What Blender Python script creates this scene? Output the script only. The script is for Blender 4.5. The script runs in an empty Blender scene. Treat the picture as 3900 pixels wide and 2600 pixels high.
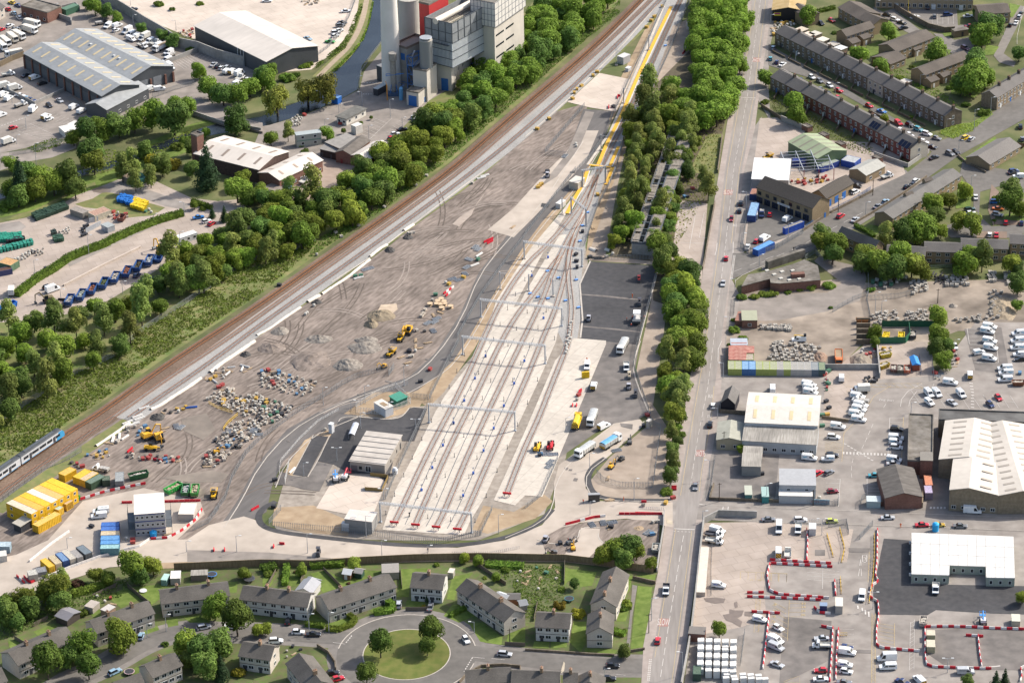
rg=range
def XY(s,n=2):
 q=[float(x) if '.' in x else int(x) for x in s.split()]
 return [tuple(q[i:i+n]) for i in rg(0,len(q),n)]
import random
class RDM(random.Random):un=random.Random.uniform
import bpy,bmesh,random
from math import*
import numpy as np
from mathutils import Vector as V3,Matrix,noise
random.seed(7)
sc=bpy.context.scene
COL=sc.collection
R=radians
def sv(n,k,v):n.inputs[k].default_value=v
CAM_H,PITCH,ROLL,FPX=515.0,R(27.2),R(1.2),12000.0
_f=V3((0,cos(PITCH),-sin(PITCH)))
_r0=V3((1,0,0));_u0=V3((0,sin(PITCH),cos(PITCH)))
_r=_r0*cos(ROLL)-_u0*sin(ROLL)
_u=_r0*sin(ROLL)+_u0*cos(ROLL)
cd=bpy.data.cameras.new("camera");cam=bpy.data.objects.new("camera",cd);COL.objects.link(cam)
cd.sensor_width=36;cd.lens=36*FPX/3900;cd.clip_start=1;cd.clip_end=20000
M4=Matrix.Identity(4)
for i in rg(3):
 M4[i][0]=_r[i];M4[i][1]=_u[i];M4[i][2]=-_f[i]
M4[2][3]=CAM_H
cam.matrix_world=M4
sc.camera=cam
SUN_EL=R(41);SUN_V=V3((0.9,0.43,0)).normalized()
w=bpy.data.worlds.new("World");sc.world=w;w.use_nodes=True
nt=w.node_tree;nt.nodes.clear()
bg=nt.nodes.new("ShaderNodeBackground");sky=nt.nodes.new("ShaderNodeTexSky");wo=nt.nodes.new("ShaderNodeOutputWorld")
sky.sky_type='NISHITA';sky.sun_disc=False;sky.sun_elevation=SUN_EL
sky.sun_rotation=atan2(SUN_V.x,SUN_V.y);sky.altitude=100;sky.dust_density=3.0;sky.air_density=1.0;sky.ozone_density=1.0
sv(bg,1,0.15)
nt.links.new(sky.outputs[0],bg.inputs[0]);nt.links.new(bg.outputs[0],wo.inputs[0])
sd=bpy.data.lights.new("sun",'SUN');sd.energy=4.0;sd.angle=R(0.5);sd.color=(1.0,0.95,0.87)
so=bpy.data.objects.new("sun",sd);COL.objects.link(so)
so.rotation_euler=V3((SUN_V.x*cos(SUN_EL),SUN_V.y*cos(SUN_EL),sin(SUN_EL))).to_track_quat('Z','Y').to_euler()
so.location=(300,1200,500)
sc.view_settings.view_transform='Standard';sc.view_settings.look='None'
sc.view_settings.exposure=0.56;sc.view_settings.gamma=1
sc.render.engine='CYCLES';sc.cycles.max_bounces=4;sc.cycles.diffuse_bounces=2;sc.cycles.glossy_bounces=2
sc.cycles.transmission_bounces=2;sc.cycles.transparent_max_bounces=4;sc.cycles.use_denoising=True
TX=dict(A=0,B=1000,C=2000,D=2900);TY={'1':0,'2':650,'3':1300,'4':1940}
def nat(t,u,v):
 if t=='F':return u*1.658163,v*1.658163
 return TX[t[0]]+u/2.352,TY[t[1]]+v/2.352
def P(t,u,v,z=0.0):
 x,y=nat(t,u,v)
 d=_f*FPX+_r*(x-1950)-_u*(y-1300)
 k=(z-CAM_H)/d.z
 return V3((d.x*k,d.y*k,z))
def toF(p):
 q=V3(p)-V3((0,0,CAM_H));z=q.dot(_f)
 return((1950+FPX*q.dot(_r)/z)/1.658163,(1300-FPX*q.dot(_u)/z)/1.658163)
def ppm(p):
 q=V3(p)-V3((0,0,CAM_H));return FPX/q.dot(_f)/1.658163
def IA(t,u,v,a):
 p=P(t,u,v);q=P(t,u+12*cos(R(a)),v-12*sin(R(a)))
 return atan2(q.y-p.y,q.x-p.x)
MATS={}
def mat(name,c,rough=.85,var=.12,sc1=.6,c2=None,sc2=.05,var2=.1,metal=0.,coat=0.,spec=.3,sx_=None,det=3.,bump=0.,hue=0.,slab=None):
 if name in MATS:return MATS[name]
 m=bpy.data.materials.new(name);m.use_nodes=True;n=m.node_tree;lk=n.links.new;nn=n.nodes.new;b=n.nodes["Principled BSDF"]
 sv(b,"Roughness",rough);sv(b,"Metallic",metal)
 sv(b,"Specular IOR Level",spec);sv(b,"Coat Weight",coat)
 tc=nn("ShaderNodeTexCoord");src=tc.outputs["Object"]
 if sx_:
  mp=nn("ShaderNodeMapping");sv(mp,"Scale",sx_[:3])
  if len(sx_)>3:mp.vector_type='TEXTURE';sv(mp,"Scale",[1/x for x in sx_[:3]]);sv(mp,"Rotation",(0,0,sx_[3]))
  lk(src,mp.inputs[0]);src=mp.outputs[0]
 no=nn("ShaderNodeTexNoise");sv(no,"Scale",sc1);sv(no,"Detail",det)
 lk(src,no.inputs["Vector"])
 cr=nn("ShaderNodeValToRGB");d=tuple(c2)if c2 else tuple(x*(1+var)for x in c)
 lo=tuple(c)if c2 else tuple(x*(1-var)for x in c)
 cr.color_ramp.elements[0].position=.32;cr.color_ramp.elements[1].position=.68
 cr.color_ramp.elements[0].color=(*lo,1);cr.color_ramp.elements[1].color=(*d,1)
 lk(no.outputs[0],cr.inputs[0]);out=cr.outputs[0]
 if var2:
  n2=nn("ShaderNodeTexNoise");sv(n2,"Scale",sc2);sv(n2,"Detail",4)
  lk(tc.outputs["Object"],n2.inputs["Vector"])
  mr=nn("ShaderNodeMapRange");sv(mr,1,.3);sv(mr,2,.7)
  sv(mr,3,1-var2);sv(mr,4,1+var2)
  lk(n2.outputs[0],mr.inputs[0])
  mx=nn("ShaderNodeMix");mx.data_type='RGBA';mx.blend_type='MULTIPLY';sv(mx,0,1)
  lk(out,mx.inputs[6]);lk(mr.outputs[0],mx.inputs[7]);out=mx.outputs[2]
 if slab:
  ms=nn("ShaderNodeMapping");ms.vector_type='TEXTURE';sv(ms,"Rotation",(0,0,slab[1]));lk(tc.outputs["Object"],ms.inputs[0])
  bk=nn("ShaderNodeTexBrick");bk.offset=.5;sv(bk,"Scale",1);sv(bk,"Brick Width",slab[0]);sv(bk,"Row Height",slab[0]*.8);sv(bk,"Mortar Size",.09)
  for k,c_ in(("Color1",1.),("Color2",slab[2]),("Mortar",.74)):sv(bk,k,(c_,c_,c_,1))
  lk(ms.outputs[0],bk.inputs[0]);mx=nn("ShaderNodeMix");mx.data_type='RGBA';mx.blend_type='MULTIPLY';sv(mx,0,1)
  lk(out,mx.inputs[6]);lk(bk.outputs[0],mx.inputs[7]);out=mx.outputs[2]
 if hue:
  oi=nn("ShaderNodeObjectInfo");hs=nn("ShaderNodeHueSaturation")
  m1=nn("ShaderNodeMapRange");sv(m1,3,.5-hue*.25);sv(m1,4,.5+hue*.2)
  m2=nn("ShaderNodeMapRange");sv(m2,3,1-hue*3);sv(m2,4,1+hue*4.5)
  lk(oi.outputs["Random"],m1.inputs[0]);lk(oi.outputs["Random"],m2.inputs[0])
  mm=nn("ShaderNodeMath");mm.operation='FRACT';mu=nn("ShaderNodeMath");mu.operation='MULTIPLY';sv(mu,1,7.31)
  lk(oi.outputs["Random"],mu.inputs[0]);lk(mu.outputs[0],mm.inputs[0]);lk(mm.outputs[0],m2.inputs[0])
  lk(m1.outputs[0],hs.inputs["Hue"]);lk(m2.outputs[0],hs.inputs["Value"]);lk(out,hs.inputs["Color"]);out=hs.outputs[0]
 lk(out,b.inputs["Base Color"])
 if bump:
  bp=nn("ShaderNodeBump");sv(bp,"Distance",bump);sv(bp,"Strength",.8)
  lk(no.outputs[0],bp.inputs["Height"]);lk(bp.outputs[0],b.inputs["Normal"])
 MATS[name]=m;return m
def SP(name,c1,c2,scale,rot=0.,axis='X',rough=.6,duty=.5):
 if name in MATS:return MATS[name]
 m=bpy.data.materials.new(name);m.use_nodes=True;n=m.node_tree;lk=n.links.new;nn=n.nodes.new;b=n.nodes["Principled BSDF"];sv(b,"Roughness",rough)
 tc=nn("ShaderNodeTexCoord");mp=nn("ShaderNodeMapping");sv(mp,"Rotation",rot if rot else(0,0,0))
 wv=nn("ShaderNodeTexWave");wv.bands_direction=axis;sv(wv,"Scale",scale)
 cr=nn("ShaderNodeValToRGB");cr.color_ramp.interpolation='CONSTANT'
 cr.color_ramp.elements[0].color=(*c1,1);cr.color_ramp.elements[1].color=(*c2,1);cr.color_ramp.elements[1].position=duty
 lk(tc.outputs["Object"],mp.inputs[0]);lk(mp.outputs[0],wv.inputs[0]);lk(wv.outputs[0],cr.inputs[0]);lk(cr.outputs[0],b.inputs["Base Color"])
 MATS[name]=m;return m
def leafmat(name,c,hue=.1):
 if name in MATS:return MATS[name]
 m=mat(name,tuple(x*.62 for x in c),.7,0,.9,tuple(x*1.4 for x in c),.35,.22,spec=.15,hue=hue,det=2)
 n=m.node_tree;lk=n.links.new;nn=n.nodes.new;b=n.nodes["Principled BSDF"];o=n.nodes["Material Output"]
 tr=nn("ShaderNodeBsdfTranslucent");mx=nn("ShaderNodeMixShader");sv(mx,0,.28)
 l=b.inputs["Base Color"].links[0].from_socket
 lk(l,tr.inputs[0]);lk(b.outputs[0],mx.inputs[1]);lk(tr.outputs[0],mx.inputs[2]);lk(mx.outputs[0],o.inputs[0])
 return m
def ft(c,rough=.6,*b,metal=0,coat=0.,var=.06):
 if b and type(c)==tuple:metal=b[0]
 elif b:c,rough=(c,rough,b[0]),b[1]if len(b)>1 else .6
 k="paint_%d_%d_%d_%d"%(c[0]*255,c[1]*255,c[2]*255,rough*10+coat*100)
 return mat(k,c,rough,var,1.5,var2=.05,sc2=.4,metal=metal,coat=coat,spec=.4)
WHITE=(.74,.74,.72);CREAM=(.62,.58,.50)
mY=mat("window_glass",(.02,.025,.03),.08,.3,.8,var2=0,spec=.6)
m_tyre=mat("tyre_rubber",(.018,.018,.018),.9,.1)
mK=mat("black_plastic",(.025,.025,.028),.6,.15)
mS=mat("galvanised_steel",(.42,.44,.46),.45,.1,2,metal=.35)
mD=mat("dark_steel",(.10,.11,.12),.5,.15,2,metal=.2)
mV=mat("white_window_frame",(.7,.7,.68),.5,.05)
m_rust=mat("rusty_rail_steel",(.20,.085,.045),.8,.3,1.5,c2=(.30,.14,.08))
mC=mat("pale_concrete",(.49,.435,.365),.9,.08,.5,var2=.12,sc2=.05,det=6,slab=(6,R(62),.94))
mW=mat("grey_concrete",(.30,.285,.26),.9,.12,.7,var2=.15,sc2=.12)
TOP=[]
class MB:
 def __init__(s):s.v=[];s.f=[]
 def add(s,vs,fs):
  o=len(s.v);s.v+=[tuple(x)for x in vs];s.f+=[tuple(i+o for i in f)for f in fs];return s
 def box(s,x0,x1,y0,y1,z0,z1,M=None):
  vs=[V3(p)for p in((x0,y0,z0),(x1,y0,z0),(x1,y1,z0),(x0,y1,z0),(x0,y0,z1),(x1,y0,z1),(x1,y1,z1),(x0,y1,z1))]
  if M:vs=[M@p for p in vs]
  return s.add(vs,XY("0 3 2 1 4 5 6 7 0 1 5 4 1 2 6 5 2 3 7 6 3 0 4 7",4))
 def cbox(s,c,d,a=0.):
  M=Matrix.Translation(V3(c))@Matrix.Rotation(a,4,'Z')
  return s.box(-d[0]/2,d[0]/2,-d[1]/2,d[1]/2,0,d[2],M)
 def frus(s,x0,x1,y0,y1,z0,X0,X1,Y0,Y1,z1):
  return s.add([(x0,y0,z0),(x1,y0,z0),(x1,y1,z0),(x0,y1,z0),(X0,Y0,z1),(X1,Y0,z1),(X1,Y1,z1),(X0,Y1,z1)],XY("0 3 2 1 4 5 6 7 0 1 5 4 1 2 6 5 2 3 7 6 3 0 4 7",4))
 def prism(s,poly,z0,z1):
  n=len(poly);vs=[(p[0],p[1],z0)for p in poly]+[(p[0],p[1],z1)for p in poly]
  a=sum(poly[i][0]*poly[(i+1)%n][1]-poly[(i+1)%n][0]*poly[i][1]for i in rg(n))
  fs=[tuple(rg(n))[::-1],tuple(rg(n,2*n))]+[(i,(i+1)%n,(i+1)%n+n,i+n)for i in rg(n)]
  if a<0:fs=[f[::-1]for f in fs]
  return s.add(vs,fs)
 def xz(s,prof,y0,y1,taper=0.):
  zs=[p[1]for p in prof];lo,hi=min(zs),max(zs);n=len(prof);vs=[]
  for y,sg in((y0,1),(y1,-1)):
   for x,z in prof:vs.append((x,y+sg*taper*(z-lo)/max(hi-lo,.01),z))
  fs=[tuple(rg(n)),tuple(rg(2*n-1,n-1,-1))]+[(i,i+n,(i+1)%n+n,(i+1)%n)for i in rg(n)]
  return s.add(vs,fs)
 def tb(s,p,q,r,r2=None,n=8):
  p,q=V3(p),V3(q);d=(q-p).normalized();r2=r if r2 is None else r2
  a=d.orthogonal().normalized();b=d.cross(a);vs=[]
  for c,rr in((p,r),(q,r2)):
   for i in rg(n):vs.append(c+(a*cos(2*pi*i/n)+b*sin(2*pi*i/n))*rr)
  return s.add(vs,[tuple(rg(n))[::-1],tuple(rg(n,2*n))]+[(i,(i+1)%n,(i+1)%n+n,i+n)for i in rg(n)])
 def lathe(s,prof,n=24,c=(0,0)):
  vs=[];m=len(prof)
  for r,z in prof:
   for i in rg(n):vs.append((c[0]+r*cos(2*pi*i/n),c[1]+r*sin(2*pi*i/n),z))
  fs=[(k*n+i,k*n+(i+1)%n,(k+1)*n+(i+1)%n,(k+1)*n+i)for k in rg(m-1)for i in rg(n)]
  return s.add(vs,fs+[tuple(rg(n))[::-1],tuple(rg((m-1)*n,m*n))])
 def mesh(s,name,m):
  me=bpy.data.meshes.new(name);me.from_pydata(s.v,[],s.f)
  for x in(m if isinstance(m,list)else[m]):me.materials.append(x)
  me.update();return me
 def bd(s,name,m,parent=None):
  return link(name,s.mesh(name,m),parent)
def link(name,me,parent=None):
 o=bpy.data.objects.new(name,me);COL.objects.link(o)
 if parent:o.parent=parent
 return o
def reg(o,label,cat,group=None,sh_=False):
 o["category"]=cat;o["label"]=label
 if group:o["group"]=group
 TOP.append([o,label,cat,group,sh_]);return o
def TH(name,label,cat,loc=(0,0,0),rz=0.,group=None,sh_=False):
 o=bpy.data.objects.new(name,None);COL.objects.link(o);o.empty_display_size=.5
 o.location=loc;o.rotation_euler=(0,0,rz)
 return reg(o,label,cat,group,sh_)
def dup(root,loc,rz,label=None,cat=None,group=None,sh_=False,s=None):
 def cp(o,par):
  c=o.copy();COL.objects.link(c);c.parent=par
  for ch in list(o.children):cp(ch,c)
  return c
 r=cp(root,None);r.location=loc;r.rotation_euler=(0,0,rz)
 if s:r.scale=s if hasattr(s,'__len__')else(s,s,s)
 for k in("label","category","group"):
  if k in r:del r[k]
 return reg(r,label,cat,group,sh_)
def proto(fn,*a):
 st={}
 def PL(key,bd,loc,rz,label,cat,group=None,sh_=False,s=None):
  if key not in st:
   r=bd();st[key]=r;r.location=loc;r.rotation_euler=(0,0,rz)
   if s:r.scale=s if hasattr(s,'__len__')else(s,s,s)
   return reg(r,label,cat,group,sh_)
  return dup(st[key],loc,rz,label,cat,group,sh_,s or(1,1,1))
 return PL
PL=proto(None)
def raw(name):
 o=bpy.data.objects.new(name,None);COL.objects.link(o);o.empty_display_size=.5;return o
def ST(name,mb,m,kind='structure'):
 o=mb.bd(name,m);o["kind"]=kind;return o
def to_mesh(o):
 bpy.context.view_layer.update();me=bpy.data.meshes.new_from_object(o.evaluated_get(bpy.context.evaluated_depsgraph_get()))
 n=bpy.data.objects.new(o.name,me);COL.objects.link(n);n.parent=o.parent;n.location=o.location;n.rotation_euler=o.rotation_euler;n.scale=o.scale
 nm=o.name;bpy.data.objects.remove(o);n.name=nm.split(".")[0];return n
LAND=[]
def near(p):
 x,y=toF(p);return min(LAND,key=lambda l:(l[1]-x)**2+1.6*(l[2]-y)**2)[0]
def ordn(i):
 w_=["first","second","third","fourth","fifth","sixth","seventh","eighth","ninth","tenth"]
 if i<10:return w_[i]
 k=i+1;return "%d%s"%(k,"th" if 10<k%100<14 else{1:"st",2:"nd",3:"rd"}.get(k%10,"th"))
def finish_labels():
 bpy.context.view_layer.update();by={}
 for t in TOP:
  if not t[4]:by.setdefault(t[1],[]).append(t)
 for lab,ts in by.items():
  if len(ts)<2:continue
  pts=[toF(t[0].matrix_world.translation)for t in ts]
  dx=max(p[0]for p in pts)-min(p[0]for p in pts);dy=max(p[1]for p in pts)-min(p[1]for p in pts)
  ax=0 if dx>=dy else 1;side="left" if ax==0 else "top";n=len(ts)
  for i,k in enumerate(sorted(rg(n),key=lambda k:(pts[k][ax],pts[k][1-ax]))):
   s={0:"%smost"%side if side=="left" else "topmost",n-1:"rightmost" if ax==0 else "bottommost"}.get(i,"%s from %s"%(ordn(i),side))
   ts[k][0]["label"]=(lab+", "+s)if len((lab+", "+s).split())<=16 else(" ".join(lab.split()[:16-len(s.split())])+", "+s)
def SO(pts,it=2):
 for _ in rg(it):
  q=[pts[0]]
  for a,b in zip(pts,pts[1:]):q+=[a*.75+b*.25,a*.25+b*.75]
  pts=q+[pts[-1]]
 return pts
def RS(pts,step):
 out=[pts[0].copy()];acc=0.
 for a,b in zip(pts,pts[1:]):
  L=(b-a).length
  if L<1e-6:continue
  d=step-acc
  while d<=L:out.append(a+(b-a)*(d/L));d+=step
  acc=(acc+L)%step
 return out
def TG(pts,i):
 a=pts[max(i-1,0)];b=pts[min(i+1,len(pts)-1)];d=(b-a);d.z=0;return d.normalized()
def pp(s):return XY(s)if type(s)==str else s
def line(t,pts,z=0.,sm=0):
 pts=pp(pts)
 q=[P(t,*p,z)if len(p)==2 else P(*p,z)for p in pts];return SO(q,sm)if sm else q
def RM(pts,w,z,off=0.,mb=None):
 mb=mb or MB();vs=[]
 for i,p in enumerate(pts):
  d=TG(pts,i);n=V3((-d.y,d.x,0));c=p+n*off
  vs+=[(c+n*w/2).xyz,(c-n*w/2).xyz]
 vs=[(v[0],v[1],z)for v in vs]
 return mb.add(vs,[(2*i+1,2*i+3,2*i+2,2*i)for i in rg(len(pts)-1)])
NZ=[0]
def SH(name,m,z,t,*polys):
 mb=MB()
 for pts in polys:
  first=pts is polys[0];pts=pp(pts)
  NZ[0]+=1;z+=.00013 if not first else .00013*NZ[0]
  q=[P(t,*p,z)for p in pts];a=sum(q[i].x*q[(i+1)%len(q)].y-q[(i+1)%len(q)].x*q[i].y for i in rg(len(q)))
  if a<0:q=q[::-1]
  mb.add(q,[tuple(rg(len(q)))])
 return ST(name,mb,m)
def inpoly(x,y,poly):
 c=False;n=len(poly)
 for i in rg(n):
  x1,y1=poly[i];x2,y2=poly[(i+1)%n]
  if(y1>y)!=(y2>y)and x<(x2-x1)*(y-y1)/(y2-y1)+x1:c=not c
 return c
def w3(t,poly,spacing,rnd,maxn=9999,zc=0.):
 poly=pp(poly)
 q=[P(t,*p,zc)for p in poly];pl=[(p.x,p.y)for p in q]
 x0,x1=min(p[0]for p in pl),max(p[0]for p in pl);y0,y1=min(p[1]for p in pl),max(p[1]for p in pl)
 out=[];n=int((x1-x0)*(y1-y0)/spacing**2*12)
 for _ in rg(min(n,60000)):
  x,y=rnd.un(x0,x1),rnd.un(y0,y1)
  if inpoly(x,y,pl)and all((x-a)**2+(y-b)**2>spacing**2 for a,b in out):out.append((x,y))
  if len(out)>=maxn:break
 return out
# ========== GROUND
m_ground=mat("rough_verge",(.075,.095,.03),.95,.2,.12,c2=(.14,.135,.06),sc2=.02,var2=.25)
y3=mat("lawn_grass",(.085,.13,.02),.95,.2,.5,c2=(.14,.185,.04),sc2=.06,var2=.2)
y4=mat("dry_grass",(.12,.145,.045),.95,.2,.35,c2=(.19,.175,.07),sc2=.05,var2=.2)
z4=mat("worn_asphalt",(.215,.188,.165),.92,.08,.25,c2=(.28,.25,.22),sc2=.09,var2=.18,det=7)
z5=mat("dark_street_asphalt",(.12,.11,.098),.92,.08,.4,c2=(.15,.137,.122),sc2=.06,var2=.14)  # dark street asphalt; cloud and vignette dimming is put into its colour
z6=mat("grey_yard_asphalt",(.20,.175,.15),.92,.1,.25,c2=(.26,.225,.195),sc2=.09,var2=.2,det=7)
y6=mat("fresh_asphalt",(.047,.046,.048),.85,.1,.5,c2=(.066,.063,.063),sc2=.06,var2=.2)
mM=mat("dusty_asphalt",(.125,.112,.102),.9,.1,.25,c2=(.19,.168,.15),sc2=.05,var2=.2)
z7=mat("pink_concrete_yard",(.335,.275,.225),.9,.07,.2,c2=(.385,.32,.27),sc2=.07,var2=.15,det=7,slab=(5,R(20),.91))
z9=mat("pale_concrete_yard",(.47,.395,.325),.9,.05,.2,c2=(.53,.45,.375),sc2=.06,var2=.12,det=7,slab=(6,R(30),.94))
y2=mat("brown_site_dirt",(.13,.104,.085),.95,.2,.7,c2=(.25,.203,.17),sc2=.07,var2=.3,sx_=(.3,1.2,1,R(58)),det=9,bump=.1)
mZ=mat("tan_bare_soil",(.28,.20,.125),.95,.15,.3,c2=(.36,.27,.175),sc2=.04,var2=.2,det=5)
z8=mat("haul_road_concrete",(.36,.305,.25),.9,.08,.2,c2=(.44,.375,.31),sc2=.03,var2=.15,det=5)
y5=mat("grey_ballast",(.24,.23,.215),.95,.15,1.6,c2=(.34,.325,.30),sc2=.06,var2=.12,det=4)
m_oball=mat("brown_old_ballast",(.115,.078,.055),.95,.2,1.2,c2=(.18,.125,.09),sc2=.05,var2=.25)
m_pink=mat("pinkish_pavement",(.28,.235,.205),.9,.08,.5,c2=(.33,.28,.245),sc2=.08,var2=.12)
m_pave2=mat("grey_pavement",(.155,.14,.125),.9,.08,.5,c2=(.20,.18,.16),sc2=.08,var2=.12)
m_water=mat("dark_canal_water",(.012,.016,.02),.25,.3,.08,var2=.2,spec=.5)
w7=mat("pale_sand",(.42,.33,.22),.95,.1,1,c2=(.50,.40,.28),sc2=.2)
m_road=mat("main_road_asphalt",(.225,.20,.178),.9,.06,.5,c2=(.27,.243,.218),sc2=.03,var2=.12,sx_=(.2,2.2,1,R(86)))
z2=mat("white_road_paint",(.5,.465,.42),.8,.15,2)
z3=mat("yellow_road_paint",(.45,.34,.17),.8,.2,2)
m_garden=mat("rough_garden_grass",(.11,.10,.05),.95,.25,.5,c2=(.085,.125,.03),sc2=.1,var2=.3)
mb=MB();mb.add(XY("-3000 -600 -.01 3000 -600 -.01 3000 5200 -.01 -3000 5200 -.01",3),[(0,1,2,3)])
ST("ground",mb,m_ground)
SH("depot_yard",z6,.02,'F',"-60 -40 235 -40 290 30 440 100 600 165 566 205 500 240 440 215 330 262 180 312 100 332 0 352 -60 360")
SH("warehouse_yard",z9,.03,'F',"222 -40 832 -40 815 60 768 118 715 160 600 170 450 92 290 26")
SH("warehouse_yard",mat("brown_paved_bay",(.26,.19,.15),.9,.08,.5),.045,'A1',"230 600 560 790 820 1000 930 870 900 850 560 660 230 520")
SH("canal_bank",y4,.04,'B1',"870 -40 1000 -40 960 160 935 280 870 410 800 510 690 610 600 690 440 690 640 500 760 360 830 230")
o=ST("towpath",RM(line('B1',"940 -40 905 150 850 300 760 440 640 550 500 690",0,2),2.4,.07),mat("dusty_towpath",(.33,.26,.185),.95,.1,.6))
cu=XY("870 -10 856 0 849 33 841 72 826 103 808 128 783 154 757 172 690 232 600 268 500 284 440 302 350 337 250 372 140 405 0 445 -40 455")
cl=XY("-40 480 0 458 100 425 250 388 350 352 440 321 500 308 620 287 700 262 775 232 821 206 826 176 831 151 859 118 882 85 884 0 888 -10")
SH("water",m_water,.06,'F',cu+cl)
SH("towpath_verge",y3,.05,'F',"0 462 100 430 250 393 350 357 440 326 440 345 350 380 240 425 90 480 0 500","330 330 440 285 500 270 500 282 440 299 340 337")
SH("plant_road",z6,.03,'F',"884 108 905 60 1010 120 1100 160 1110 225 1000 262 960 300 905 335 880 372 820 402 740 440 690 475 600 445 575 400 585 330 600 292 690 268 770 236 826 206 836 165")
SH("brick_shed_yard",mat("brown_brick_yard",(.27,.205,.16),.9,.1,.3,c2=(.34,.265,.21),sc2=.05,var2=.12),.045,'F',"660 385 735 360 880 372 820 410 735 450 690 480 600 445 620 410")
SH("lane",z6,.035,'F',"0 352 60 345 175 318 175 340 120 362 60 372 0 392","430 210 460 205 470 240 510 262 590 280 620 290 600 300 540 292 470 270 430 250")
SH("recycling_yard",z7,.03,'F',"-40 520 60 500 140 470 205 430 250 413 345 410 440 455 500 462 545 458 570 480 520 520 440 565 330 640 250 690 150 722 30 742 -40 748")
SH("recycling_road",z4,.045,'F',"210 430 262 412 320 428 436 470 425 482 380 474 300 445 228 440","0 560 40 538 60 520 45 508 0 515","150 600 300 530 420 480 430 486 300 545 160 612")
SH("recycling_verge",y4,.05,'A2',"670 300 830 250 930 190 1010 200 1250 265 1480 330 1380 400 1150 420 950 350 760 330","40 440 350 330 650 180 850 100 860 130 640 210 350 365 150 440")
SH("site_dirt",y2,.03,'F',"1350 236 1335 330 1240 465 1180 600 1130 700 1075 790 1000 870 930 905 760 985 640 1080 560 1180 470 1260 250 1300 60 1360 -40 1370 -40 1120 90 1080 200 1010 300 930 430 880 560 790 760 660 900 560 1000 470 1150 360 1260 262")
old_up=XY("1500 -30 1475 0 1350 123 1206 242 1120 317 1036 392 885 500 745 596 603 697 459 789 359 856 226 953 164 989 80 1046 0 1100 -60 1142")
old_dn=XY("1522 -30 1497 0 1370 123 1206 264 1140 322 1061 392 911 502 760 608 603 721 508 789 385 869 256 961 164 1022 80 1078 0 1132 -60 1175")
new_c=XY("1545 -30 1517 0 1370 151 1206 299 1091 392 936 507 770 626 603 743 538 792 436 866 333 935 290 965")
yard=XY("1580 -30 1563 0 1524 85 1483 177 1445 256 1409 328 1383 379 1372 402")
L_up,L_dn,L_nw,L_yd=(line('F',q,0,2)for q in(old_up,old_dn,new_c,yard))
mid=[(a+b)/2 for a,b in zip(line('F',old_up),line('F',old_dn))];mid=SO(mid,2)
ST("ballast_bed",RM(mid,10.5,.06),m_oball)
ST("railway_verge",RM(mid,5.5,.05,9.2),y4)
ST("ballast_bed",RM(L_nw,8.6,.08),y5)
ST("ballast_bed",RM(L_nw,2.6,.10,-5.2),mat("cable_route_gravel",(.30,.27,.24),.95,.12,1.5))
SH("ballast_bed",y5,.05,'F',"1590 -40 1535 -40 1500 60 1450 180 1390 330 1360 400 1385 400 1420 340 1500 190 1570 30","1360 390 1395 390 1345 560 1335 640 1335 720 1325 784 1295 790 1250 700 1200 740 1230 640 1290 540")
SH("bare_strip",mZ,.045,'F',"1540 -40 1536 0 1500 70 1440 210 1380 330 1330 430 1290 480 1230 560 1150 690 1090 800 1020 900 985 935 930 905 1010 860 1080 740 1160 600 1240 480 1320 380 1350 330 1440 150 1505 20","1430 260 1470 220 1440 340 1400 470 1380 560 1345 590 1355 520 1390 400","1250 1135 1270 1150 1230 1190 1120 1225 1085 1215 1110 1160 1180 1175")
SH("site_dirt",mat("sandy_track_soil",(.27,.215,.165),.95,.15,.3,c2=(.34,.275,.215),sc2=.04,var2=.2,det=5),.05,'F',"1500 200 1545 60 1590 40 1605 140 1600 260 1560 330 1480 300","1440 330 1420 420 1395 560 1390 590 1430 590 1510 600 1540 640 1520 800 1500 930 1545 1000 1535 1150 1395 1150 1350 1110 1400 1050 1490 975 1462 850 1512 612 1500 608 1352 598 1350 590")
SH("siding_formation",mat("siding_formation_gravel",(.22,.185,.15),.95,.15,.5,c2=(.30,.26,.215),sc2=.06,var2=.2),.042,'F',"640 1222 625 1200 660 1080 780 960 985 930 1110 790 1220 560 1330 470 1350 600 1336 780 1300 1050 1250 1180 1100 1240 900 1240 740 1235")
SH("access_road",mat("access_road_asphalt",(.105,.096,.09),.9,.1,.3,c2=(.135,.123,.114),sc2=.06,var2=.16,sx_=(.3,2,1,R(62))),.07,'F',"1340 250 1405 255 1385 330 1325 420 1245 510 1200 570 1140 665 1080 770 1040 830 1000 865 960 895 870 935 780 970 715 1000 650 1060 625 1115 612 1175 560 1205 500 1215 545 1150 590 1065 660 985 750 935 850 895 940 865 1000 810 1055 725 1100 625 1150 560 1240 440 1300 370")
SH("access_road",z8,.09,'F',"1335 300 1375 300 1345 372 1290 430 1235 490 1180 545 1120 528 1180 478 1250 400 1300 350")
SH("access_road",z6,.10,'F',"1300 355 1345 255 1365 258 1330 340 1280 405 1240 430")
SH("concrete_pad",z9,.11,'C1',"380 915 665 655 945 712 815 1000 585 965")
ap_z=.12
SH("sidings_apron",mC,ap_z,'F',"878 1216 1066 1228 1078 1200 1112 1143 1182 992 1232 886 1277 784 1293 705 1250 690 1180 705 1130 790 1105 800 1022 908 1000 945 945 1055 908 1125","1105 800 1130 790 1180 705 1215 640 1250 575 1310 475 1368 400 1352 405 1296 478 1222 566 1205 590 1140 690","1302 538 1285 540 1206 672 1180 725 1205 725 1250 640")
SH("sidings_apron",mC,ap_z,'F',"1134 1148 1206 989 1275 828 1308 790 1318 776 1392 782 1392 790 1283 1051 1246 1140 1206 1137 1183 1160")
SH("asphalt_car_park",y6,.1,'F',"1353 600 1501 610 1511 613 1468 792 1334 778 1332 654")
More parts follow.
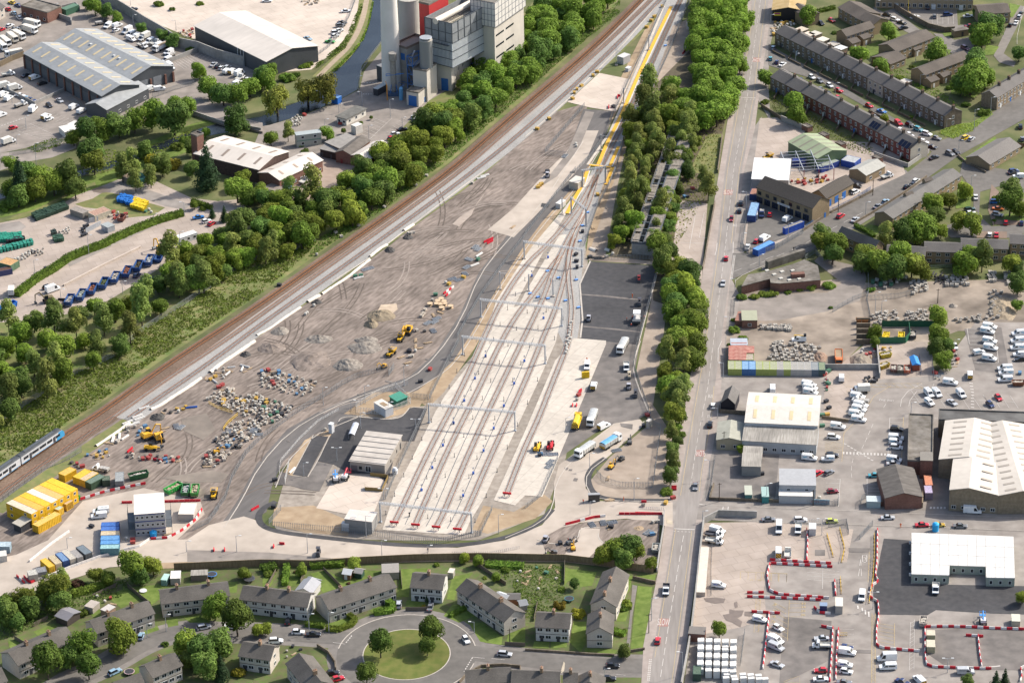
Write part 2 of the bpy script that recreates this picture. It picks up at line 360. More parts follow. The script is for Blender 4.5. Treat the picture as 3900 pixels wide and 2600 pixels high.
SH("asphalt_seam",mat("dusty_seam",(.16,.14,.125),.9,.3,.4),.115,'C2',"500 1103 700 1115 960 1142 1050 1150 1050 1158 940 1154 690 1128 500 1112","520 1388 800 1412 1035 1440 1035 1448 790 1424 520 1398")
SH("dusty_yard",mM,.095,'F',"1334 778 1392 784 1392 790 1283 1052 1395 975 1425 985 1488 950 1458 850 1470 785")
SH("haul_road",z8,.105,'F',"1283 1068 1410 972 1470 962 1480 975 1395 1050 1348 1085 1345 1120 1375 1150 1545 1153 1545 1210 1440 1190 1330 1200 1270 1235 1250 1280 1200 1290 950 1285 600 1290 420 1290 250 1302 60 1362 -40 1380 -40 1290 140 1250 300 1240 430 1238 480 1205 560 1185 592 1195 610 1212 750 1235 900 1252 1050 1257 1160 1240 1245 1205 1275 1165 1272 1110")
SH("haul_road",z6,.12,'F',"430 1262 620 1268 800 1285 795 1292 600 1290 430 1290")
ST("tan_gravel_verge",RM(line('F',"370 1299 600 1292 800 1288 1000 1283 1300 1284 1490 1307"),3.6,.125),mZ)
SH("compound_pad",z9,.11,'B3',"780 1195 1110 1215 1060 1380 990 1552 740 1540 480 1490 600 1290 700 1180")
SH("compound_pad",y6,.115,'B3',"455 842 590 850 400 1208 270 1190","600 860 680 720 740 690 860 680 1130 700 1240 680 1290 630 1320 588 1475 600 1360 890 1215 890 1120 1270 1000 1180 780 1180 640 1100 495 1070")
SH("compound_pad",mM,.12,'B3',"100 1280 160 1160 260 1200 410 1215 490 1075 630 1100 510 1340 360 1320 260 1290")
SH("bare_strip",mZ,.10,'F',"630 1165 720 1160 800 1195 800 1230 700 1222 625 1205","640 1100 700 1010 760 985 770 990 680 1080 670 1095 705 1100 690 1112","790 950 860 900 985 900 960 940 890 960")
ST("black_kerb_path",RM(line('F',"634 1152 606 1165 592 1185 600 1208 640 1222 720 1232 820 1243 920 1252 1020 1254 1100 1248 1180 1230 1240 1202 1268 1170",0,2),2.2,.14),y6)
ST("black_kerb_path",RM(line('C3',"720 1045 620 1110 565 1190 560 1260 600 1350 690 1405 900 1425 1290 1425",0,2),2.2,.14),y6)
SH("compound_yard",z8,.11,'F',"0 1290 110 1240 190 1150 330 1120 460 1150 470 1180 400 1245 300 1255 200 1290 90 1330 0 1370")
SH("island_dirt",y2,.13,'F',"1250 1260 1245 1235 1290 1210 1340 1200 1440 1192 1515 1195 1512 1310 1440 1290 1300 1285")
SH("haul_road",z8,.15,'C4',"500 160 670 170 660 260 700 300 560 440 330 420 420 330 480 260")
SH("pavement",m_pink,.10,'F',"1724 -40 1668 295 1652 392 1614 623 1598 790 1572 940 1537 1125 1528 1200 1511 1314 1478 1480 1470 1620 1560 1620 1583 1434 1616 1203 1611 1153 1640 1015 1652 938 1665 784 1675 664 1683 584 1709 392 1734 295 1742 231 1781 -40")
SH("road",m_road,.12,'F',"1733 -40 1728 0 1693 231 1665 392 1647 559 1609 835 1591 938 1557 1138 1547 1214 1527 1337 1498 1509 1485 1620 1538 1620 1547 1568 1578 1337 1595 1219 1609 1138 1614 1079 1642 887 1686 559 1704 392 1736 226 1765 0 1770 -40")
SH("street",z4,.105,'F',"1545 1150 1600 1150 1913 1163 2352 1182 2420 1186 2420 1224 2352 1220 1749 1199 1600 1192 1545 1200")
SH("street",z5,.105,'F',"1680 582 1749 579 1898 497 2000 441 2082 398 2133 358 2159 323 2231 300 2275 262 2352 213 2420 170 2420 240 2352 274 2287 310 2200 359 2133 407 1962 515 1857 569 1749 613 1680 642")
SH("pavement",m_pave2,.09,'F',"1690 575 1749 570 1895 490 2000 434 2080 390 2085 396 2002 442 1900 498 1752 580","1749 612 1857 569 1962 515 2133 407 2140 412 1966 523 1860 577 1750 622")
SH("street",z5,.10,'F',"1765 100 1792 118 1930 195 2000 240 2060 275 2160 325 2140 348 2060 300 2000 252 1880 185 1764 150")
SH("street",mat("estate_asphalt_grey",(.165,.148,.13),.92,.08,.4,c2=(.20,.18,.16),sc2=.06,var2=.14),.10,'D1',"1000 60 1090 110 1190 75 1530 75 1750 80 1760 230 1860 215 1900 250 1740 265 1640 290 1530 270 1330 170 1190 90 1420 270 1380 330 1230 250 1130 170 1020 120","1540 300 1650 310 1730 360 1880 330 1920 380 1860 480 1760 500 1660 460 1620 380","2290 40 2352 60 2352 130 2260 300 2170 480 2280 560 2260 600 2130 560 2080 500 2200 240")
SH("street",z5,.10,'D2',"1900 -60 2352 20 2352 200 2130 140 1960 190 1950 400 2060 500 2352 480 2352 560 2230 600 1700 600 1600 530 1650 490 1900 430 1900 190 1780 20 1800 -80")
SH("bay_paving",mat("red_block_bay",(.20,.145,.11),.9,.1,.6),.115,'D2',"2060 120 2130 190 2080 500 2030 350","2100 440 2352 450 2352 490 2090 480","1930 540 2200 545 2200 605 1930 600")
SH("garage_yard",z7,.10,'F',"1745 272 1790 270 1850 300 1840 320 2060 330 2080 400 1990 440 1900 500 1810 550 1720 580 1708 575 1722 440 1730 390")
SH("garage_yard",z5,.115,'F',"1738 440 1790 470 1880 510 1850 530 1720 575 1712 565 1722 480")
SH("coal_yard_car_park",z7,.09,'F',"1560 460 1625 468 1608 690 1530 690")
SH("stone_yard",mat("trampled_yard",(.17,.138,.108),.95,.15,.12,c2=(.31,.255,.20),sc2=.03,var2=.3,det=8),.06,'F',"1690 700 1720 665 1930 640 1995 650 2352 640 2420 640 2420 760 2200 760 2120 790 1990 780 1900 870 1660 865 1672 740")
SH("stone_yard",z6,.075,'F',"1688 690 1720 678 1900 672 1935 650 1870 600 1880 590 1985 615 1990 640 1975 690 1900 715 1790 735 1690 740")
SH("pavement",z4,.085,'F',"1734 290 1750 268 1735 380 1725 440 1712 575 1690 600 1680 640 1700 680 1690 740 1670 760 1662 860 1655 940 1640 1050 1625 1160 1608 1160 1640 1015 1652 938 1665 784 1675 664 1683 584 1709 392","1742 231 1781 -40 1790 20 1770 100 1764 180 1770 280")
SH("fleet_yard",z6,.07,'F',"2060 950 2420 960 2420 1190 2060 1186")
SH("fleet_yard",z4,.08,'F',"1660 860 1880 858 1990 868 2150 860 2240 740 2420 740 2420 970 2080 960 2075 1185 1620 1160 1640 1050 1652 940")
SH("fleet_yard",mM,.095,'F',"1640 1042 1790 1045 1780 1150 1625 1150","2215 755 2300 752 2320 860 2240 850")
SH("fleet_yard",z7,.09,'F',"1895 865 2000 780 2130 785 2150 862 2010 872 1945 940 1940 970 1890 970")
SH("contractor_yard",z7,.08,'F',"1618 1200 1760 1197 1960 1215 1945 1290 1770 1290 1755 1350 1760 1420 1700 1440 1590 1460 1600 1330")
SH("contractor_yard",z4,.07,'F',"1750 1197 2420 1222 2420 1640 1560 1640 1590 1450 1700 1440 1745 1380")
SH("contractor_yard",mM,.10,'F',"1800 1415 1910 1425 1905 1515 1800 1568 1790 1568","2140 1445 2352 1440 2420 1445 2420 1540 2180 1535 2130 1500")
SH("asphalt_car_park",y6,.11,'F',"2030 1236 2090 1240 2092 1340 2352 1345 2420 1347 2420 1412 2280 1408 2150 1400 2130 1412 2010 1410 2005 1360")
SH("estate_ground",m_garden,.02,'F',"-60 1380 100 1330 380 1310 900 1296 1300 1296 1510 1320 1500 1420 1480 1620 -60 1620")
rb=[P('B4',1290,1295)];rc=rb[0]
def ring(r0,r1,z,n=56,el=1.06):
 m=MB();vs=[]
 for i in rg(n):
  a=2*pi*i/n
  vs+=[(rc.x+r0*cos(a),rc.y+r0*el*sin(a),z),(rc.x+r1*cos(a),rc.y+r1*el*sin(a),z)]
 return m.add(vs,[(2*i,2*i+1,(2*i+3)%(2*n),(2*i+2)%(2*n))for i in rg(n)])
ST("pavement",ring(20,24,.06),m_pave2)
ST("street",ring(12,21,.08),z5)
E4=XY("80 1620 150 1568 240 1530 330 1475 420 1445 500 1452 600 1453 720 1460 790 1465 850 1475")
E5=XY("1030 1490 1090 1500 1200 1513 1340 1528 1440 1528 1540 1530")
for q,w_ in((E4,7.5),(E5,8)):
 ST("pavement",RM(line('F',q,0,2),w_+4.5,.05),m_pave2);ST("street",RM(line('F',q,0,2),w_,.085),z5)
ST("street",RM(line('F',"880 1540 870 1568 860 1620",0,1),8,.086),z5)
mb=MB();mb.add([(rc.x+13*cos(a*.1122),rc.y+13.8*sin(a*.1122),.11)for a in rg(56)],[tuple(rg(56))])
ST("roundabout_lawn",mb,mat("roundabout_grass",(.085,.11,.02),.95,.2,.35,c2=(.135,.135,.036),sc2=.06,var2=.25))
SH("lawn",y3,.06,'B4',"430 570 560 540 760 690 690 700 540 740","600 560 720 620 900 540 1060 545 1080 600 920 640 720 690","1240 530 1500 520 1480 570 1340 570 1320 690 1310 780 1200 780","1290 810 1460 800 1450 890 1280 900","1700 600 1890 560 1840 620 1740 720 1720 810 1650 800","1620 950 1700 850 1830 840 1900 950 1760 1010","1850 1020 1970 1010 2150 1140 2140 1210 1950 1180","2200 1110 2352 1050 2352 1220 2180 1200","380 1030 440 910 560 1000 540 1050","600 1000 740 960 830 1010 640 1090 560 1080","0 600 120 580 70 690 0 690","250 590 360 580 330 670 230 700","960 900 1050 830 1170 870 1180 910 1000 950")
SH("lawn",y3,.06,'A4',"950 770 1130 700 1260 800 1080 880","1180 690 1440 670 1520 690 1430 700 1430 800 1360 850 1200 730","800 910 880 880 930 950 830 960","1490 990 1590 960 1600 1040 1510 1060","1640 960 1780 940 1880 940 1880 1010 1700 1010","1280 1070 1410 1040 1440 1100 1320 1140","300 1090 480 1020 540 1070 350 1140","70 1180 200 1150 250 1190 90 1240","1200 1420 1260 1380 1260 1500 1180 1500","2040 650 2130 640 2120 740 2040 740")
SH("lawn",y3,.06,'C4',"360 520 640 560 600 680 490 690 480 620 380 640 350 690","850 590 960 590 940 720 850 820","80 1180 220 1180 210 1240 70 1230","230 1180 380 1160 370 1230 230 1240","430 1000 550 1000 540 1200 500 1280 400 1190","1010 680 1140 690 1080 1250 945 1250 980 900","530 1240 830 1250 780 1320 540 1290","930 590 1170 580 1160 640 940 600","830 900 930 900 900 1000 820 1000")
SH("allotment",mat("allotment_green",(.075,.105,.03),.95,.3,.6,c2=(.13,.13,.06),sc2=.12,var2=.3),.055,'F',"1110 1300 1290 1300 1298 1350 1285 1430 1200 1430 1190 1360 1090 1345")
SH("footpath",m_pave2,.075,'C4',"960 670 1005 680 960 960 935 1240 905 1230 940 930")
SH("lawn",y3,.12,'D1',"1060 290 1110 160 1180 210 1250 320 1130 360","940 410 1080 360 1090 470 990 510 950 480","1600 1200 1660 1110 1880 1100 2040 1010 2080 1020 1860 1180 1720 1240","1780 1440 2090 1225 2110 1250 1800 1450","1350 580 1480 525 1500 560 1420 620","1700 720 1800 740 2000 800 1900 880 1700 840","2020 400 2130 420 2080 490 1980 500","1620 300 1730 290 1740 330 1640 330","2220 30 2320 50 2250 160 2230 150","1650 440 1700 450 1680 490")
SH("lawn",y3,.12,'D2',"900 520 960 480 1060 500 1050 560 1000 590","1780 60 1850 150 1890 190 1870 320 1740 340 1760 150","2180 390 2352 370 2352 445 2160 440","1510 840 1720 820 1740 860 1520 880")
SH("stone_verge",y4,.055,'C1',"1460 1552 1640 1200 1760 1200 1740 1552")
SH("verge",mat("dark_woodland_soil",(.075,.06,.04),.95,.3,.4,c2=(.12,.10,.06)),.04,'F',"1470 230 1590 110 1606 60 1660 40 1720 0 1700 150 1660 300 1620 480 1560 600 1530 700 1500 690 1500 600 1400 590 1440 440 1480 320")  # dark brown soil sheet beneath the trees
SH("embankment",mat("bramble_soil",(.10,.14,.035),.95,.3,.25,c2=(.19,.17,.075),sc2=.04,var2=.3,det=5),.025,'F',"-40 740 130 740 300 672 450 570 600 480 720 450 830 390 985 232 1080 175 1150 100 1260 -40 1440 -40 1400 40 1206 225 1030 375 880 478 600 675 360 835 226 930 0 1080 -40 1110")
rt=RDM(11);td=MB();tl=MB()
for i in rg(64):
 u,v=rt.choice(((620,860),(760,760),(850,690),(930,620),(1000,540),(1080,450),(1160,380),(1080,600),(560,1080),(700,900),(420,1090),(640,820)));a=R(rt.gauss(40,22));u+=rt.un(-80,80);v+=rt.un(-55,55);k=rt.un(-.02,.02);q=[]
 for j in rg(10):q.append(P('F',u,v));u+=13*cos(a);v-=9*sin(a);a+=k*6
 q=SO(q,1)
 for o in(-.9,.9):RM(q,.5,.075+i*.0001,o,td if i%3 else tl)
ST("tyre_tracks",td,mat("dark_tyre_marks",(.115,.092,.075),.95,.2,.4));ST("tyre_tracks",tl,mat("pale_tyre_marks",(.27,.225,.19),.95,.15,.4))
mk=MB();ymk=MB()
def ML(t,pts,w=.15,mb=None,z=.14,dash=None):
 q=line(t,pts,0)
 if dash:
  r_=RS(q,dash[0]);
  for i in rg(0,len(r_)-1):
   a=r_[i];d=(r_[i+1]-r_[i]).normalized();RM([a,a+d*dash[1]],w,z,0,mb or mk)
 else:RM(q,w,z,0,mb or mk)
cl_=XY("1747 0 1716 226 1685 392 1667 559 1626 887 1600 1020 1584 1130")
ML('F',[(1756,-20)]+cl_,.12,dash=(6,4))
ML('F',"1570 1230 1552 1337 1535 1440 1515 1568",.16,dash=(6,4))
for q in("1735 0 1699 231 1671 392 1653 559 1614 835 1596 938 1563 1138","1552 1214 1532 1337 1504 1509"):
 ML('F',q,.12,ymk)
for q in("1759 0 1730 226 1698 392 1680 559","1589 1219 1573 1337 1543 1568"):ML('F',q,.12,ymk)
ML('F',"1640 887 1634 960 1612 1079 1606 1130",.12,ymk)
ML('C2',"1720 650 1715 710 1700 760",.2);ML('C2',[(1865,640),(1862,740)],.2)
ML('C3',"1580 0 1585 60 1565 130 1560 190",.2);ML('C3',"1760 0 1730 70 1728 180",.2)
ML('C2',[(1868,760),(1840,980)],.4,dash=(1,.5));ML('C2',[(1880,760),(1852,980)],.4,dash=(1,.5))
ML('C2',[(1870,905),(2352,720)],.13,dash=(8,4));ML('D2',"0 825 330 690 560 560 1000 330",.13,dash=(8,4))
ML('F',[(1606,1158),(1620,1160)],.3);ML('C4',[(1335,172),(1520,180)],.35);ML('C4',[(1330,195),(1515,203)],.2,dash=(1.2,.6))
ML('C3',[(1775,1480),(1760,1552)],.3);ML('C3',[(1820,1480),(1812,1552)],.3);ML('C4',[(1115,1340),(1095,1552)],.35,dash=(1,.5));ML('C4',[(1130,1340),(1110,1552)],.35,dash=(1,.5))
ML('C4',[(810,1475),(1060,1500)],.12,dash=(6,3));ML('B4',[(800,1128),(738,1205)],.3,dash=(1.2,.7));ML('B4',[(1880,1325),(1800,1458)],.3,dash=(1.2,.7));ML('B4',[(630,1190),(740,1205)],.15);ML('B4',[(1880,1322),(1990,1332)],.15);ML('B4',[(2050,1335),(2170,1345)],.15)
ML('C1',[(1905,875),(2065,882)],.3);ML('C1',[(1910,890),(2065,900)],.2,dash=(1.2,.6))
def rarc(r,a0,a1,w,z,mb):RM([rc+V3((r*cos(R(a)),r*1.06*sin(R(a)),0))for a in rg(a0,a1,5)],w,z,0,mb)
kb=MB();rarc(20.9,10,175,.3,.12,kb);rarc(13.1,0,361,.3,.13,kb);rarc(20.9,300,350,.3,.12,kb)
def kerb(t,pts,w=.25,z=.2,sm=1):RM(line(t,pts,0,sm),w,z,0,kb)
kerb('F',"1340 325 1245 470 1150 570 1100 635 1060 735 1005 815 945 872 850 902 750 942 665 992 595 1070 555 1150 515 1212",.35)
kerb('F',"1378 345 1330 425 1245 520 1185 605 1140 675 1085 775 1045 835 1000 870 870 940 780 975 716 1004 655 1065 633 1120",.35)
kerb('F',"1480 968 1395 1050 1348 1085 1346 1125 1380 1150 1540 1152",.3);kerb('F',"1410 974 1310 1060 1276 1110 1270 1165 1245 1200 1160 1236",.3)
kerb('B3',"680 720 700 690 760 675 870 678 1130 703 1240 683 1290 633 1322 588 1470 600",.3);kerb('B3',"600 848 495 1072 405 1215",.3);kerb('B3',[(455,842),(270,1190)],.3)
kerb('C3',"1030 0 960 220 1000 380 1110 640",.5);kerb('C2',"585 812 490 1020 515 1330 495 1500",.6,sm=0);kerb('C2',"1190 855 1195 880 1015 1550",.5)
kerb('F',"1688 660 1690 640 1749 613 1857 570",.2);kerb('F',"1690 575 1749 578 1898 497",.2)
kerb('C4',"110 270 190 300 330 315 470 270 495 160 670 165",.35);kerb('C4',"655 215 660 260 700 300",.35)
kerb('F',"1612 1160 1913 1172 2352 1190",.2,sm=0);kerb('F',"1620 1190 1749 1198 2352 1219",.2,sm=0)
ST("kerb",kb,mat("kerb_concrete",(.43,.385,.33),.9,.1,1))
def comb(t,a,b,n,d,w=.11,mb=None):
 for i in rg(n+1):
  u,v=a[0]+(b[0]-a[0])*i/n,a[1]+(b[1]-a[1])*i/n
  ML(t,[(u,v),(u+d[0],v+d[1])],w,mb)
comb('D2',(1842,1415),(1860,1555),4,(240,12));ML('D2',[(1842,1415),(1862,1552)]);ML('D2',[(2085,1430),(2095,1552)]);comb('D3',(1860,0),(1890,190),6,(235,8));comb('D2',(2210,1412),(2230,1552),4,(160,5))
ML('D3',[(1890,190),(2125,190)]);ML('D3',[(2105,0),(2122,190)])
comb('D3',(945,1192),(948,1370),6,(130,5));ML('D3',[(945,1192),(948,1372)]);ML('D3',[(1072,1165),(1078,1390)])
comb('D3',(1150,685),(1130,1075),10,(120,4));ML('D3',[(1150,685),(1130,1075)]);ML('D3',[(1272,680),(1255,1080)],.13,ymk)
comb('D3',(575,1230),(570,1420),5,(130,5));ML('D3',[(706,1232),(690,1480)])
comb('D3',(570,815),(560,1050),3,(160,5));comb('D3',(1340,440),(1990,490),6,(95,140));ML('D3',[(1340,520),(1850,525)]);comb('D3',(1985,480),(2230,490),3,(70,110));ML('D3',[(1950,530),(2265,545)])
ML('D3',"1245 585 1255 520 1310 450 1440 378",.15);ML('D3',"1320 580 1330 530 1390 450 1530 420 1545 380",.15);ML('D3',"720 1080 740 820 900 660 1010 490 1160 400",.13,ymk);ML('D3',[(750,405),(1530,420)],.12,ymk);ML('D3',[(880,380),(1440,378)],.12,ymk)
for k in rg(8):ML('D3',[(900+k*70,382),(950+k*70,415)],.1,ymk)
for k in rg(6):ML('D3',[(760+k*40,440),(850+k*20,520-k*12)],.1,ymk)
for i in rg(9):ML('D3',[(1862+5*i if i<4 else 1876,375+27*i),(1892+4*i if i<4 else 1906,378+27*i)],.55)
for i in rg(13):ML('D3',[(735+31*i,990+1.2*i),(735+31*i,1010+1.2*i)],.55)
for i in rg(9):ML('D3',[(738+30*i,915+18*i),(760+30*i,925+18*i)],.45)
for i in rg(5):ML('D3',[(1518+31*i,1482),(1516+31*i,1500)],.6)
for q in("835 985 800 1150 820 1300","1000 740 930 900 860 1040 830 1080",[(1115,560),(1045,675)]):ML('D3',q,.12,dash=(5,3))
for k in rg(9):
 ML('D3',[(568,885+k*19),(568+min(150,150),885+k*19+40)],.08,ymk)if k<6 else None
 ML('D3',[(568,925+k*16),(718,885+k*16)],.08,ymk)if k<7 else None
for k in rg(8):ML('D4',[(965,560-k*25),(1005,590-k*25)]if k%2 else[(1005,560-k*25),(965,590-k*25)],.08,ymk)
ML('D4',[(965,380),(955,650)],.12,ymk);ML('D4',[(990,930),(985,1552)],.12,ymk);ML('D4',[(1022,930),(1018,1552)],.12,ymk)
for k in rg(24):ML('D4',[(988,940+k*25),(1020,965+k*25)],.07,ymk);ML('D4',[(1020,940+k*25),(988,965+k*25)],.07,ymk)
comb('D4',(1050,1020),(1050,1250),7,(140,25),.1,ymk);ML('D4',[(1192,1020),(1190,1290)],.1,ymk);comb('D4',(110,830),(130,1100),6,(110,60),.1,ymk);ML('D4',[(250,810),(232,1175)],.1,ymk);comb('D4',(250,840),(245,960),3,(125,0),.1,ymk)
comb('D4',(410,530),(410,625),3,(290,25),.1);ML('D4',[(550,520),(547,710)],.12)
comb('D4',(700,1070),(690,1540),11,(130,4),.1);comb('D4',(1335,1020),(1330,1430),12,(36,-22),.09);ML('D4',[(1335,1010),(1325,1440)],.1);ML('D4',[(1370,985),(1366,1430)],.1)
ML('D4',"200 1540 340 1490 345 1552 200 1545",.1,ymk);comb('D4',(0,565),(150,575),2,(0,68),.1,ymk);ML('D4',"0 565 228 572 225 645",.1,ymk)
comb('C4',(1930,556),(2345,580),6,(-3,70),.1,ymk);ML('C4',[(1930,556),(2345,578)],.1,ymk)
for k in rg(14):ML('C4',[(2068,810+k*22),(2105,790+k*22)]if k%2 else[(2105,812+k*22),(2066,792+k*22)],.08,ymk)
ML('C4',[(2070,790),(2050,1100)],.1,ymk);ML('C4',[(2110,780),(2090,1100)],.1,ymk)
for q in("888 440 880 505 893 500 888 440","868 595 880 530 892 530 896 595"):ML('D4',q,.14)
ML('D4',"905 410 940 408 944 430 942 465 925 475 908 468 903 440 905 410",.2);ML('D4',"915 430 932 430 930 455 916 455",.15)
for q in([(2040,1410),(2140,1400)],[(862,860),(866,888)],[(900,880),(905,910)],[(930,900),(932,940)],[(960,915),(962,960)]):ML('D4',q,.45)
for k in rg(8):ML('A1',[(120+k*40,1165+k*12),(330+k*32,1095+k*25)],.11)
ML('A1',[(150,1175),(420,1265)],.11);ML('A1',[(270,1110),(480,1210)],.11);comb('A1',(400,1060),(560,1120),5,(90,-45));comb('A1',(1560,560),(1700,500),6,(90,60));comb('A1',(1700,500),(1900,560),6,(60,-40))
for k in rg(8):ML('A1',[(600+k*26,880+k*7),(690+k*14,850+k*8)],.12,ymk);ML('A1',[(600+k*26,900+k*2),(640+k*22,940+k*2)],.1,ymk)
for q in("1320 760 1380 780 1400 720",[(1390,780),(1480,690)],"1480 690 1510 740 1440 770",[(1510,660),(1560,720)]):ML('A1',q,.14,ymk)
for k in rg(9):ML('A1',[(10+k*26,1130-k*9),(26+k*26,1125-k*9)],.5)
comb('B1',(1000,1060),(880,1200),6,(110,45));ML('B1',[(1160,1060),(960,1250)],.12);comb('B1',(1290,1080),(1150,1200),5,(-40,-20))
for k in rg(5):ML('B1',[(905+k*26,745),(918+k*26,745)],.6);ML('B1',[(900+k*22,847),(912+k*22,847)],.6)
for q in("1400 290 1365 520 1345 600",[(1455,370),(1420,590)],[(1530,370),(1470,705)],[(1605,375),(1560,600)],[(1345,597),(1420,597)],"1340 642 1510 650 1610 655",[(1560,602),(1630,606)]):ML('C2',q,.14)
comb('D1',(1200,120),(1560,250),6,(40,-15),.09);comb('D1',(1530,130),(1720,130),4,(0,90),.09);comb('D1',(1330,60),(1700,80),6,(0,25),.09)
ML('D1',[(170,610),(330,690)],.15);ML('D1',"2352 60 2290 330 2290 400",.12)
ST("road_markings",mk,z2);ST("road_markings",ymk,z3)
rp=MB()
for t,q in(('C1',"2045 518 2112 520 2105 556 2038 555"),('C2',"1782 170 1862 173 1856 218 1775 216"),('C3',"1535 970 1612 972 1603 1028 1525 1027"),('C4',"1205 970 1290 974 1280 1045 1192 1042")):
 rp.add([P(t,*p,.135)for p in pp(q)],[(0,3,2,1)])
ST("road_markings",rp,mat("faded_red_road_patch",(.30,.165,.14),.9,.12,1))
def GT(s,t,u,v,h,ang,m=None,z=.15,sx=1.):
 p=P(t,u,v,z);cu_=bpy.data.curves.new("road_lettering",'FONT');cu_.body=s;cu_.align_x='CENTER';cu_.align_y='CENTER';cu_.size=h
 o=bpy.data.objects.new("road_lettering",cu_);COL.objects.link(o);o.location=p;o.rotation_euler=(0,0,ang);o.scale=(sx,1,1)
 cu_.materials.append(m or z2);o=to_mesh(o);o["kind"]="structure";return o
rd=lambda t,u,v,up:IA(t,u,v,up)-pi/2
GT("SLOW",'C1',2076,537,5.2,rd('C1',2076,537,262),sx=.25);GT("SLOW",'C2',1820,195,5.2,rd('C2',1820,195,82),sx=.25)
GT("SLOW",'C3',1570,999,5.2,rd('C3',1570,999,262),sx=.25);GT("SLOW",'C4',1240,1008,5.4,rd('C4',1240,1008,82),sx=.25)
GT("ONE WAY",'D3',1120,527,2.0,rd('D3',1120,527,80),sx=.55);GT("BUS",'C3',1660,490,3.2,rd('C3',1660,490,82),sx=.3)
GT("STOP",'C3',1655,670,2.6,rd('C3',1655,670,82),sx=.3);GT("BUS",'C2',1880,490,3.2,rd('C2',1880,490,82),sx=.3)
for k,(u,v)in enumerate(((122,850),(118,905),(112,955),(108,1000),(104,1050))):GT(str(24+k),'D4',u,v,1.5,rd('D4',u,v,170),z3)
for k,(u,v)in enumerate(((377,840),(375,870),(373,905),(372,940))):GT(str(33+k),'D4',u,v,1.5,rd('D4',u,v,90),z3)
GT("11",'C4',2028,628,1.3,0,z3);GT("10",'C4',2097,630,1.3,0,z3)
# ========== BUILDERS: buildings
WIN={}
def WN(par,x,y,z,w,h,rz,fr=mV,gl=mY,cols=2):
 """x,y,z is the sill centre in the parent's frame; rz turns the outward normal (0 = -y)."""
 k=(round(w,2),round(h,2),fr.name,cols)
 if k not in WIN:
  f=MB();t=.09
  f.box(-w/2-t,w/2+t,-.06,.02,-t,0);f.box(-w/2-t,w/2+t,-.06,.02,h,h+t);f.box(-w/2-t,-w/2,-.06,.02,0,h);f.box(w/2,w/2+t,-.06,.02,0,h)
  for i in rg(1,cols):f.box(-w/2+w*i/cols-.04,-w/2+w*i/cols+.04,-.055,.02,0,h)
  g=MB().box(-w/2,w/2,-.03,.01,0,h)
  WIN[k]=(f.mesh("window",fr),g.mesh("pane",gl))
 f,g=WIN[k];o=link("window",f,par);o.location=(x,y,z);o.rotation_euler=(0,0,rz);link("pane",g,o);return o
def door(par,x,y,w,h,rz,m,name="door",z=0.):
 k=("d",round(w,2),round(h,2),m.name,name)
 if k not in WIN:
  d=MB().box(-w/2,w/2,-.07,.02,0,h)
  if name in("roller_door",):[d.box(-w/2,w/2,-.1,-.07,i*.5,i*.5+.25)for i in rg(int(h/.5))]
  WIN[k]=d.mesh(name,m)
 o=link(name,WIN[k],par);o.location=(x,y,z);o.rotation_euler=(0,0,rz);return o
def FR(t,a,b,c,h):
 A,B,C_=(P(*(p if isinstance(p[0],str)else(t,)+tuple(p)),h)for p in(a,b,c))
 d=B-A;d.z=0;L=d.length;ux=d/L;uy=V3((-ux.y,ux.x,0));D=(C_-B).dot(uy)
 if D<0:uy=-uy;D=-D
 return A,atan2(ux.y,ux.x),L,D
def x8(L,D,h,rise,ridge,ov,th=.18,asym=.5):
 r=MB()
 if ridge=='x':
  sl=rise/(D/2)
  for s in(0,1):
   y0,y1=(-ov,D/2)if s==0 else(D+ov,D/2);z0=h-sl*ov;z1=h+rise
   vs=[(-ov,y0,z0),(L+ov,y0,z0),(L+ov,y1,z1),(-ov,y1,z1)];vs+=[(x,y,z+th)for x,y,z in vs]
   fs=XY("0 3 2 1 4 5 6 7 0 1 5 4 1 2 6 5 2 3 7 6 3 0 4 7",4)
   r.add(vs,fs if s==0 else[f[::-1]for f in fs])
 elif ridge=='y':
  X=L*asym;sl=rise/(L-X)
  for s in(0,1):
   x0,x1=(-ov,X)if s==0 else(L+ov,X);z1=h+rise;z0=z1-sl*abs(x0-x1)
   vs=[(x0,-ov,z0),(x1,-ov,z1),(x1,D+ov,z1),(x0,D+ov,z0)];vs+=[(x,y,z+th)for x,y,z in vs]
   fs=XY("0 3 2 1 4 5 6 7 0 1 5 4 1 2 6 5 2 3 7 6 3 0 4 7",4)
   r.add(vs,fs if s==0 else[f[::-1]for f in fs])
 else:
  vs=[(-ov,-ov,h),(L+ov,-ov,h),(L+ov,D+ov,h+rise),(-ov,D+ov,h+rise)];vs+=[(x,y,z+th)for x,y,z in vs]
  r.add(vs,XY("0 3 2 1 4 5 6 7 0 1 5 4 1 2 6 5 2 3 7 6 3 0 4 7",4))
 return r
def x9(L,D,h,rise,ridge,asym=.5):
 wb=MB()
 if ridge=='x':
  wb.add([(0,0,0),(0,D,0),(0,D,h),(0,D/2,h+rise),(0,0,h),(L,0,0),(L,D,0),(L,D,h),(L,D/2,h+rise),(L,0,h)],[(0,4,3,2,1),(5,6,7,8,9),(0,5,9,4),(6,1,2,7)])
 elif ridge=='y':
  X=L*asym;hl=h+rise-rise/(L-X)*X;wb.add([(0,0,0),(L,0,0),(L,0,h),(X,0,h+rise),(0,0,hl),(0,D,0),(L,D,0),(L,D,h),(X,D,h+rise),(0,D,hl)],[(0,1,2,3,4),(9,8,7,6,5),(0,4,9,5),(1,6,7,2)])
 else:
  wb.add([(0,0,0),(L,0,0),(L,D,0),(0,D,0),(0,0,h),(L,0,h),(L,D,h+rise),(0,D,h+rise)],XY("0 1 5 4 1 2 6 5 2 3 7 6 3 0 4 7",4))
 return wb
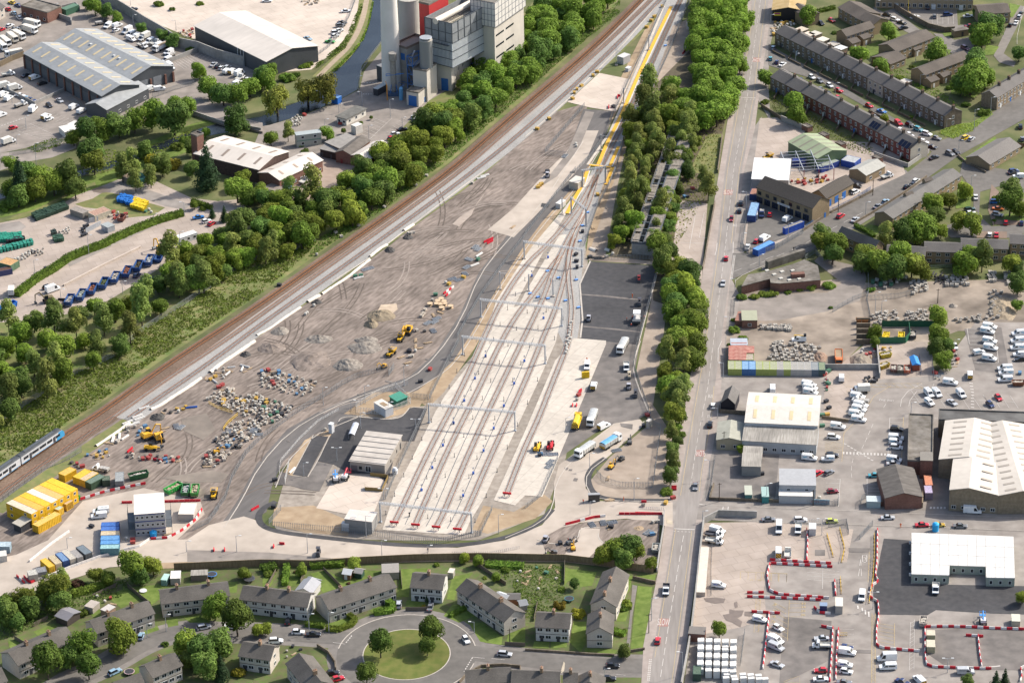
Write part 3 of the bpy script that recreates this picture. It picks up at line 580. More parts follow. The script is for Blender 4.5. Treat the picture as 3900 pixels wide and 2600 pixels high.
def gable(t,a,b,c,h,rise,name,label,cat,wall,roof,ridge='x',ov=.35,group=None,win=0,nf=2,chim=(),dr=0,dm=None,rwin=0,lwin=0,sky=0,skym=None,band=None,ww=1.3,wh=1.05,pw=None,sh_=False,asym=.5):
 A,rz,L,D=FR(t,a,b,c,h)
 th=TH(name,label,cat,(A.x,A.y,0),rz,group,sh_)
 x9(L,D,h,rise,ridge,asym).bd("wall",wall,th)
 rf=x8(L,D,h,rise,ridge,ov,.18,asym).bd("roof",roof,th)
 fl=[1.0,3.5][:nf]if h>4.2 else[1.0]
 for j,z in enumerate(fl):
  for i in rg(win):
   x=L*(i+.5)/win
   if dr and j==0 and(i%max(1,win//dr))==0:x+=L/win*.22
   WN(th,x,0,z,min(ww,L/win*.6),wh,0)
  for i in rg(rwin):WN(th,L,D*(i+.5)/rwin,z,min(ww,D/rwin*.6),wh,pi/2)
  for i in rg(lwin):WN(th,0,D*(i+.5)/lwin,z,min(ww,D/lwin*.6),wh,-pi/2)
 for i in rg(dr):door(th,L*(i+.5)/dr-L/max(win,2)*.28,0,.95,2.05,0,dm or ft(.6,.6,.58))
 for cx in chim:
  ch=MB();y=D/2;x=L*cx;z=h+rise
  if ridge=='y':x,y=L/2,D*cx
  ch.box(x-.42,x+.42,y-.6,y+.6,z-.9,z+1.25);ch.box(x-.5,x+.5,y-.68,y+.68,z+1.25,z+1.4)
  o=ch.bd("chimney",pw or m_chim,rf)
  pt=MB()
  for k in(-.35,0,.35):pt.lathe([(.13,z+1.4),(.1,z+1.85)],6,(x,y+k))
  pt.bd("chimney_pot",ft(.32,.16,.10),o)
 if band:MB().box(-.03,L+.03,-.035,.0,h*.5,h*.5+.14).bd("string_band",band,th)
 if sky:
  sm=skym or ft(.55,.44,.26,.5)
  for i in rg(sky):
   for s in(0,1):
    q=MB()
    if ridge=='x':
     x=L*(i+.5)/sky;sl=rise/(D/2)
     for f0,f1 in(((.25,.75),)):
      y0,y1=D/2*f0,D/2*f1
      pts=[(x-.6,y0,h+sl*y0+.2),(x+.6,y0,h+sl*y0+.2),(x+.6,y1,h+sl*y1+.2),(x-.6,y1,h+sl*y1+.2)]
      if s:pts=[(p[0],D-p[1],p[2])for p in pts][::-1]
      q.add(pts+[(p[0],p[1],p[2]+.06)for p in pts],XY("4 5 6 7 0 1 5 4 1 2 6 5 2 3 7 6 3 0 4 7",4))
    else:
     y=D*(i+.5)/sky;sl=rise/(L/2);x0,x1=L/2*.3,L/2*.75
     if asym!=.5 and s==0:continue
     pts=[(x0,y-.5,h+sl*x0+.2),(x1,y-.5,h+sl*x1+.2),(x1,y+.5,h+sl*x1+.2),(x0,y+.5,h+sl*x0+.2)]
     if s:pts=[(L-p[0],p[1],p[2])for p in pts][::-1]
     q.add(pts+[(p[0],p[1],p[2]+.06)for p in pts],XY("4 5 6 7 0 1 5 4 1 2 6 5 2 3 7 6 3 0 4 7",4))
    q.bd("roof_light",sm,rf)
 return th,L,D
def FB(t,a,b,c,h,name,label,cat,wall,roof,win=0,rwin=0,dr=0,dm=None,nf=1,group=None,par=.0,z0=0.,wz=1.0,ww=1.1,wh=1.0,sh_=False,ov=.08,rth=.14):
 A,rz,L,D=FR(t,a,b,c,h)
 th=TH(name,label,cat,(A.x,A.y,z0),rz,group,sh_)
 MB().box(0,L,0,D,0,h-z0-rth).bd("wall",wall,th)
 r=MB().box(-ov,L+ov,-ov,D+ov,h-z0-rth,h-z0)
 if par:
  for q in((-ov,L+ov,-ov,.25),(-ov,L+ov,D-.25,D+ov),(-ov,.25,.25,D-.25),(L-.25,L+ov,.25,D-.25)):r.box(q[0],q[1],q[2],q[3],h-z0,h-z0+par)
 r.bd("roof",roof,th)
 fh=(h-z0)/nf
 for j in rg(nf):
  for i in rg(win):WN(th,L*(i+.5)/win,0,j*fh+wz,min(ww,L/win*.6),wh,0,cols=1 if ww<1.2 else 2)
  for i in rg(rwin):WN(th,L,D*(i+.5)/rwin,j*fh+wz,min(ww,D/rwin*.6),wh,pi/2,cols=1 if ww<1.2 else 2)
 for i in rg(dr):door(th,L*(i+.9)/(dr+.6),0,.95,2.05,0,dm or ft(.35,.37,.4))
 return th,L,D
m_chim=mat("sooty_chimney_stone",(.10,.08,.062),.95,.2,1.5)
mL=mat("grey_slate_roof",(.088,.08,.073),.75,.12,2.2,c2=(.125,.114,.104),sc2=.12,var2=.2,sx_=(1,3,1),bump=.03)
mN=mat("brown_tile_roof",(.08,.066,.053),.85,.15,2.2,c2=(.12,.10,.083),sc2=.15,var2=.18,sx_=(1,3,1),bump=.03)
mT=mat("dark_terrace_stone",(.12,.095,.066),.95,.2,1.2,c2=(.185,.15,.11),sc2=.15,var2=.3)
m_red=mat("red_house_brick",(.15,.055,.042),.95,.2,1.5,c2=(.20,.085,.065),sc2=.1,var2=.35)
mF=mat("buff_brick",(.215,.16,.095),.95,.12,2,c2=(.27,.205,.125),sc2=.15,var2=.12)
w8=mat("pebbledash_render",(.43,.38,.32),.95,.08,2,c2=(.50,.445,.38),sc2=.2,var2=.14)
mR=mat("white_sheet_roof",(.52,.465,.40),.6,.04,.5,c2=(.58,.52,.45),sc2=.06,var2=.1,sx_=(1,.2,1))
mG=mat("grey_sheet_roof",(.25,.255,.25),.6,.05,.5,c2=(.30,.305,.30),sc2=.06,var2=.1)
w9=mat("weathered_corrugated_roof",(.22,.20,.17),.8,.2,.8,c2=(.36,.33,.285),sc2=.15,var2=.25,sx_=(5,.25,1))
mB=mat("works_red_brick",(.16,.08,.06),.95,.2,1.5,c2=(.22,.115,.085),sc2=.2,var2=.2)
mX=mat("mossy_felt_roof",(.12,.105,.085),.95,.2,.5,c2=(.20,.18,.155),sc2=.15,var2=.3,det=6)
m_clad=mat("dark_grey_cladding",(.075,.08,.085),.6,.1,3,sc2=.2,sx_=(4,4,.3))
def container_mesh(L,W,H,rib=.09,n=14):
 m=MB();pts=[]
 for i in rg(n*2+1):
  x=L*i/(n*2);pts.append((x,rib if i%2 else 0.));
 low=pts;up=[(x,W-y)for x,y in pts[::-1]]
 m.prism(low+up,.12,H-.1)
 for x in(0,L-.16):
  for y in(0,W-.16):m.box(x-.01,x+.17,y-.01,y+.17,0,H)
 m.box(.16,L-.16,-.015,.12,H-.16,H);m.box(.16,L-.16,W-.12,W+.015,H-.16,H);m.box(.16,L-.16,-.012,.1,0,.16)
 m.box(L-.12,L+.012,.16,W-.16,H-.16,H);m.box(-.012,.12,.16,W-.16,H-.16,H)
 return m
def KA(t,a,b,c,h,label,colr,roofc=None,group=None,end=True,sh_=False,cat="container",z0=0.,name="shipping_container",win=0):
 A,rz,L,D=FR(t,a,b,c,h)
 sw=L<D
 th=TH(name,label,cat,(A.x,A.y,z0),rz,group,sh_);cm=ft(colr,.55,var=.14)
 H=h-z0
 if not sw:m=container_mesh(L,D,H)
 else:
  m=container_mesh(D,L,H);m.v=[(L-y,x,z)for x,y,z in m.v]
 m.bd("body",cm,th)
 r=MB();k=12
 for i in rg(k):
  if sw:r.box(.1,L-.1,D*i/k+.03,D*(i+.55)/k,H-.09,H-.02)
  else:r.box(L*i/k+.03,L*(i+.55)/k,.1,D-.1,H-.09,H-.02)
 r.box(.08,L-.08,.08,D-.08,H-.12,H-.06)
 r.bd("roof",ft(roofc or tuple(x*1.0 for x in colr),.6,var=.2),th)
 if end:
  dm=ft(tuple(x*.9 for x in colr),.55)
  if sw:
   for x0,x1 in((.2,L/2-.02),(L/2+.02,L-.2)):
    d=MB().box(x0,x1,-.06,.02,.2,H-.2);d.tb((x1-.25,-.09,.25),(x1-.25,-.09,H-.25),.03,n=5);d.bd("door",dm,th)
  else:
   for y0,y1 in((.2,D/2-.02),(D/2+.02,D-.2)):
    d=MB().box(L-.02,L+.06,y0,y1,.2,H-.2);d.tb((L+.09,y1-.25,.25),(L+.09,y1-.25,H-.25),.03,n=5);d.bd("door",dm,th)
 for i in rg(win):WN(th,L*(i+.5)/win,0,H-1.75,.8,.8,0,cols=1)
 return th
def SK(t,u,v,ang,label,colr,L=6.2,W=2.4,H=1.9,fill=None,group=None,n=12):
 p=P(t,u,v,H*.6);th=TH("open_skip",label,"skip",(p.x,p.y,0),IA(t,u,v,ang),group)
 m=MB();b=.12
 m.box(-L/2+.3,L/2-.3,-W/2+.1,W/2-.1,.2,.36)
 for s in(-1,1):
  m.frus(-L/2+.3,L/2-.3,s*(W/2-.1)-.05,s*(W/2-.1)+.05,.3,-L/2,L/2,s*W/2-.05,s*W/2+.05,H)
  for i in rg(7):m.box(-L/2+.5+i*(L-1)/6-.06,-L/2+.5+i*(L-1)/6+.06,s*(W/2+.06)-.05,s*(W/2+.06)+.05,.4,H)
  m.box(-L/2,L/2,s*W/2-.1,s*W/2+.1,H-.08,H+.06)
  m.frus(s*(L/2-.3)-.05,s*(L/2-.3)+.05,-W/2+.1,W/2-.1,.3,s*L/2-.05,s*L/2+.05,-W/2,W/2,H)
  m.box(s*L/2-.09,s*L/2+.09,-W/2,W/2,H-.08,H+.06)
 m.bd("body",ft(colr,.6,var=.2),th)
 if fill:
  rr=RDM(int(u+v));fm=MB()
  for i in rg(46):
   s=rr.un(.2,.7);fm.cbox((rr.un(-L/2+.5,L/2-.5),rr.un(-W/2+.4,W/2-.4),H*.45+rr.un(0,.5)),(s*1.4,s,s*.6),rr.un(0,3))
  fm.box(-L/2+.2,L/2-.2,-W/2+.15,W/2-.15,.4,H*.55)
  fm.bd("load",mat("load_%d_%d"%(fill[0]*99,fill[2]*99),fill,.9,.5,2.5,var2=.3),th)
 return th
def leafcloud(rnd,blobs,n,s0,s1,core=.72,core_m=1):
 m=MB();tot=sum(b[3]**2 for b in blobs)
 for bx,by,bz,br,bq in blobs:
  k=int(n*br*br/tot)
  for _ in rg(k):
   z=rnd.un(-.55,1);a=rnd.un(0,6.283);q=sqrt(max(0,1-z*z));d=V3((q*cos(a),q*sin(a),z))
   lump=1+.22*noise.noise(V3((bx,by,bz))*.7+d*1.9)+.1*noise.noise(d*5+V3((bx,3,bz)))
   rr=br*lump*(1 if rnd.random()<.72 else rnd.un(.72,1.08))
   c=V3((bx,by,bz))+V3((d.x,d.y,d.z*bq))*rr
   nrm=(d+V3((rnd.gauss(0,.42),rnd.gauss(0,.42),rnd.gauss(0,.42)+.3))).normalized()
   e1=nrm.orthogonal().normalized();e1=(Matrix.Rotation(rnd.un(0,6.28),3,nrm)@e1);e2=nrm.cross(e1)
   s=rnd.un(s0,s1);up=nrm*s*.25
   m.add([c-e1*s,c+e2*s*.62-up,c+e1*s,c-e2*s*.62-up],[(0,1,2),(0,2,3)])
 if core:
  for bx,by,bz,br,bq in blobs:
   bm=bmesh.new();bmesh.ops.create_icosphere(bm,subdivisions=1,radius=br*core)
   m.add([(v.co.x*(1+.2*noise.noise(v.co*1.3))+bx,v.co.y+by,v.co.z*bq+bz)for v in bm.verts],[tuple(v.index for v in f.verts)for f in bm.faces]);bm.free()
 return m
def tree_mesh(kind,seed):
 rnd=RDM(seed);RR=4.0
 bl=[]
 if kind in('broad','light','dark'):
  H=9.0
  bl.append((0,0,H-4.2,2.9,.95))
  for i in rg(9):
   a=i*2.4+rnd.un(-.4,.4);q=rnd.un(1.3,2.35);bl.append((q*cos(a),q*sin(a),rnd.un(H-6.9,H-2.3),rnd.un(1.3,2.1),.95))
  cr=leafcloud(rnd,bl,2600,.2,.42);tk=(.26,.12,H-4)
 elif kind=='birch':
  H=8.5
  for i in rg(10):
   a=i*2.4;q=rnd.un(.5,2.0);z=rnd.un(2.2,H-1.2);q*=max(.35,1-(z-3)/8);bl.append((q*cos(a),q*sin(a),z,rnd.un(.9,1.5),1.15))
  cr=leafcloud(rnd,bl,2100,.15,.32,.6);tk=(.16,.06,H-2)
 elif kind=='conifer':
  H=13.0
  for i in rg(11):
   f=i/10;a=i*2.4;q=.9*(1-f);bl.append((q*cos(a),q*sin(a),1.4+f*(H-2),2.7*(1-f)+.45,.8))
  cr=leafcloud(rnd,bl,2400,.17,.36,.7);tk=(.28,.08,H-2)
 elif kind=='willow':
  H=8.5
  for i in rg(12):
   a=i*2.4+rnd.un(-.3,.3);q=rnd.un(1.2,3.0);bl.append((q*cos(a),q*sin(a),rnd.un(2.2,H-2.4),rnd.un(1.0,1.6),1.6))
  bl.append((0,0,H-3,2.2,1));cr=leafcloud(rnd,bl,2500,.16,.36,.62);tk=(.35,.15,H-4)
 elif kind=='round':
  H=7.6
  bl.append((0,0,4.5,2.9,1.0))
  for i in rg(7):
   a=i*2.4;bl.append((1.1*cos(a),1.1*sin(a),3.3+i*.45,1.5+.1*(i%3),.95))
  cr=leafcloud(rnd,bl,2800,.18,.36);tk=(.2,.1,3)
 else:
  H=3.6
  for i in rg(8):
   a=i*2.4;q=rnd.un(.8,2.6);bl.append((q*cos(a),q*sin(a),rnd.un(.6,1.7),rnd.un(1.0,1.7),.85))
  cr=leafcloud(rnd,bl,1100,.22,.46);tk=(.12,.06,1)
 t=MB();t.tb((0,0,-.2),(.1,.05,tk[2]*.55),tk[0],tk[0]*.75,7);t.tb((.1,.05,tk[2]*.55),(0,.1,tk[2]),tk[0]*.75,tk[1],7)
 for i in rg(5):
  a=i*1.3;z=tk[2]*(.45+.1*i);t.tb((.05,.05,z),(1.5*cos(a),1.5*sin(a),z+1.3),tk[0]*.4,tk[1]*.4,5)
 return cr,t,H
m_bark=mat("tree_bark",(.075,.06,.045),.95,.25,2)
LEAF=dict(broad=leafmat("broadleaf_foliage",(.155,.21,.028)),light=leafmat("yellowgreen_foliage",(.17,.235,.028)),dark=leafmat("dark_foliage",(.105,.16,.032)),birch=leafmat("birch_foliage",(.18,.22,.05)),conifer=leafmat("conifer_needles",(.038,.07,.028),.05),willow=leafmat("willow_foliage",(.19,.205,.036)),round=leafmat("maple_foliage",(.085,.13,.02),.05),bush=leafmat("bush_foliage",(.125,.185,.026)),gold=leafmat("golden_foliage",(.22,.20,.02)),copper=leafmat("copper_foliage",(.09,.05,.028)))
TREE={};RN=dict(round=3.0,birch=2.6,conifer=3.0)
NAMES=dict(broad="broadleaf_tree",light="broadleaf_tree",dark="broadleaf_tree",birch="birch_tree",conifer="conifer_tree",willow="willow_tree",round="maple_tree",bush="shrub",gold="shrub",copper="shrub")
CATS=dict(broad="tree",light="tree",dark="tree",birch="tree",conifer="conifer",willow="willow tree",round="tree",bush="bush",gold="bush",copper="bush")
DESC=dict(broad="full green broadleaf tree",light="bright yellow-green broadleaf tree",dark="dark green broadleaf tree",birch="loose pale green birch tree",conifer="tall dark conifer",willow="drooping yellow-green willow",round="dense rounded green tree",bush="low green bush",gold="golden green bush",copper="coppery brown bush")
TRND=RDM(3)
SEEDS=[];RAW={}
def tree_w(x,y,rad,kind,where,hs=1.,group=None):
 var=TRND.randrange(4 if kind in('broad','birch')else 3);rad*=1.08
 if(kind,var)not in TREE:
  cr,tk,H=tree_mesh({'gold':'bush','copper':'bush'}.get(kind,kind),sum(map(ord,kind))+var*13)
  TREE[kind,var]=(cr.mesh("crown",LEAF[kind]),tk.mesh("trunk",m_bark),H)
 s=rad/RN.get(kind,3.8);SEEDS.append((y,x,s,s*hs*TRND.un(.9,1.12),TRND.un(0,6.28),kind,var,where,group))
def grow_trees():
 cnt={};far={}
 for q in sorted(SEEDS):
  y,x,s,sz,rz,kind,var,where,group=q;nm=NAMES[kind];cnt[nm]=cnt.get(nm,0)+1
  if cnt[nm]>290:far.setdefault(kind,[]).append(q);continue
  cr,tk,H=TREE[kind,var];o=raw(nm);o.location=(x,y,0);o.rotation_euler=(0,0,rz);o.scale=(s,s,sz)
  link("crown",cr,o);link("trunk",tk,o);reg(o,"%s %s"%(DESC[kind],where),CATS[kind],group)
 if not far:return
 ks=list(far);V_=[];F_=[];I_=[];n0=0
 for i,k in enumerate(ks):
  for y,x,s,sz,rz,kind,var,*_ in far[k]:
   M=Matrix.Translation((x,y,0))@Matrix.Rotation(rz,4,'Z')@Matrix.Diagonal((s,s,sz,1));M=np.array(M)
   for me,mi in((TREE[kind,var][0],i),(TREE[kind,var][1],len(ks))):
    if me.name not in RAW:c=np.empty(len(me.vertices)*3);me.vertices.foreach_get("co",c);RAW[me.name]=(c.reshape(-1,3),[tuple(f.vertices)for f in me.polygons])
    c,fs=RAW[me.name];V_.append(c@M[:3,:3].T+M[:3,3]);F_+=[tuple(j+n0 for j in f)for f in fs];I_+=[mi]*len(fs);n0+=len(c)
 me=bpy.data.meshes.new("woodland");me.from_pydata(np.concatenate(V_),[],F_);[me.materials.append(LEAF[k])for k in ks];me.materials.append(m_bark);me.polygons.foreach_set("material_index",I_)
 o=link("woodland",me);o["kind"]="stuff";o["label"]="far trees of the belts beyond the railway, reading as one wood"
def TR(t,u,v,r,kind,where,hs=1.,group=None):
 g=P(t,u,v,5.);k=ppm(g)*(2.352*1.658163 if t!='F' else 1.)
 rad=r/k;H={'bush':3.4,'gold':3.4,'copper':3.4,'conifer':13,'round':7.6}.get(kind,8.8)*rad/RN.get(kind,3.8)*hs
 p=P(t,u,v,H*.55);return tree_w(p.x,p.y,rad,kind,where,hs,group)
def BE(t,poly,sp,kinds,r0,r1,where,seed,hs=1.,maxn=400,group=None):
 rnd=RDM(seed)
 for x,y in w3(t,poly,sp,rnd,maxn,(r0+r1)*.5):tree_w(x,y,rnd.un(r0,r1),rnd.choice(kinds),where,hs*rnd.un(.85,1.12),group or where)
def HG(t,pts,w,h,label,kind='bush',cat="hedge",name="hedge"):
 pts=pp(pts)
 q=RS(line(t,pts),.5);rnd=RDM(int(pts[0][0]));m=MB();o0=q[0]
 for i,p in enumerate(q):
  d=TG(q,i);n=V3((-d.y,d.x,0))
  for _ in rg(int(7*w*h/2+5)):
   c=p-o0+n*rnd.un(-w/2,w/2)+d*rnd.un(-.3,.3);c.z=rnd.un(.1,h)
   if abs((c-(p-o0)).dot(n))<w*.35:c.z=h*rnd.un(.85,1.08)
   e=V3((rnd.gauss(0,1),rnd.gauss(0,1),rnd.gauss(0,.6))).normalized();f=e.orthogonal().normalized();s=rnd.un(.16,.34)
   m.add([c-e*s,c-f*s*.7,c+e*s,c+f*s*.7],[(0,1,2,3)])
 for i in rg(len(q)-1):
  a,b=q[i]-o0,q[i+1]-o0;d=TG(q,i);n=V3((-d.y,d.x,0))*w*.36
  m.add([a-n,b-n,b+n,a+n]+[x+V3((0,0,h*.8))for x in(a-n,b-n,b+n,a+n)],XY("4 5 6 7 0 1 5 4 2 3 7 6 1 2 6 5 3 0 4 7",4))
 o=m.bd(name,LEAF[kind]);o.location=o0;return reg(o,label,cat)
def SB(name,t,poly,n,s0,s1,h,m_,seed=1,label=None):
 rnd=RDM(seed);q=[P(t,*p)for p in pp(poly)];pl=[(p.x,p.y)for p in q]
 x0,x1=min(p[0]for p in pl),max(p[0]for p in pl);y0,y1=min(p[1]for p in pl),max(p[1]for p in pl);m=MB();k=0;tr=0
 while k<n and tr<n*20:
  tr+=1;x,y=rnd.un(x0,x1),rnd.un(y0,y1)
  if not inpoly(x,y,pl):continue
  nz=noise.noise(V3((x*.09,y*.09,seed)))+.5*noise.noise(V3((x*.3,y*.3,seed)))
  if nz<-.3 and rnd.random()<.8:continue
  z=.15+h*max(.1,nz+.25)*rnd.un(.3,1.2);e=V3((rnd.gauss(0,1),rnd.gauss(0,1),rnd.gauss(0,.45))).normalized();f=e.orthogonal().normalized();s=rnd.un(s0,s1);c=V3((x,y,z))
  m.add([c-e*s,c-f*s*.7,c+e*s,c+f*s*.7],[(0,1,2,3)]);k+=1
 o=m.bd(name,m_);o["kind"]="stuff";o["label"]=label or "low tangled green scrub covering the bank";return o
def WL(t,pts,w,h,label,m,name="stone_wall",cat="wall",cop=None,z=0.,sm=0):
 q=line(t,pts,0,sm);o0=q[0].copy();mb=MB();cp=MB()
 for i in rg(len(q)-1):
  a,b=q[i]-o0,q[i+1]-o0;d=(b-a).normalized();n=V3((-d.y,d.x,0))*w/2;e=d*w*.5
  vs=[a-n-e*.0,b-n+e*.0,b+n,a+n];vs=[V3((v.x,v.y,z))for v in vs]+[V3((v.x,v.y,z+h))for v in vs]
  F6=XY("0 3 2 1 4 5 6 7 0 1 5 4 1 2 6 5 2 3 7 6 3 0 4 7",4);mb.add(vs,F6)
  if cop:n2=n*1.35;vs=[a-n2,b-n2,b+n2,a+n2];cp.add([V3((v.x,v.y,z+h+.01))for v in vs]+[V3((v.x,v.y,z+h+.12))for v in vs],F6)
 th=TH(name,label,cat,o0);mb.bd("wall_body",m,th)
 if cop:cp.bd("coping",cop,th)
 return th
def FL(t,pts,h,label,m=None,name="palisade_fence",cat="fence",step=.42,sw=.16,post=3.,rails=True,sm=0,z=0.):
 m=m or mS;q=RS(line(t,pts,0,sm),step);o0=q[0].copy();mb=MB();pm=MB();L=0;last=-9
 for i,p in enumerate(q):
  d=TG(q,i);a=atan2(d.y,d.x);mb.cbox((p.x-o0.x,p.y-o0.y,z+.1),(sw,.03,h-.1),a)
  if i*step-last>=post:pm.cbox((p.x-o0.x,p.y-o0.y,z),(.1,.12,h+.05),a);last=i*step
 if rails:
  for k in rg(0,len(q)-1):
   a,b=q[k]-o0,q[k+1]-o0
   for zz in(.35,h-.35):mb.tb((a.x,a.y,z+zz),(b.x,b.y,z+zz),.035,n=4)
 th=TH(name,label,cat,o0);mb.bd("pale_panel",m,th);pm.bd("fence_posts",m,th);return th
def BF(t,pts,h,label,m,name="timber_fence",w=.08):return WL(t,pts,w,h,label,m,name,"fence")
# ========== BUILDERS: vehicles, plant, street furniture
def WH(th,xs,y,r=.32,w=.24):
 k=("wheel",r,w)
 if k not in WIN:WIN[k]=MB().tb((0,-w/2,0),(0,w/2,0),r,n=10).mesh("wheel",m_tyre)
 for x in xs:
  for s in(-1,1):o=link("wheel",WIN[k],th);o.location=(x,s*y,r)
def pmesh(key,fn):
 if key not in WIN:WIN[key]=fn()
 return WIN[key]
def car(kind,colr):
 th=raw({'hatch':"hatchback_car",'saloon':"saloon_car",'suv':"suv_car",'estate':"estate_car"}[kind]);pm=ft(colr,.3,coat=.5)
 L,W,H={'hatch':(4.0,1.76,1.48),'saloon':(4.65,1.8,1.42),'suv':(4.5,1.86,1.68),'estate':(4.6,1.8,1.5)}[kind];l=L/2;b=.78 if kind!='suv' else .95
 rear={'hatch':(-l+.25,-l+.55),'saloon':(-l+1.0,-l+1.65),'suv':(-l+.2,-l+.5),'estate':(-l+.2,-l+.6)}[kind]
 def body():
  m=MB();tb=b-.04 if kind=='saloon' else b
  m.xz([(-l+.05,.25),(l-.1,.25),(l,.45),(l-.08,.66),(l-.95,b-.02),(l-1.35,b),(rear[0],b),(-l+.12,tb),(-l,.55)],-W/2,W/2,.1)
  m.frus(rear[1]-.05,l-1.95,-W/2+.26,W/2-.26,H-.07,rear[1]+.1,l-2.1,-W/2+.32,W/2-.32,H);return m.mesh("body",ft(colr,.3,coat=.5))
 k=("cb",kind,tuple(colr));link("body",pmesh(k,body),th)
 link("windows",pmesh(("cw",kind),lambda:MB().frus(rear[0],l-1.3,-W/2+.1,W/2-.1,b-.03,rear[1],l-2.0,-W/2+.26,W/2-.26,H-.05).mesh("windows",mY)),th)
 hl=pmesh(("ch",kind),lambda:MB().box(-.1,.06,-.2,.2,0,.14).mesh("headlight",ft(.8,.8,.78,.2)))
 tl=pmesh(("ct",kind),lambda:MB().box(-.06,.05,-.15,.15,0,.2).mesh("tail_light",ft(.35,.02,.02,.3)))
 for s in(-1,1):
  o=link("headlight",hl,th);o.location=(l-.12,s*(W/2-.32),.56);o=link("tail_light",tl,th);o.location=(-l+.03,s*(W/2-.28),.6)
 WH(th,(l-.8,-l+.75),W/2-.13);return th
def van(size='m',colr=WHITE,chev=False,logo=None,rack=False,win=False,text=None):
 th=raw("panel_van" if not win else "minibus");pm=ft(colr,.35,coat=.3)
 L,W,H={'s':(4.4,1.8,1.82),'m':(5.2,1.98,2.02),'l':(5.9,2.05,2.62)}[size];l=L/2;bz=1.05
 xb=l-1.0;xs=l-1.75
 def body():
  m=MB();m.xz([(-l,.35),(l-.15,.35),(l,.6),(l-.1,bz-.12),(xb,bz+.02),(xs,H-.12),(xs-.35,H),(-l+.1,H),(-l,H-.2)],-W/2,W/2,.12);return m.mesh("body",pm)
 link("body",pmesh(("vb",size,tuple(colr)),body),th)
 d=V3((xs-xb,0,H-.12-bz-.02));n=V3((-d.z,0,d.x)).normalized();n=n if n.x>0 else-n
 def ws():
  a=V3((xb,0,bz+.02))+d*.12+n*.02;c=V3((xb,0,bz+.02))+d*.95+n*.02;y0,y1=W/2-.2,W/2-.27
  return MB().add([a+V3((0,-y0,0)),a+V3((0,y0,0)),c+V3((0,y1,0)),c+V3((0,-y1,0)),a+V3((0,-y0,0))-n*.06,a+V3((0,y0,0))-n*.06,c+V3((0,y1,0))-n*.06,c+V3((0,-y1,0))-n*.06],XY("0 1 2 3 7 6 5 4 0 4 5 1 1 5 6 2 2 6 7 3 3 7 4 0",4)).mesh("windscreen",mY)
 link("windscreen",pmesh(("vw",size),ws),th)
 for s in(-1,1):
  def sw(s=s):
   m=MB();e=W/2-.035
   m.xz([(xb-.25,bz+.05),(xs-.1,H-.4),(xs-.75,H-.4),(xs-.75,bz+.05)],s*(e+.01),s*(e-.2),0)
   if win:m.box(-l+.5,xs-.95,s*(e-.12)-.08,s*(e-.12)+.11,bz+.1,H-.45)
   return m.mesh("side_window",mY)
  link("side_window",pmesh(("vs",size,s,win),sw),th)
 link("bumper",pmesh(("vbm",size),lambda:MB().box(l-.2,l+.05,-W/2+.05,W/2-.05,.3,.58).box(-l-.05,-l+.1,-W/2+.05,W/2-.05,.35,.55).mesh("bumper",mK)),th)
 if chev:link("rear_chevrons",pmesh(("vc",size),lambda:MB().box(-l-.03,-l+.02,-W/2+.12,W/2-.12,.6,H-.25).mesh("rear_chevrons",m_chev)),th)
 if logo:
  for s in(-1,1):
   def lg(s=s):
    m=MB();y=s*(W/2-.02)
    for i in rg(7):
     a=i/6;x=-l+.6+a*1.25;z=1.15+.45*abs(a-.35)**.8;m.box(x-.13,x+.13,min(y,y+s*.03),max(y,y+s*.03),z-.1,z+.16)
    return m.mesh("company_mark",ft(.08,.42,.6,.5))
   link("company_mark",pmesh(("vl",size,s),lg),th)
 if text:
  for s in(-1,1):link("company_mark",pmesh(("vt",size,s),lambda s=s:MB().box(-l+.7,-l+1.9,min(s*(W/2-.03),s*(W/2+.0)),max(s*(W/2-.03),s*W/2),1.0,1.35).mesh("company_mark",ft(.08,.1,.35,.5))),th)
 if rack:link("roof_rack",pmesh(("vr",size),lambda:rackmb(l,W,H).mesh("roof_rack",ft((.5,.5,.5),.4,.3))),th)
 WH(th,(l-.95,-l+1.0),W/2-.14,.34);return th
def rackmb(l,W,H):
 m=MB()
 for i in rg(5):m.tb((-l+.4+i*.75,-W/2+.2,H+.15),(-l+.4+i*.75,W/2-.2,H+.15),.03,n=4)
 for y in(-.6,-.2,.2,.6):m.tb((-l+.3,y,H+.15),(l-2.0,y,H+.15),.03,n=4)
 return m
def cabmb(x0,x1,W,z0,z1,sl=.35):
 return MB().xz([(x0,z0),(x1-.05,z0),(x1,z0+.5),(x1-.1,z0+(z1-z0)*.5),(x1-sl,z1-.1),(x1-sl-.25,z1),(x0,z1)],-W/2,W/2,.08)
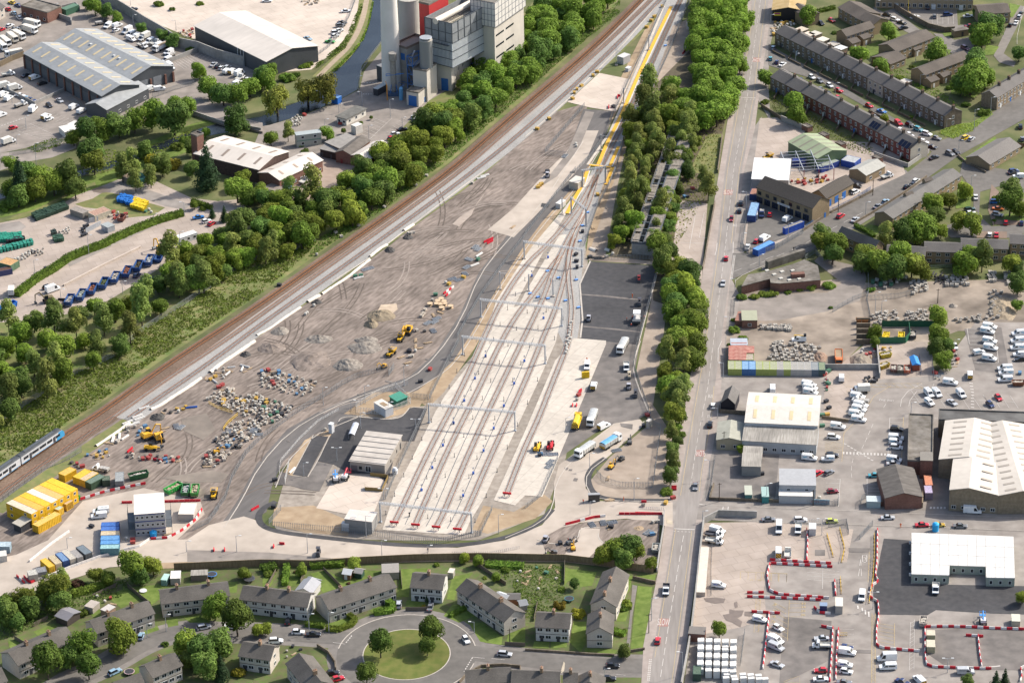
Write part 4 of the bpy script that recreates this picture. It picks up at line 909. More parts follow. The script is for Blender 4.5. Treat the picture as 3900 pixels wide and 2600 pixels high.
def truck(kind,cab=WHITE,bodyc=(.55,.53,.48),cover=None,beac=False):
 """kind: tipper, tanker, bin, box, drop, flat"""
 big=kind in('tipper','tanker','bin');th=raw({'tipper':"tipper_lorry",'tanker':"tanker_lorry",'bin':"refuse_lorry",'box':"box_lorry",'drop':"dropside_truck",'flat':"flatbed_truck"}[kind])
 L,W,H={'tipper':(9.4,2.5,3.1),'tanker':(8.4,2.5,3.1),'bin':(8.6,2.5,3.3),'box':(6.6,2.2,3.0),'drop':(5.8,2.05,2.3),'flat':(6.2,2.1,2.3)}[kind];l=L/2
 cl=2.0 if big else 1.9
 if big:c=cabmb(l-cl,l,W,.6,H-.15,.2)
 else:c=MB().xz([(l-2.2,.4),(l-.1,.4),(l,.7),(l-.1,1.0),(l-.75,1.15),(l-1.35,2.15),(l-1.6,2.28),(l-2.2,2.28)],-1.0,1.0,.1)
 c.bd("cab",ft(cab,.35,coat=.3),th)
 g=MB()
 if big:g.xz([(l+.015,1.75),(l-.15,H-.45),(l-.3,H-.45),(l-.2,1.75)],-W/2+.2,W/2-.2,.05);g.box(l-1.25,l-.45,-W/2-.005,W/2+.005,1.8,H-.6)
 else:g.xz([(l-.72,1.2),(l-1.3,2.1),(l-1.4,2.1),(l-.85,1.2)],-.8,.8,.06);g.box(l-1.75,l-1.1,-1.0,1.0,1.25,1.8)
 g.bd("windscreen",mY,th)
 ch=MB().box(-l,l-.3,-.45,.45,.5,.85)
 ch.box(l-.25,l+.04,-W/2+.1,W/2-.1,.4,.75);ch.bd("chassis",mK,th)
 x1=l-cl-.25 if big else l-2.35;x0=-l;b=MB()
 if kind=='tipper':
  b.box(x0,x1,-W/2,W/2,.95,1.1)
  for s in(-1,1):
   b.box(x0,x1,s*W/2-.06,s*W/2+.06,1.1,2.45);b.box(x0-.02 if s<0 else x1-.1,x0+.1 if s<0 else x1+.02,-W/2,W/2,1.1,2.45 if s<0 else 2.75)
   for i in rg(6):b.box(x0+.4+i*(x1-x0-.8)/5-.06,x0+.4+i*(x1-x0-.8)/5+.06,s*(W/2+.1)-.05,s*(W/2+.1)+.05,1.0,2.4)
  b.bd("tipper_body",ft(bodyc,.5,var=.12),th)
  cv=MB();n=8
  for i in rg(n):
   a0,a1=pi*i/n,pi*(i+1)/n;r=W/2-.05
   p=[(x,r*cos(a),2.4+.35*sin(a))for x in(x0+.1,x1-.1)for a in(a0,a1)]
   cv.add([p[0],p[1],p[3],p[2]],[(0,1,2,3)])
  if cover:cv.bd("load_cover",ft(cover,.6,var=.12),th)
  else:MB().box(x0+.1,x1-.1,-W/2+.08,W/2-.08,1.15,2.2).bd("load",mZ,th)
  MB().box(x0-.06,x0-.0,-W/2+.1,W/2-.1,.7,1.5).bd("rear_chevrons",m_chev,th)
 elif kind=='tanker':
  b.tb((x0+.2,0,1.95),(x1,0,1.95),1.12,n=14);b.box(x0,x1,-W/2,W/2,.9,1.15);b.box(x0+.4,x1-.4,-.5,.5,2.95,3.12);b.bd("tank",ft(bodyc,.4),th)
  MB().box(x0-.05,x0+.02,-W/2+.1,W/2-.1,.8,2.2).bd("rear_chevrons",m_chev,th)
 elif kind=='bin':
  b.xz([(x0+1.6,.95),(x1,.95),(x1,3.15),(x0+1.8,3.3)],-W/2,W/2,.05);b.bd("body",ft(bodyc,.5,var=.1),th)
  MB().xz([(x0,1.0),(x0+1.55,.95),(x0+1.75,3.3),(x0+.7,3.25)],-W/2+.05,W/2-.05,0).bd("hopper",ft(tuple(x*.8 for x in bodyc),.5),th)
 elif kind=='box':b.box(x0,x1,-W/2,W/2,.9,H);b.bd("box_body",ft(bodyc,.5),th);MB().box(x0-.02,x0,-W/2+.15,W/2-.15,1.0,H-.15).bd("rear_door",ft(.5,.5,.5,.5),th)
 else:
  b.box(x0,x1,-W/2,W/2,.85,.98)
  if kind=='drop':
   for s in(-1,1):b.box(x0,x1,s*W/2-.04,s*W/2+.04,.98,1.38)
   b.box(x0-.03,x0+.05,-W/2,W/2,.98,1.38);b.box(x1-.05,x1+.03,-W/2,W/2,.98,2.0)
  b.bd("load_bed",ft(bodyc,.6,var=.15),th)
  if cover:MB().box(x0+.3,x1-.4,-W/2+.2,W/2-.2,1.0,1.5).bd("load",ft(cover,.8,var=.3),th)
 if beac:MB().box(l-1.1,l-.9,-.6,.6,H-.12,H+.08).bd("beacon_bar",ft(.8,.35,.05,.4),th)
 WH(th,((l-1.2,l-2.9,-l+1.2,-l+2.5)if kind=='tipper' else(l-1.2,-l+1.1,-l+2.4)if big else(l-.95,-l+1.3)),W/2-.17,.48 if big else .36,.3);return th
m_chev=SP("rear_chevron_stripes",(.72,.42,.03),(.05,.04,.03),.55,(R(45),0,0),'Y')
KINDS={}
CN={'white':WHITE,'black':(.015,.015,.018),'silver':(.42,.43,.44),'gray':(.17,.175,.185),'red':(.50,.02,.03),'blue':(.03,.16,.42),'navy':(.02,.035,.11),'darkblue':(.025,.05,.15),'lightblue':(.25,.38,.48),'teal':(.06,.30,.36),'green':(.05,.28,.05),'lime':(.48,.52,.08),'yellow':(.72,.48,.03),'gold':(.45,.29,.04),'orange':(.62,.16,.03),'purple':(.10,.03,.08),'darkred':(.22,.015,.025),'darkgreen':(.03,.07,.05),'cream':CREAM}
VK={'h':(lambda c:car('hatch',CN[c]),"hatchback","car"),'s':(lambda c:car('saloon',CN[c]),"saloon car","car"),'u':(lambda c:car('suv',CN[c]),"tall car","car"),'e':(lambda c:car('estate',CN[c]),"estate car","car"),'V':(lambda c:van('m',CN[c]),"panel van","van"),'v':(lambda c:van('s',CN[c]),"small van","van"),'W':(lambda c:van('l',CN[c]),"large high-roof van","van"),'C':(lambda c:van('m',CN[c],chev=True),"van with striped rear doors","van"),'X':(lambda c:van('l',CN[c],chev=True),"high van with striped rear doors","van"),'F':(lambda c:van('m',CN[c],logo=1,rack=True),"fleet van with blue mark and roof rack","van"),'f':(lambda c:van('s',CN[c],logo=1),"small fleet van with blue mark","van"),'T':(lambda c:van('s',CN[c],text=1),"small van with blue lettering","van"),'M':(lambda c:van('l',CN[c],win=True),"minibus","minibus"),'m':(lambda c:van('m',CN[c],win=True),"people carrier","van"),'d':(lambda c:truck('drop',CN[c],(.5,.49,.45)),"dropside pickup truck","truck"),'D':(lambda c:truck('drop',CN[c],(.06,.06,.07)),"pickup truck with dark bed","truck"),'l':(lambda c:truck('flat',CN[c],(.25,.23,.2),(.35,.33,.3)),"flatbed truck carrying materials","truck"),'b':(lambda c:truck('box',CN[c],(.6,.58,.52)),"box lorry","lorry"),'B':(lambda c:truck('bin',CN[c],CREAM),"refuse lorry","lorry"),'t':(lambda c:truck('tipper',CN[c],(.5,.48,.43),(.42,.43,.42)),"tipper lorry with grey sheeted body","lorry"),'p':(lambda c:truck('tipper',CN[c],(.5,.48,.43),(.12,.33,.55)),"tipper lorry with blue sheeted body","lorry"),'k':(lambda c:truck('tanker',CN[c],CN[c],beac=True),"tank lorry with striped rear","lorry"),'o':(lambda c:truck('tipper',CN[c],CN[c]),"tipper lorry","lorry")}
COLW={'lightblue':"light blue",'darkblue':"dark blue",'darkred':"dark red",'darkgreen':"dark green",'gray':"dark grey"}
def veh(t,data,where=None,group=None):
 for it in data.replace("\n",";").split(";"):
  it=it.strip()
  if not it:continue
  k,u,v,a,c=it.split();u,v,a=float(u),float(v),float(a)
  p=P(t,u,v,.8);fn,noun,cat=VK[k]
  wv=where or("near "+near(p));lab="%s %s %s"%(COLW.get(c,c),noun,wv)
  PL((k,c),lambda:fn(c),(p.x,p.y,.15),IA(t,u,v,a),lab,cat,group or "vehicles "+wv)
YEL=(.70,.40,.02);ORA=(.68,.36,.03)
def tracks_mb(L,W,w=.45,h=.65):
 m=MB()
 for s in(-1,1):m.xz([(-L/2+.2,0),(L/2-.2,0),(L/2,h/2),(L/2-.2,h),(-L/2+.2,h),(-L/2,h/2)],s*W/2-w/2,s*W/2+w/2)
 return m
def EX(sz=1.,colr=YEL,wheeled=False,reach=.3):
 th=raw("excavator");k=sz
 if wheeled:MB().box(-1.6*k,1.6*k,-.9*k,.9*k,.6*k,1.0*k).bd("undercarriage",mK,th);WH(th,(1.1*k,-1.1*k),1.0*k,.5*k,.35*k)
 else:tracks_mb(3.6*k,2.2*k,.55*k,.8*k).bd("crawler_track",mK,th)
 MB().xz([(-2.0*k,1.0*k),(1.3*k,1.0*k),(1.3*k,1.5*k),(.1*k,2.1*k),(-1.6*k,2.1*k),(-2.1*k,1.7*k)],-1.1*k,1.1*k,.08).bd("body",ft(colr,.5),th)
 cb=MB().xz([(0,1.5*k),(1.3*k,1.5*k),(1.35*k,2.2*k),(1.0*k,2.95*k),(0,2.95*k)],.15*k,1.1*k,.05).bd("cab",mY,th)
 MB().box(0,1.05*k,.12*k,1.12*k,2.95*k,3.03*k).bd("cab_roof",ft(colr,.5),cb)
 a=(1.0*k,-.3*k,1.5*k);b=(2.7*k,-.3*k,(3.6+reach)*k);c=(4.3*k,-.3*k,(3.0+reach)*k);d=(4.0*k+reach*k,-.3*k,.9*k)
 bm=MB().tb(a,b,.26*k,.22*k,6).tb(b,c,.22*k,.2*k,6);ob=bm.bd("boom",ft(colr,.5),th);MB().tb(c,d,.2*k,.14*k,6).bd("dipper_arm",ft(colr,.5),ob)
 MB().xz([(d[0]-.5*k,.1*k),(d[0]+.3*k,.2*k),(d[0]+.35*k,.8*k),(d[0]-.1*k,1.0*k),(d[0]-.6*k,.5*k)],-.8*k,.2*k).bd("bucket",mD,th);return th
def dumper(colr=YEL):
 th=raw("site_dumper");WH(th,(1.3,-1.3),.95,.62,.5);MB().box(-2.0,1.2,-.7,.7,.7,1.25).bd("body",ft(colr,.5),th)
 MB().frus(.3,2.0,-.9,.9,1.1,.1,2.6,-1.15,1.15,2.0).bd("tipping_skip",ft(colr,.5),th);MB().box(.3,2.3,-.95,.95,2.0,2.08).bd("load",mZ,th)
 f=MB();[f.tb((x,y,1.2),(x,y,2.8),.05,n=5)for x in(-.9,-.1)for y in(-.5,.5)];f.box(-1.0,0,-.6,.6,2.8,2.86);f.bd("roll_frame",mK,th);MB().box(-.9,-.3,-.3,.3,1.25,1.8).bd("seat",mK,th);return th
def roller(colr=(.3,.3,.3),s=1.):
 th=raw("road_roller")
 for x in(1.1*s,-1.1*s):MB().tb((x,-.6*s,.5*s),(x,.6*s,.5*s),.5*s,n=16).bd("drum",mD,th)
 MB().xz([(-1.5*s,.7*s),(1.5*s,.7*s),(1.4*s,1.3*s),(.3*s,1.4*s),(-1.4*s,1.4*s)],-.5*s,.5*s,.06).bd("body",ft(colr,.5),th);MB().box(-.4*s,0,-.3*s,.3*s,1.4*s,1.9*s).bd("seat",mK,th)
 f=MB();[f.tb((x*s,y*s,1.3*s),(x*s,y*s,2.5*s),.04,n=5)for x in(-.7,.3)for y in(-.5,.5)];f.box(-.85*s,.45*s,-.6*s,.6*s,2.5*s,2.58*s);f.bd("canopy",ft(colr,.5),th);return th
def telehandler(colr=(.5,.02,.03)):
 th=raw("telehandler");WH(th,(1.4,-1.4),1.0,.58,.42);MB().xz(XY("-2.2 .7 2.1 .7 2.1 1.2 .6 1.4 -2.2 1.5"),-.9,.9).bd("chassis",ft(colr,.5),th)
 c=MB().xz(XY("-.6 1.3 .7 1.3 .5 2.4 -.6 2.45"),.1,.95,.05).bd("cab",mY,th);MB().box(-.65,.5,.08,.97,2.45,2.53).bd("cab_roof",mK,c)
 MB().tb((-2.0,-.35,2.0),(3.2,-.35,1.1),.22,.18,6).bd("boom",ft(colr,.5),th);f=MB().box(3.2,3.4,-.9,.4,.3,1.2);f.box(3.4,4.5,-.75,-.6,.3,.38).box(3.4,4.5,0,.15,.3,.38);f.bd("forks",mD,th);return th
def paver():
 th=raw("asphalt_paver");tracks_mb(4.0,2.2,.4,.7).bd("crawler_track",mK,th);MB().xz(XY("-2.6 .6 1.4 .6 1.4 1.6 -2.3 1.7"),-1.2,1.2).bd("body",ft(.55,.53,.5,.5),th)
 h=MB();h.frus(1.4,3.0,-1.1,1.1,.6,1.4,3.3,-1.5,1.5,1.7);h.bd("hopper",mD,th);MB().box(-3.3,-2.6,-1.7,1.7,.1,.6).bd("screed",mD,th)
 f=MB();[f.tb((x,y,1.6),(x,y,3.3),.05,n=5)for x in(-2.2,.2)for y in(-1,1)];f.bd("canopy_posts",mK,th);MB().box(-2.6,.6,-1.3,1.3,3.3,3.45).bd("canopy",ft(WHITE,.5),th);return th
def cherry(colr=(.05,.25,.6)):
 th=raw("boom_lift");WH(th,(1.0,-1.0),.95,.45,.35);MB().box(-1.6,1.4,-.8,.8,.6,1.3).bd("chassis",mD,th);MB().xz(XY("-1.8 1.3 .5 1.3 .5 1.9 -1.8 2.2"),-.8,.8).bd("turret",ft(.6,.6,.6,.5),th)
 b=MB().tb((-1.2,0,2.1),(2.6,0,2.9),.2,n=6).tb((2.6,0,2.9),(3.4,0,1.3),.15,n=6).bd("boom",ft(colr,.5),th);c=MB();c.box(3.2,4.2,-.9,.9,.6,.7)
 [c.tb((x,y,.7),(x,y,1.7),.04,n=4)for x in(3.2,4.2)for y in(-.9,.9)];c.tb((3.2,-.9,1.7),(4.2,-.9,1.7),.04,n=4).tb((3.2,.9,1.7),(4.2,.9,1.7),.04,n=4).tb((4.2,-.9,1.7),(4.2,.9,1.7),.04,n=4);c.bd("basket",ft(colr,.5),th);return th
def compactor():
 th=raw("compact_tractor");WH(th,(1.0,-1.0),.7,.45,.4);MB().xz(XY("-1.5 .5 1.5 .5 1.5 1.0 .3 1.2 -1.5 1.2"),-.65,.65).bd("body",ft(.3,.3,.33,.5),th);MB().box(-1.0,.2,-.6,.6,1.2,2.1).bd("cab",mY,th);MB().box(-1.1,.3,-.68,.68,2.1,2.2).bd("cab_roof",ft(.35,.35,.38,.5),th);return th
MK={'ex':(lambda:EX(1.15,ORA),"yellow crawler excavator","excavator"),'exw':(lambda:EX(1.2,ORA,True,.8),"orange wheeled excavator with raised arm","excavator"),'exd':(lambda:EX(1.05,(.14,.11,.05),False,.5),"dark crawler excavator","excavator"),'mini':(lambda:EX(.62,ORA),"small yellow mini excavator","excavator"),'minid':(lambda:EX(.6,(.12,.12,.12)),"small dark mini excavator","excavator"),'du':(dumper,"yellow site dumper","dumper"),'ro':(lambda:roller((.45,.38,.28)),"tan road roller","roller"),'rob':(lambda:roller((.06,.06,.07),1.1),"black road roller","roller"),'ror':(lambda:roller((.5,.06,.05),.9),"small red road roller","roller"),'te':(lambda:telehandler(),"red telehandler","telehandler"),'tey':(lambda:telehandler(YEL),"yellow telehandler","telehandler"),'pa':(paver,"white-canopied asphalt paver","paver"),'ch':(lambda:cherry(),"blue boom lift","boom lift"),'cr':(lambda:cherry((.5,.03,.05)),"red boom lift","boom lift"),'co':(compactor,"grey compact tractor","tractor"),'cog':(compactor,"dark green compact tractor","tractor")}
def mach(t,data,group="site machines"):
 for it in data.split(";"):
  if not it.strip():continue
  k,u,v,a,w_=it.strip().split(" ",4);p=P(t,float(u),float(v),.8);fn,lab,cat=MK[k]
  PL(("m",k),fn,(p.x,p.y,.12),IA(t,float(u),float(v),float(a)),lab+" "+w_,cat,group)
def lamp(h=8.,arms=1):
 th=raw("street_lamp");MB().tb((0,0,0),(0,0,h),.12,.07,8).bd("column",mS,th)
 for i in rg(arms):
  s=1 if i==0 else-1;MB().tb((0,0,h-.05),(s*1.1,0,h+.15),.05,n=5).bd("arm",mS,th);MB().box(min(s*.9,s*1.75),max(s*.9,s*1.75),-.17,.17,h+.1,h+.24).bd("lamp_head",ft(.6,.6,.58,.4),th)
 return th
def LP(t,data,arms=1):
 for u,v,top,ang in data:
  p=P(t,u,v);k=ppm(p)*2.352*1.658*.88;h=max(3.5,min(11,(v-top)/k));h=round(h)
  PL(("lamp",h,arms),lambda:lamp(h,arms),(p.x,p.y,0),IA(t,u,v,ang),"%s %d-metre lamp post near %s"%("twin-headed" if arms>1 else "grey",h,near(p)),"lamp post","lamp posts")
def pole_w(t,data):
 for u,v,top in data:
  p=P(t,u,v);k=ppm(p)*2.352*1.658*.88;h=round(max(5,min(10,(v-top)/k)))
  def mk_():
   th=raw("telegraph_pole");MB().tb((0,0,0),(0,0,h),.15,.11,7).bd("pole",mat("tarred_pole",(.06,.045,.035),.9,.2,2),th);MB().box(-.8,.8,-.05,.05,h-.5,h-.38).bd("cross_arm",m_bark,th);return th
  PL(("tp",h),mk_,(p.x,p.y,0),.3,"dark wooden telegraph pole near "+near(p),"pole","telegraph poles")
def barrier(colr):
 th=raw("plastic_barrier");MB().xz(XY("-1 0 1 0 1 1 -1 1"),-.24,.24,.12).bd("body",ft(colr,.5),th);MB().box(-.9,.9,-.28,.28,0,.14).bd("foot",ft(tuple(x*.85 for x in colr),.5),th);return th
RW=((.50,.015,.03),(.66,.62,.58))
def BR(t,pts,where,cols=(0,1),step=1.75):
 q=RS(line(t,pts),step)
 for i in rg(len(q)-1):
  a,b=q[i],q[i+1];c=cols[i%len(cols)];m=(a+b)/2
  PL(("bar",c),lambda:barrier(RW[c]),(m.x,m.y,.12),atan2(b.y-a.y,b.x-a.x),"%s plastic barrier in the chain %s"%(("red","white")[c],where),"barrier","%s barriers %s"%(("red","white")[c],where),True,s=(.85,.85,.8))
def person(top,leg):
 key=("pers",top.name,leg.name)
 th=raw("person")
 def mk_():
  me=bpy.data.meshes.new("sk");vs=XY("0 0 .92 0 0 1.15 0 0 1.42 .02 0 1.55 .03 0 1.66 .03 0 1.78 0 .1 .88 .1 .1 .48 .0 .11 .06 .16 .11 .03 0 -.1 .88 -.05 -.1 .48 -.2 -.11 .06 -.06 -.11 .03 0 .21 1.4 .02 .27 1.12 .14 .26 .9 0 -.21 1.4 -.02 -.27 1.12 .1 -.26 .9",3)
  es=XY("0 1 1 2 2 3 3 4 4 5 0 6 6 7 7 8 8 9 0 10 10 11 11 12 12 13 2 14 14 15 15 16 2 17 17 18 18 19")
  rd_=[.15,.15,.17,.065,.1,.085,.1,.075,.055,.05,.1,.075,.055,.05,.075,.055,.04,.075,.055,.04]
  me.from_pydata(vs,es,[]);o=bpy.data.objects.new("sk",me);COL.objects.link(o);md=o.modifiers.new("s",'SKIN')
  for i,d in enumerate(me.skin_vertices[0].data):d.radius=(rd_[i],rd_[i]);d.use_root=(i==0)
  o.modifiers.new("u",'SUBSURF').levels=1;bpy.context.view_layer.update()
  ev=o.evaluated_get(bpy.context.evaluated_depsgraph_get());r=bpy.data.meshes.new_from_object(ev);bpy.data.objects.remove(o)
  r.materials.clear();[r.materials.append(x)for x in(leg,top,ft(.45,.27,.2,.6),ft(.6,.6,.58,.5))]
  for f in r.polygons:
   z=f.center.z;y=abs(f.center.y);f.material_index=0 if z<.95 and y<.2 else 1 if z<1.5 and not(y>.2 and z<.98)else 3 if z>1.72 else 2
  return r
 link("body",pmesh(key,mk_),th);return th
def people(t,data):
 for u,v,a,k,lab in data:
  p=P(t,u,v,.9);tp,lg={'o':(ft(.75,.15,.03),ft(.75,.15,.03)),'k':(ft(.02,.02,.025),ft(.03,.03,.04)),'r':(ft(.7,.12,.05),ft(.04,.05,.09))}[k]
  PL(("p",k),lambda:person(tp,lg),(p.x,p.y,.12),R(a),lab,"person","people")
def HE(t,u,v,rx,h,label,m,name="spoil_heap",ry=None,cat="heap",seed=0):
 p=P(t,u,v);k=ppm(p)*2.352*1.658;r1=rx/k;r2=(ry or rx*.45)/k/sin(R(28));mb=MB();n,rr=22,9;vs=[(0,0,h)]
 for j in rg(1,rr+1):
  for i in rg(n):
   a=2*pi*i/n;f=j/rr;q=1+.25*noise.noise(V3((cos(a)*1.5+seed,sin(a)*1.5,f*2+u)))
   z=h*(1-f)**.9*(1+.35*noise.noise(V3((cos(a)*f*4+v,sin(a)*f*4,seed))));vs.append((r1*f*q*cos(a),r2*f*q*sin(a),max(z,0)if j<rr else-.05))
 fs=[(0,1+i,1+(i+1)%n)for i in rg(n)]+[(1+(j-1)*n+i,1+j*n+i,1+j*n+(i+1)%n,1+(j-1)*n+(i+1)%n)for j in rg(1,rr)for i in rg(n)]
 mb.add(vs,fs);o=mb.bd(name,m);o.location=(p.x,p.y,.1);return reg(o,label,cat)
def item_builders():
 def bag(c):
  def f():
   th=raw("bulk_bag");m=MB();m.lathe(XY(".42 0 .55 .25 .56 .7 .5 .95 .25 1.02"),9);m.bd("bag",ft(c,.85,var=.12),th);MB().tb((-.3,0,.95),(.3,0,1.15),.05,n=4).bd("lifting_loop",ft(c,.8),th);return th
  return f
 def pallet(c,h):
  def f():
   th=raw("stacked_pallet");m=MB()
   for x in(-.5,0,.5):m.box(x-.06,x+.06,-.5,.5,0,.12)
   m.bd("pallet_base",ft(.3,.2,.11,.9),th);g=MB();rr=RDM(int(h*100))
   for i in rg(3):
    for j in rg(3):g.box(-.58+i*.39,-.58+i*.39+.36,-.58+j*.39,-.58+j*.39+.36,.13,.13+h*rr.un(.75,1.1))
   g.bd("load",ft(c,.9,var=.15),th);return th
  return f
 def crate(c):
  def f():
   th=raw("storage_crate");m=MB().box(-.8,.8,-.55,.55,.1,.9);m.bd("box",ft(c,.7,var=.15),th);MB().box(-.84,.84,-.59,.59,.9,.98).bd("lid",ft(tuple(x*.8 for x in c),.6),th);return th
  return f
 def pipes(c):
  def f():
   th=raw("pipe_bundle")
   for k,(y,z)in enumerate(((-.3,.13),(0,.13),(.3,.13),(-.15,.39),(.15,.39))):MB().tb((-2,y,z),(2,y,z),.13,n=8).bd("pipe",ft(c,.5),th)
   return th
  return f
 def planks(c):
  def f():
   th=raw("timber_stack");rr=RDM(5)
   for k in rg(7):MB().cbox((rr.un(-.2,.2),-.4+(k%4)*.26,.05+.12*(k//4)),(3,.22,.1),rr.un(-.12,.12)).bd("plank",ft(c,.85,var=.25),th)
   return th
  return f
 def drum():
  th=raw("cable_drum");MB().tb((0,0,.1),(0,0,.9),.5,n=14).bd("core",ft(.2,.14,.08),th)
  for z in(0,.9):MB().tb((0,0,z),(0,0,z+.1),1.05,n=18).bd("flange",ft(.52,.38,.24,.8),th)
  return th
 def mesh_():
  th=raw("fence_panel_stack");
  for k in rg(5):
   m=MB();[m.tb((-1.6,-.9+i*.45,.06+k*.07),(1.6,-.9+i*.45,.06+k*.07),.03,n=4)for i in rg(5)];[m.tb((-1.6+i*.8,-.9,.06+k*.07),(-1.6+i*.8,.9,.06+k*.07),.03,n=4)for i in rg(5)];m.bd("panel",mS,th)
  return th
 def block(c):
  def f():
   th=raw("stone_block_pallet");m=MB();rr=RDM(int(c[0]*77))
   for x in(-.45,.45):m.box(x-.08,x+.08,-.5,.5,0,.13)
   m.bd("pallet_base",ft(.25,.18,.1,.9),th);g=MB()
   for i in rg(2):
    for j in rg(3):g.cbox((-.3+i*.6,-.36+j*.36,.13),(.56,.32,rr.un(.6,.85)),rr.un(-.08,.08))
   g.bd("stone",ft(c,.9,var=.15),th);return th
  return f
 return dict(wbag=(bag((.50,.475,.42)),"white bulk bag","bulk bag"),gbag=(bag((.36,.33,.28)),"grey bulk bag","bulk bag"),pal=(pallet((.50,.44,.36),.8),"pallet of pale blocks","pallet"),pald=(pallet((.12,.11,.10),.7),"pallet of dark units","pallet"),ywc=(crate((.5,.31,.06)),"yellow storage crate","crate"),blc=(crate((.1,.22,.36)),"blue storage crate","crate"),bkc=(crate((.03,.03,.035)),"black storage crate","crate"),rdc=(crate((.36,.06,.05)),"red storage crate","crate"),grc=(crate((.07,.18,.11)),"green storage crate","crate"),wpipe=(pipes((.6,.58,.54)),"bundle of pale pipes","pipes"),kpipe=(pipes((.02,.02,.025)),"bundle of black pipes","pipes"),bpipe=(pipes((.03,.1,.35)),"bundle of blue pipes","pipes"),tim=(planks((.36,.26,.16)),"loose stack of timber planks","timber"),drum=(drum,"wooden cable drum","cable drum"),fen=(mesh_,"flat stack of steel mesh panels","panels"),sblk=(block((.32,.29,.25)),"pallet of squared stone","stone pallet"),slight=(block((.45,.41,.35)),"pallet of pale stone","stone pallet"))
ITEM=item_builders()
def items(t,data,where,group=None):
 for it in data.split(";"):
  if not it.strip():continue
  k,u,v,*a=it.split();p=P(t,float(u),float(v),.4);fn,lab,cat=ITEM[k]
  PL(("i",k),fn,(p.x,p.y,.1),R(float(a[0]))if a else(float(u)*.37)%3.1,"%s %s"%(lab,where),cat,"%s %s"%(lab,where))
def JU(t,poly,sp,kinds,where,seed,maxn=80,s=(.55,1.05),al=None):
 rnd=RDM(seed)
 if kinds[0]in("sblk","slight"):s=(.95,1.3)
 for x,y in w3(t,poly,sp,rnd,maxn):
  k=rnd.choice(kinds);fn,lab,cat=ITEM[k];q=rnd.un(*s)
  PL(("i",k),fn,(x,y,.1),al+rnd.gauss(0,.08)if al is not None else rnd.un(0,3.1),"%s among the goods %s"%(lab,where),cat,"%s %s"%(lab,where),True,s=q)
# ========== DATA: buildings
LAND+=[("the two-ridge grey depot",250,150),("the depot parking court",80,260),("the refuse lorries",60,80),("the big white warehouse",580,80),("the warehouse yard fence",785,60),("the canal bridge",470,265),("the white chimney",900,160),("the energy plant hall",1060,120),("the plant gatehouse",810,260),("the brick gable sheds",810,340),("the long brick works",580,355),("the recycling bins",110,490),("the yellow crates heap",310,480),("the row of blue skips",260,650),("the recycling cabin",430,540),("the passenger train",70,1060),("the yellow cabins",90,1150),("the three-storey white office",340,1175),("the blue containers",250,1225),("the bottom-left containers",150,1290),("the loose stores yard",570,930),("the parked excavators",345,1010),("the site dirt heaps",850,730),("the brown site field",1000,560),("the control building",860,1040),("the green kiosk",905,910),("the buffer stops",980,1210),("the sidings apron",1080,950),("the crossing tracks",1300,620),("the single buffer stop",1165,1135),("the asphalt car park",1420,690),("the lorry park",1380,900),("the gated dirt plot",1440,1050),("the yellow walkway",1440,250),("the concrete pad",1380,210),("the old viaduct deck",1530,420),("the coal yard car park",1585,530),("the main road top",1745,100),("the main road middle",1665,560),("the main road bend",1620,960),("the main road bottom",1530,1400),("the black sign shed",1790,40),("the long stone terrace",2000,170),("the red brick terrace",1930,260),("the terrace street",1960,205),("the upper car park",2180,40),("the buff brick houses",2050,80),("the right hand terrace",2310,200),("the top right street",2340,50),("the green-roofed shed",1870,335),("the steel frame yard",1870,395),("the blue shopfront building",1810,470),("the blue fenced yard",1760,540),("the sloping street",2010,470),("the street corner bollards",2190,340),("the long buff flats",2110,460),("the cul-de-sac court",2260,480),("the right hand flats",2230,570),("the derelict club",1790,630),("the stone yard",2100,700),("the rubble mound",2310,700),("the green compound",2060,770),("the fleet car park",2270,790),("the log pile",1980,830),("the container row",1800,850),("the white fleet workshop",1800,960),("the fleet loading bays",1960,930),("the one-way loop",2170,910),("the small grey office",1830,1090),("the dark gabled shed",2080,1110),("the white twin-bay works",2250,1060),("the works entrance",2200,1170),("the lower street",1950,1190),("the pink contractor yard",1690,1300),("the striped barrier court",1850,1330),("the white modular building",2210,1270),("the white block stacks",1640,1500),("the lower car bays",1800,1480),("the lower right bays",2020,1520),("the right barrier pen",2250,1480),("the roundabout",934,1500),("the allotments",1220,1370),("the semi by the roundabout",985,1345),("the western estate houses",300,1400),("the estate crescent",620,1460),("the north-south terrace",1380,1390)]
def G(t,a,b,c,h,rise,n,lab,cat,w,r,**k):return gable(t,a,b,c,h,rise,n,lab,cat,w,r,**k)
x5=ft(.02,.12,.36);x3=ft(.62,.62,.6);x4=ft(.05,.05,.055)
t_,L,D=G('A1',(215,480),(912,862),(1215,745),7,2.6,"depot_shed","long grey-roofed depot shed with brick piers, in front of its twin","shed",m_clad,mG,sky=9)
for i in rg(10):MB().box(L*i/9.5-.35,L*i/9.5+.35,-.5,-.02,0,6.2).bd("brick_pier",mB,t_)
for i in rg(9):door(t_,L*(i+.5)/9.5,0,4.6,4.6,0,ft(.10,.105,.11),"roller_door")
t_,L,D=G('A1',(490,378),(1165,715),(1480,560),7,3.2,"depot_shed","long grey-roofed depot shed with gable doors, behind its twin","shed",m_clad,mG,sky=10)
for y in(D*.3,D*.62):door(t_,L,y,4.2,4.8,pi/2,ft(.2,.21,.22),"roller_door")
for y in(.3,D*.46,D*.8,D-.4):MB().box(L+.02,L+.6,y-.4,y+.4,0,4.5).bd("brick_pier",mB,t_)
for x in(18,36,40):MB().box(x-.6,x+.6,D*.3,D*.3+1,8.2,9.6).bd("roof_vent",ft(.5,.5,.48),t_)
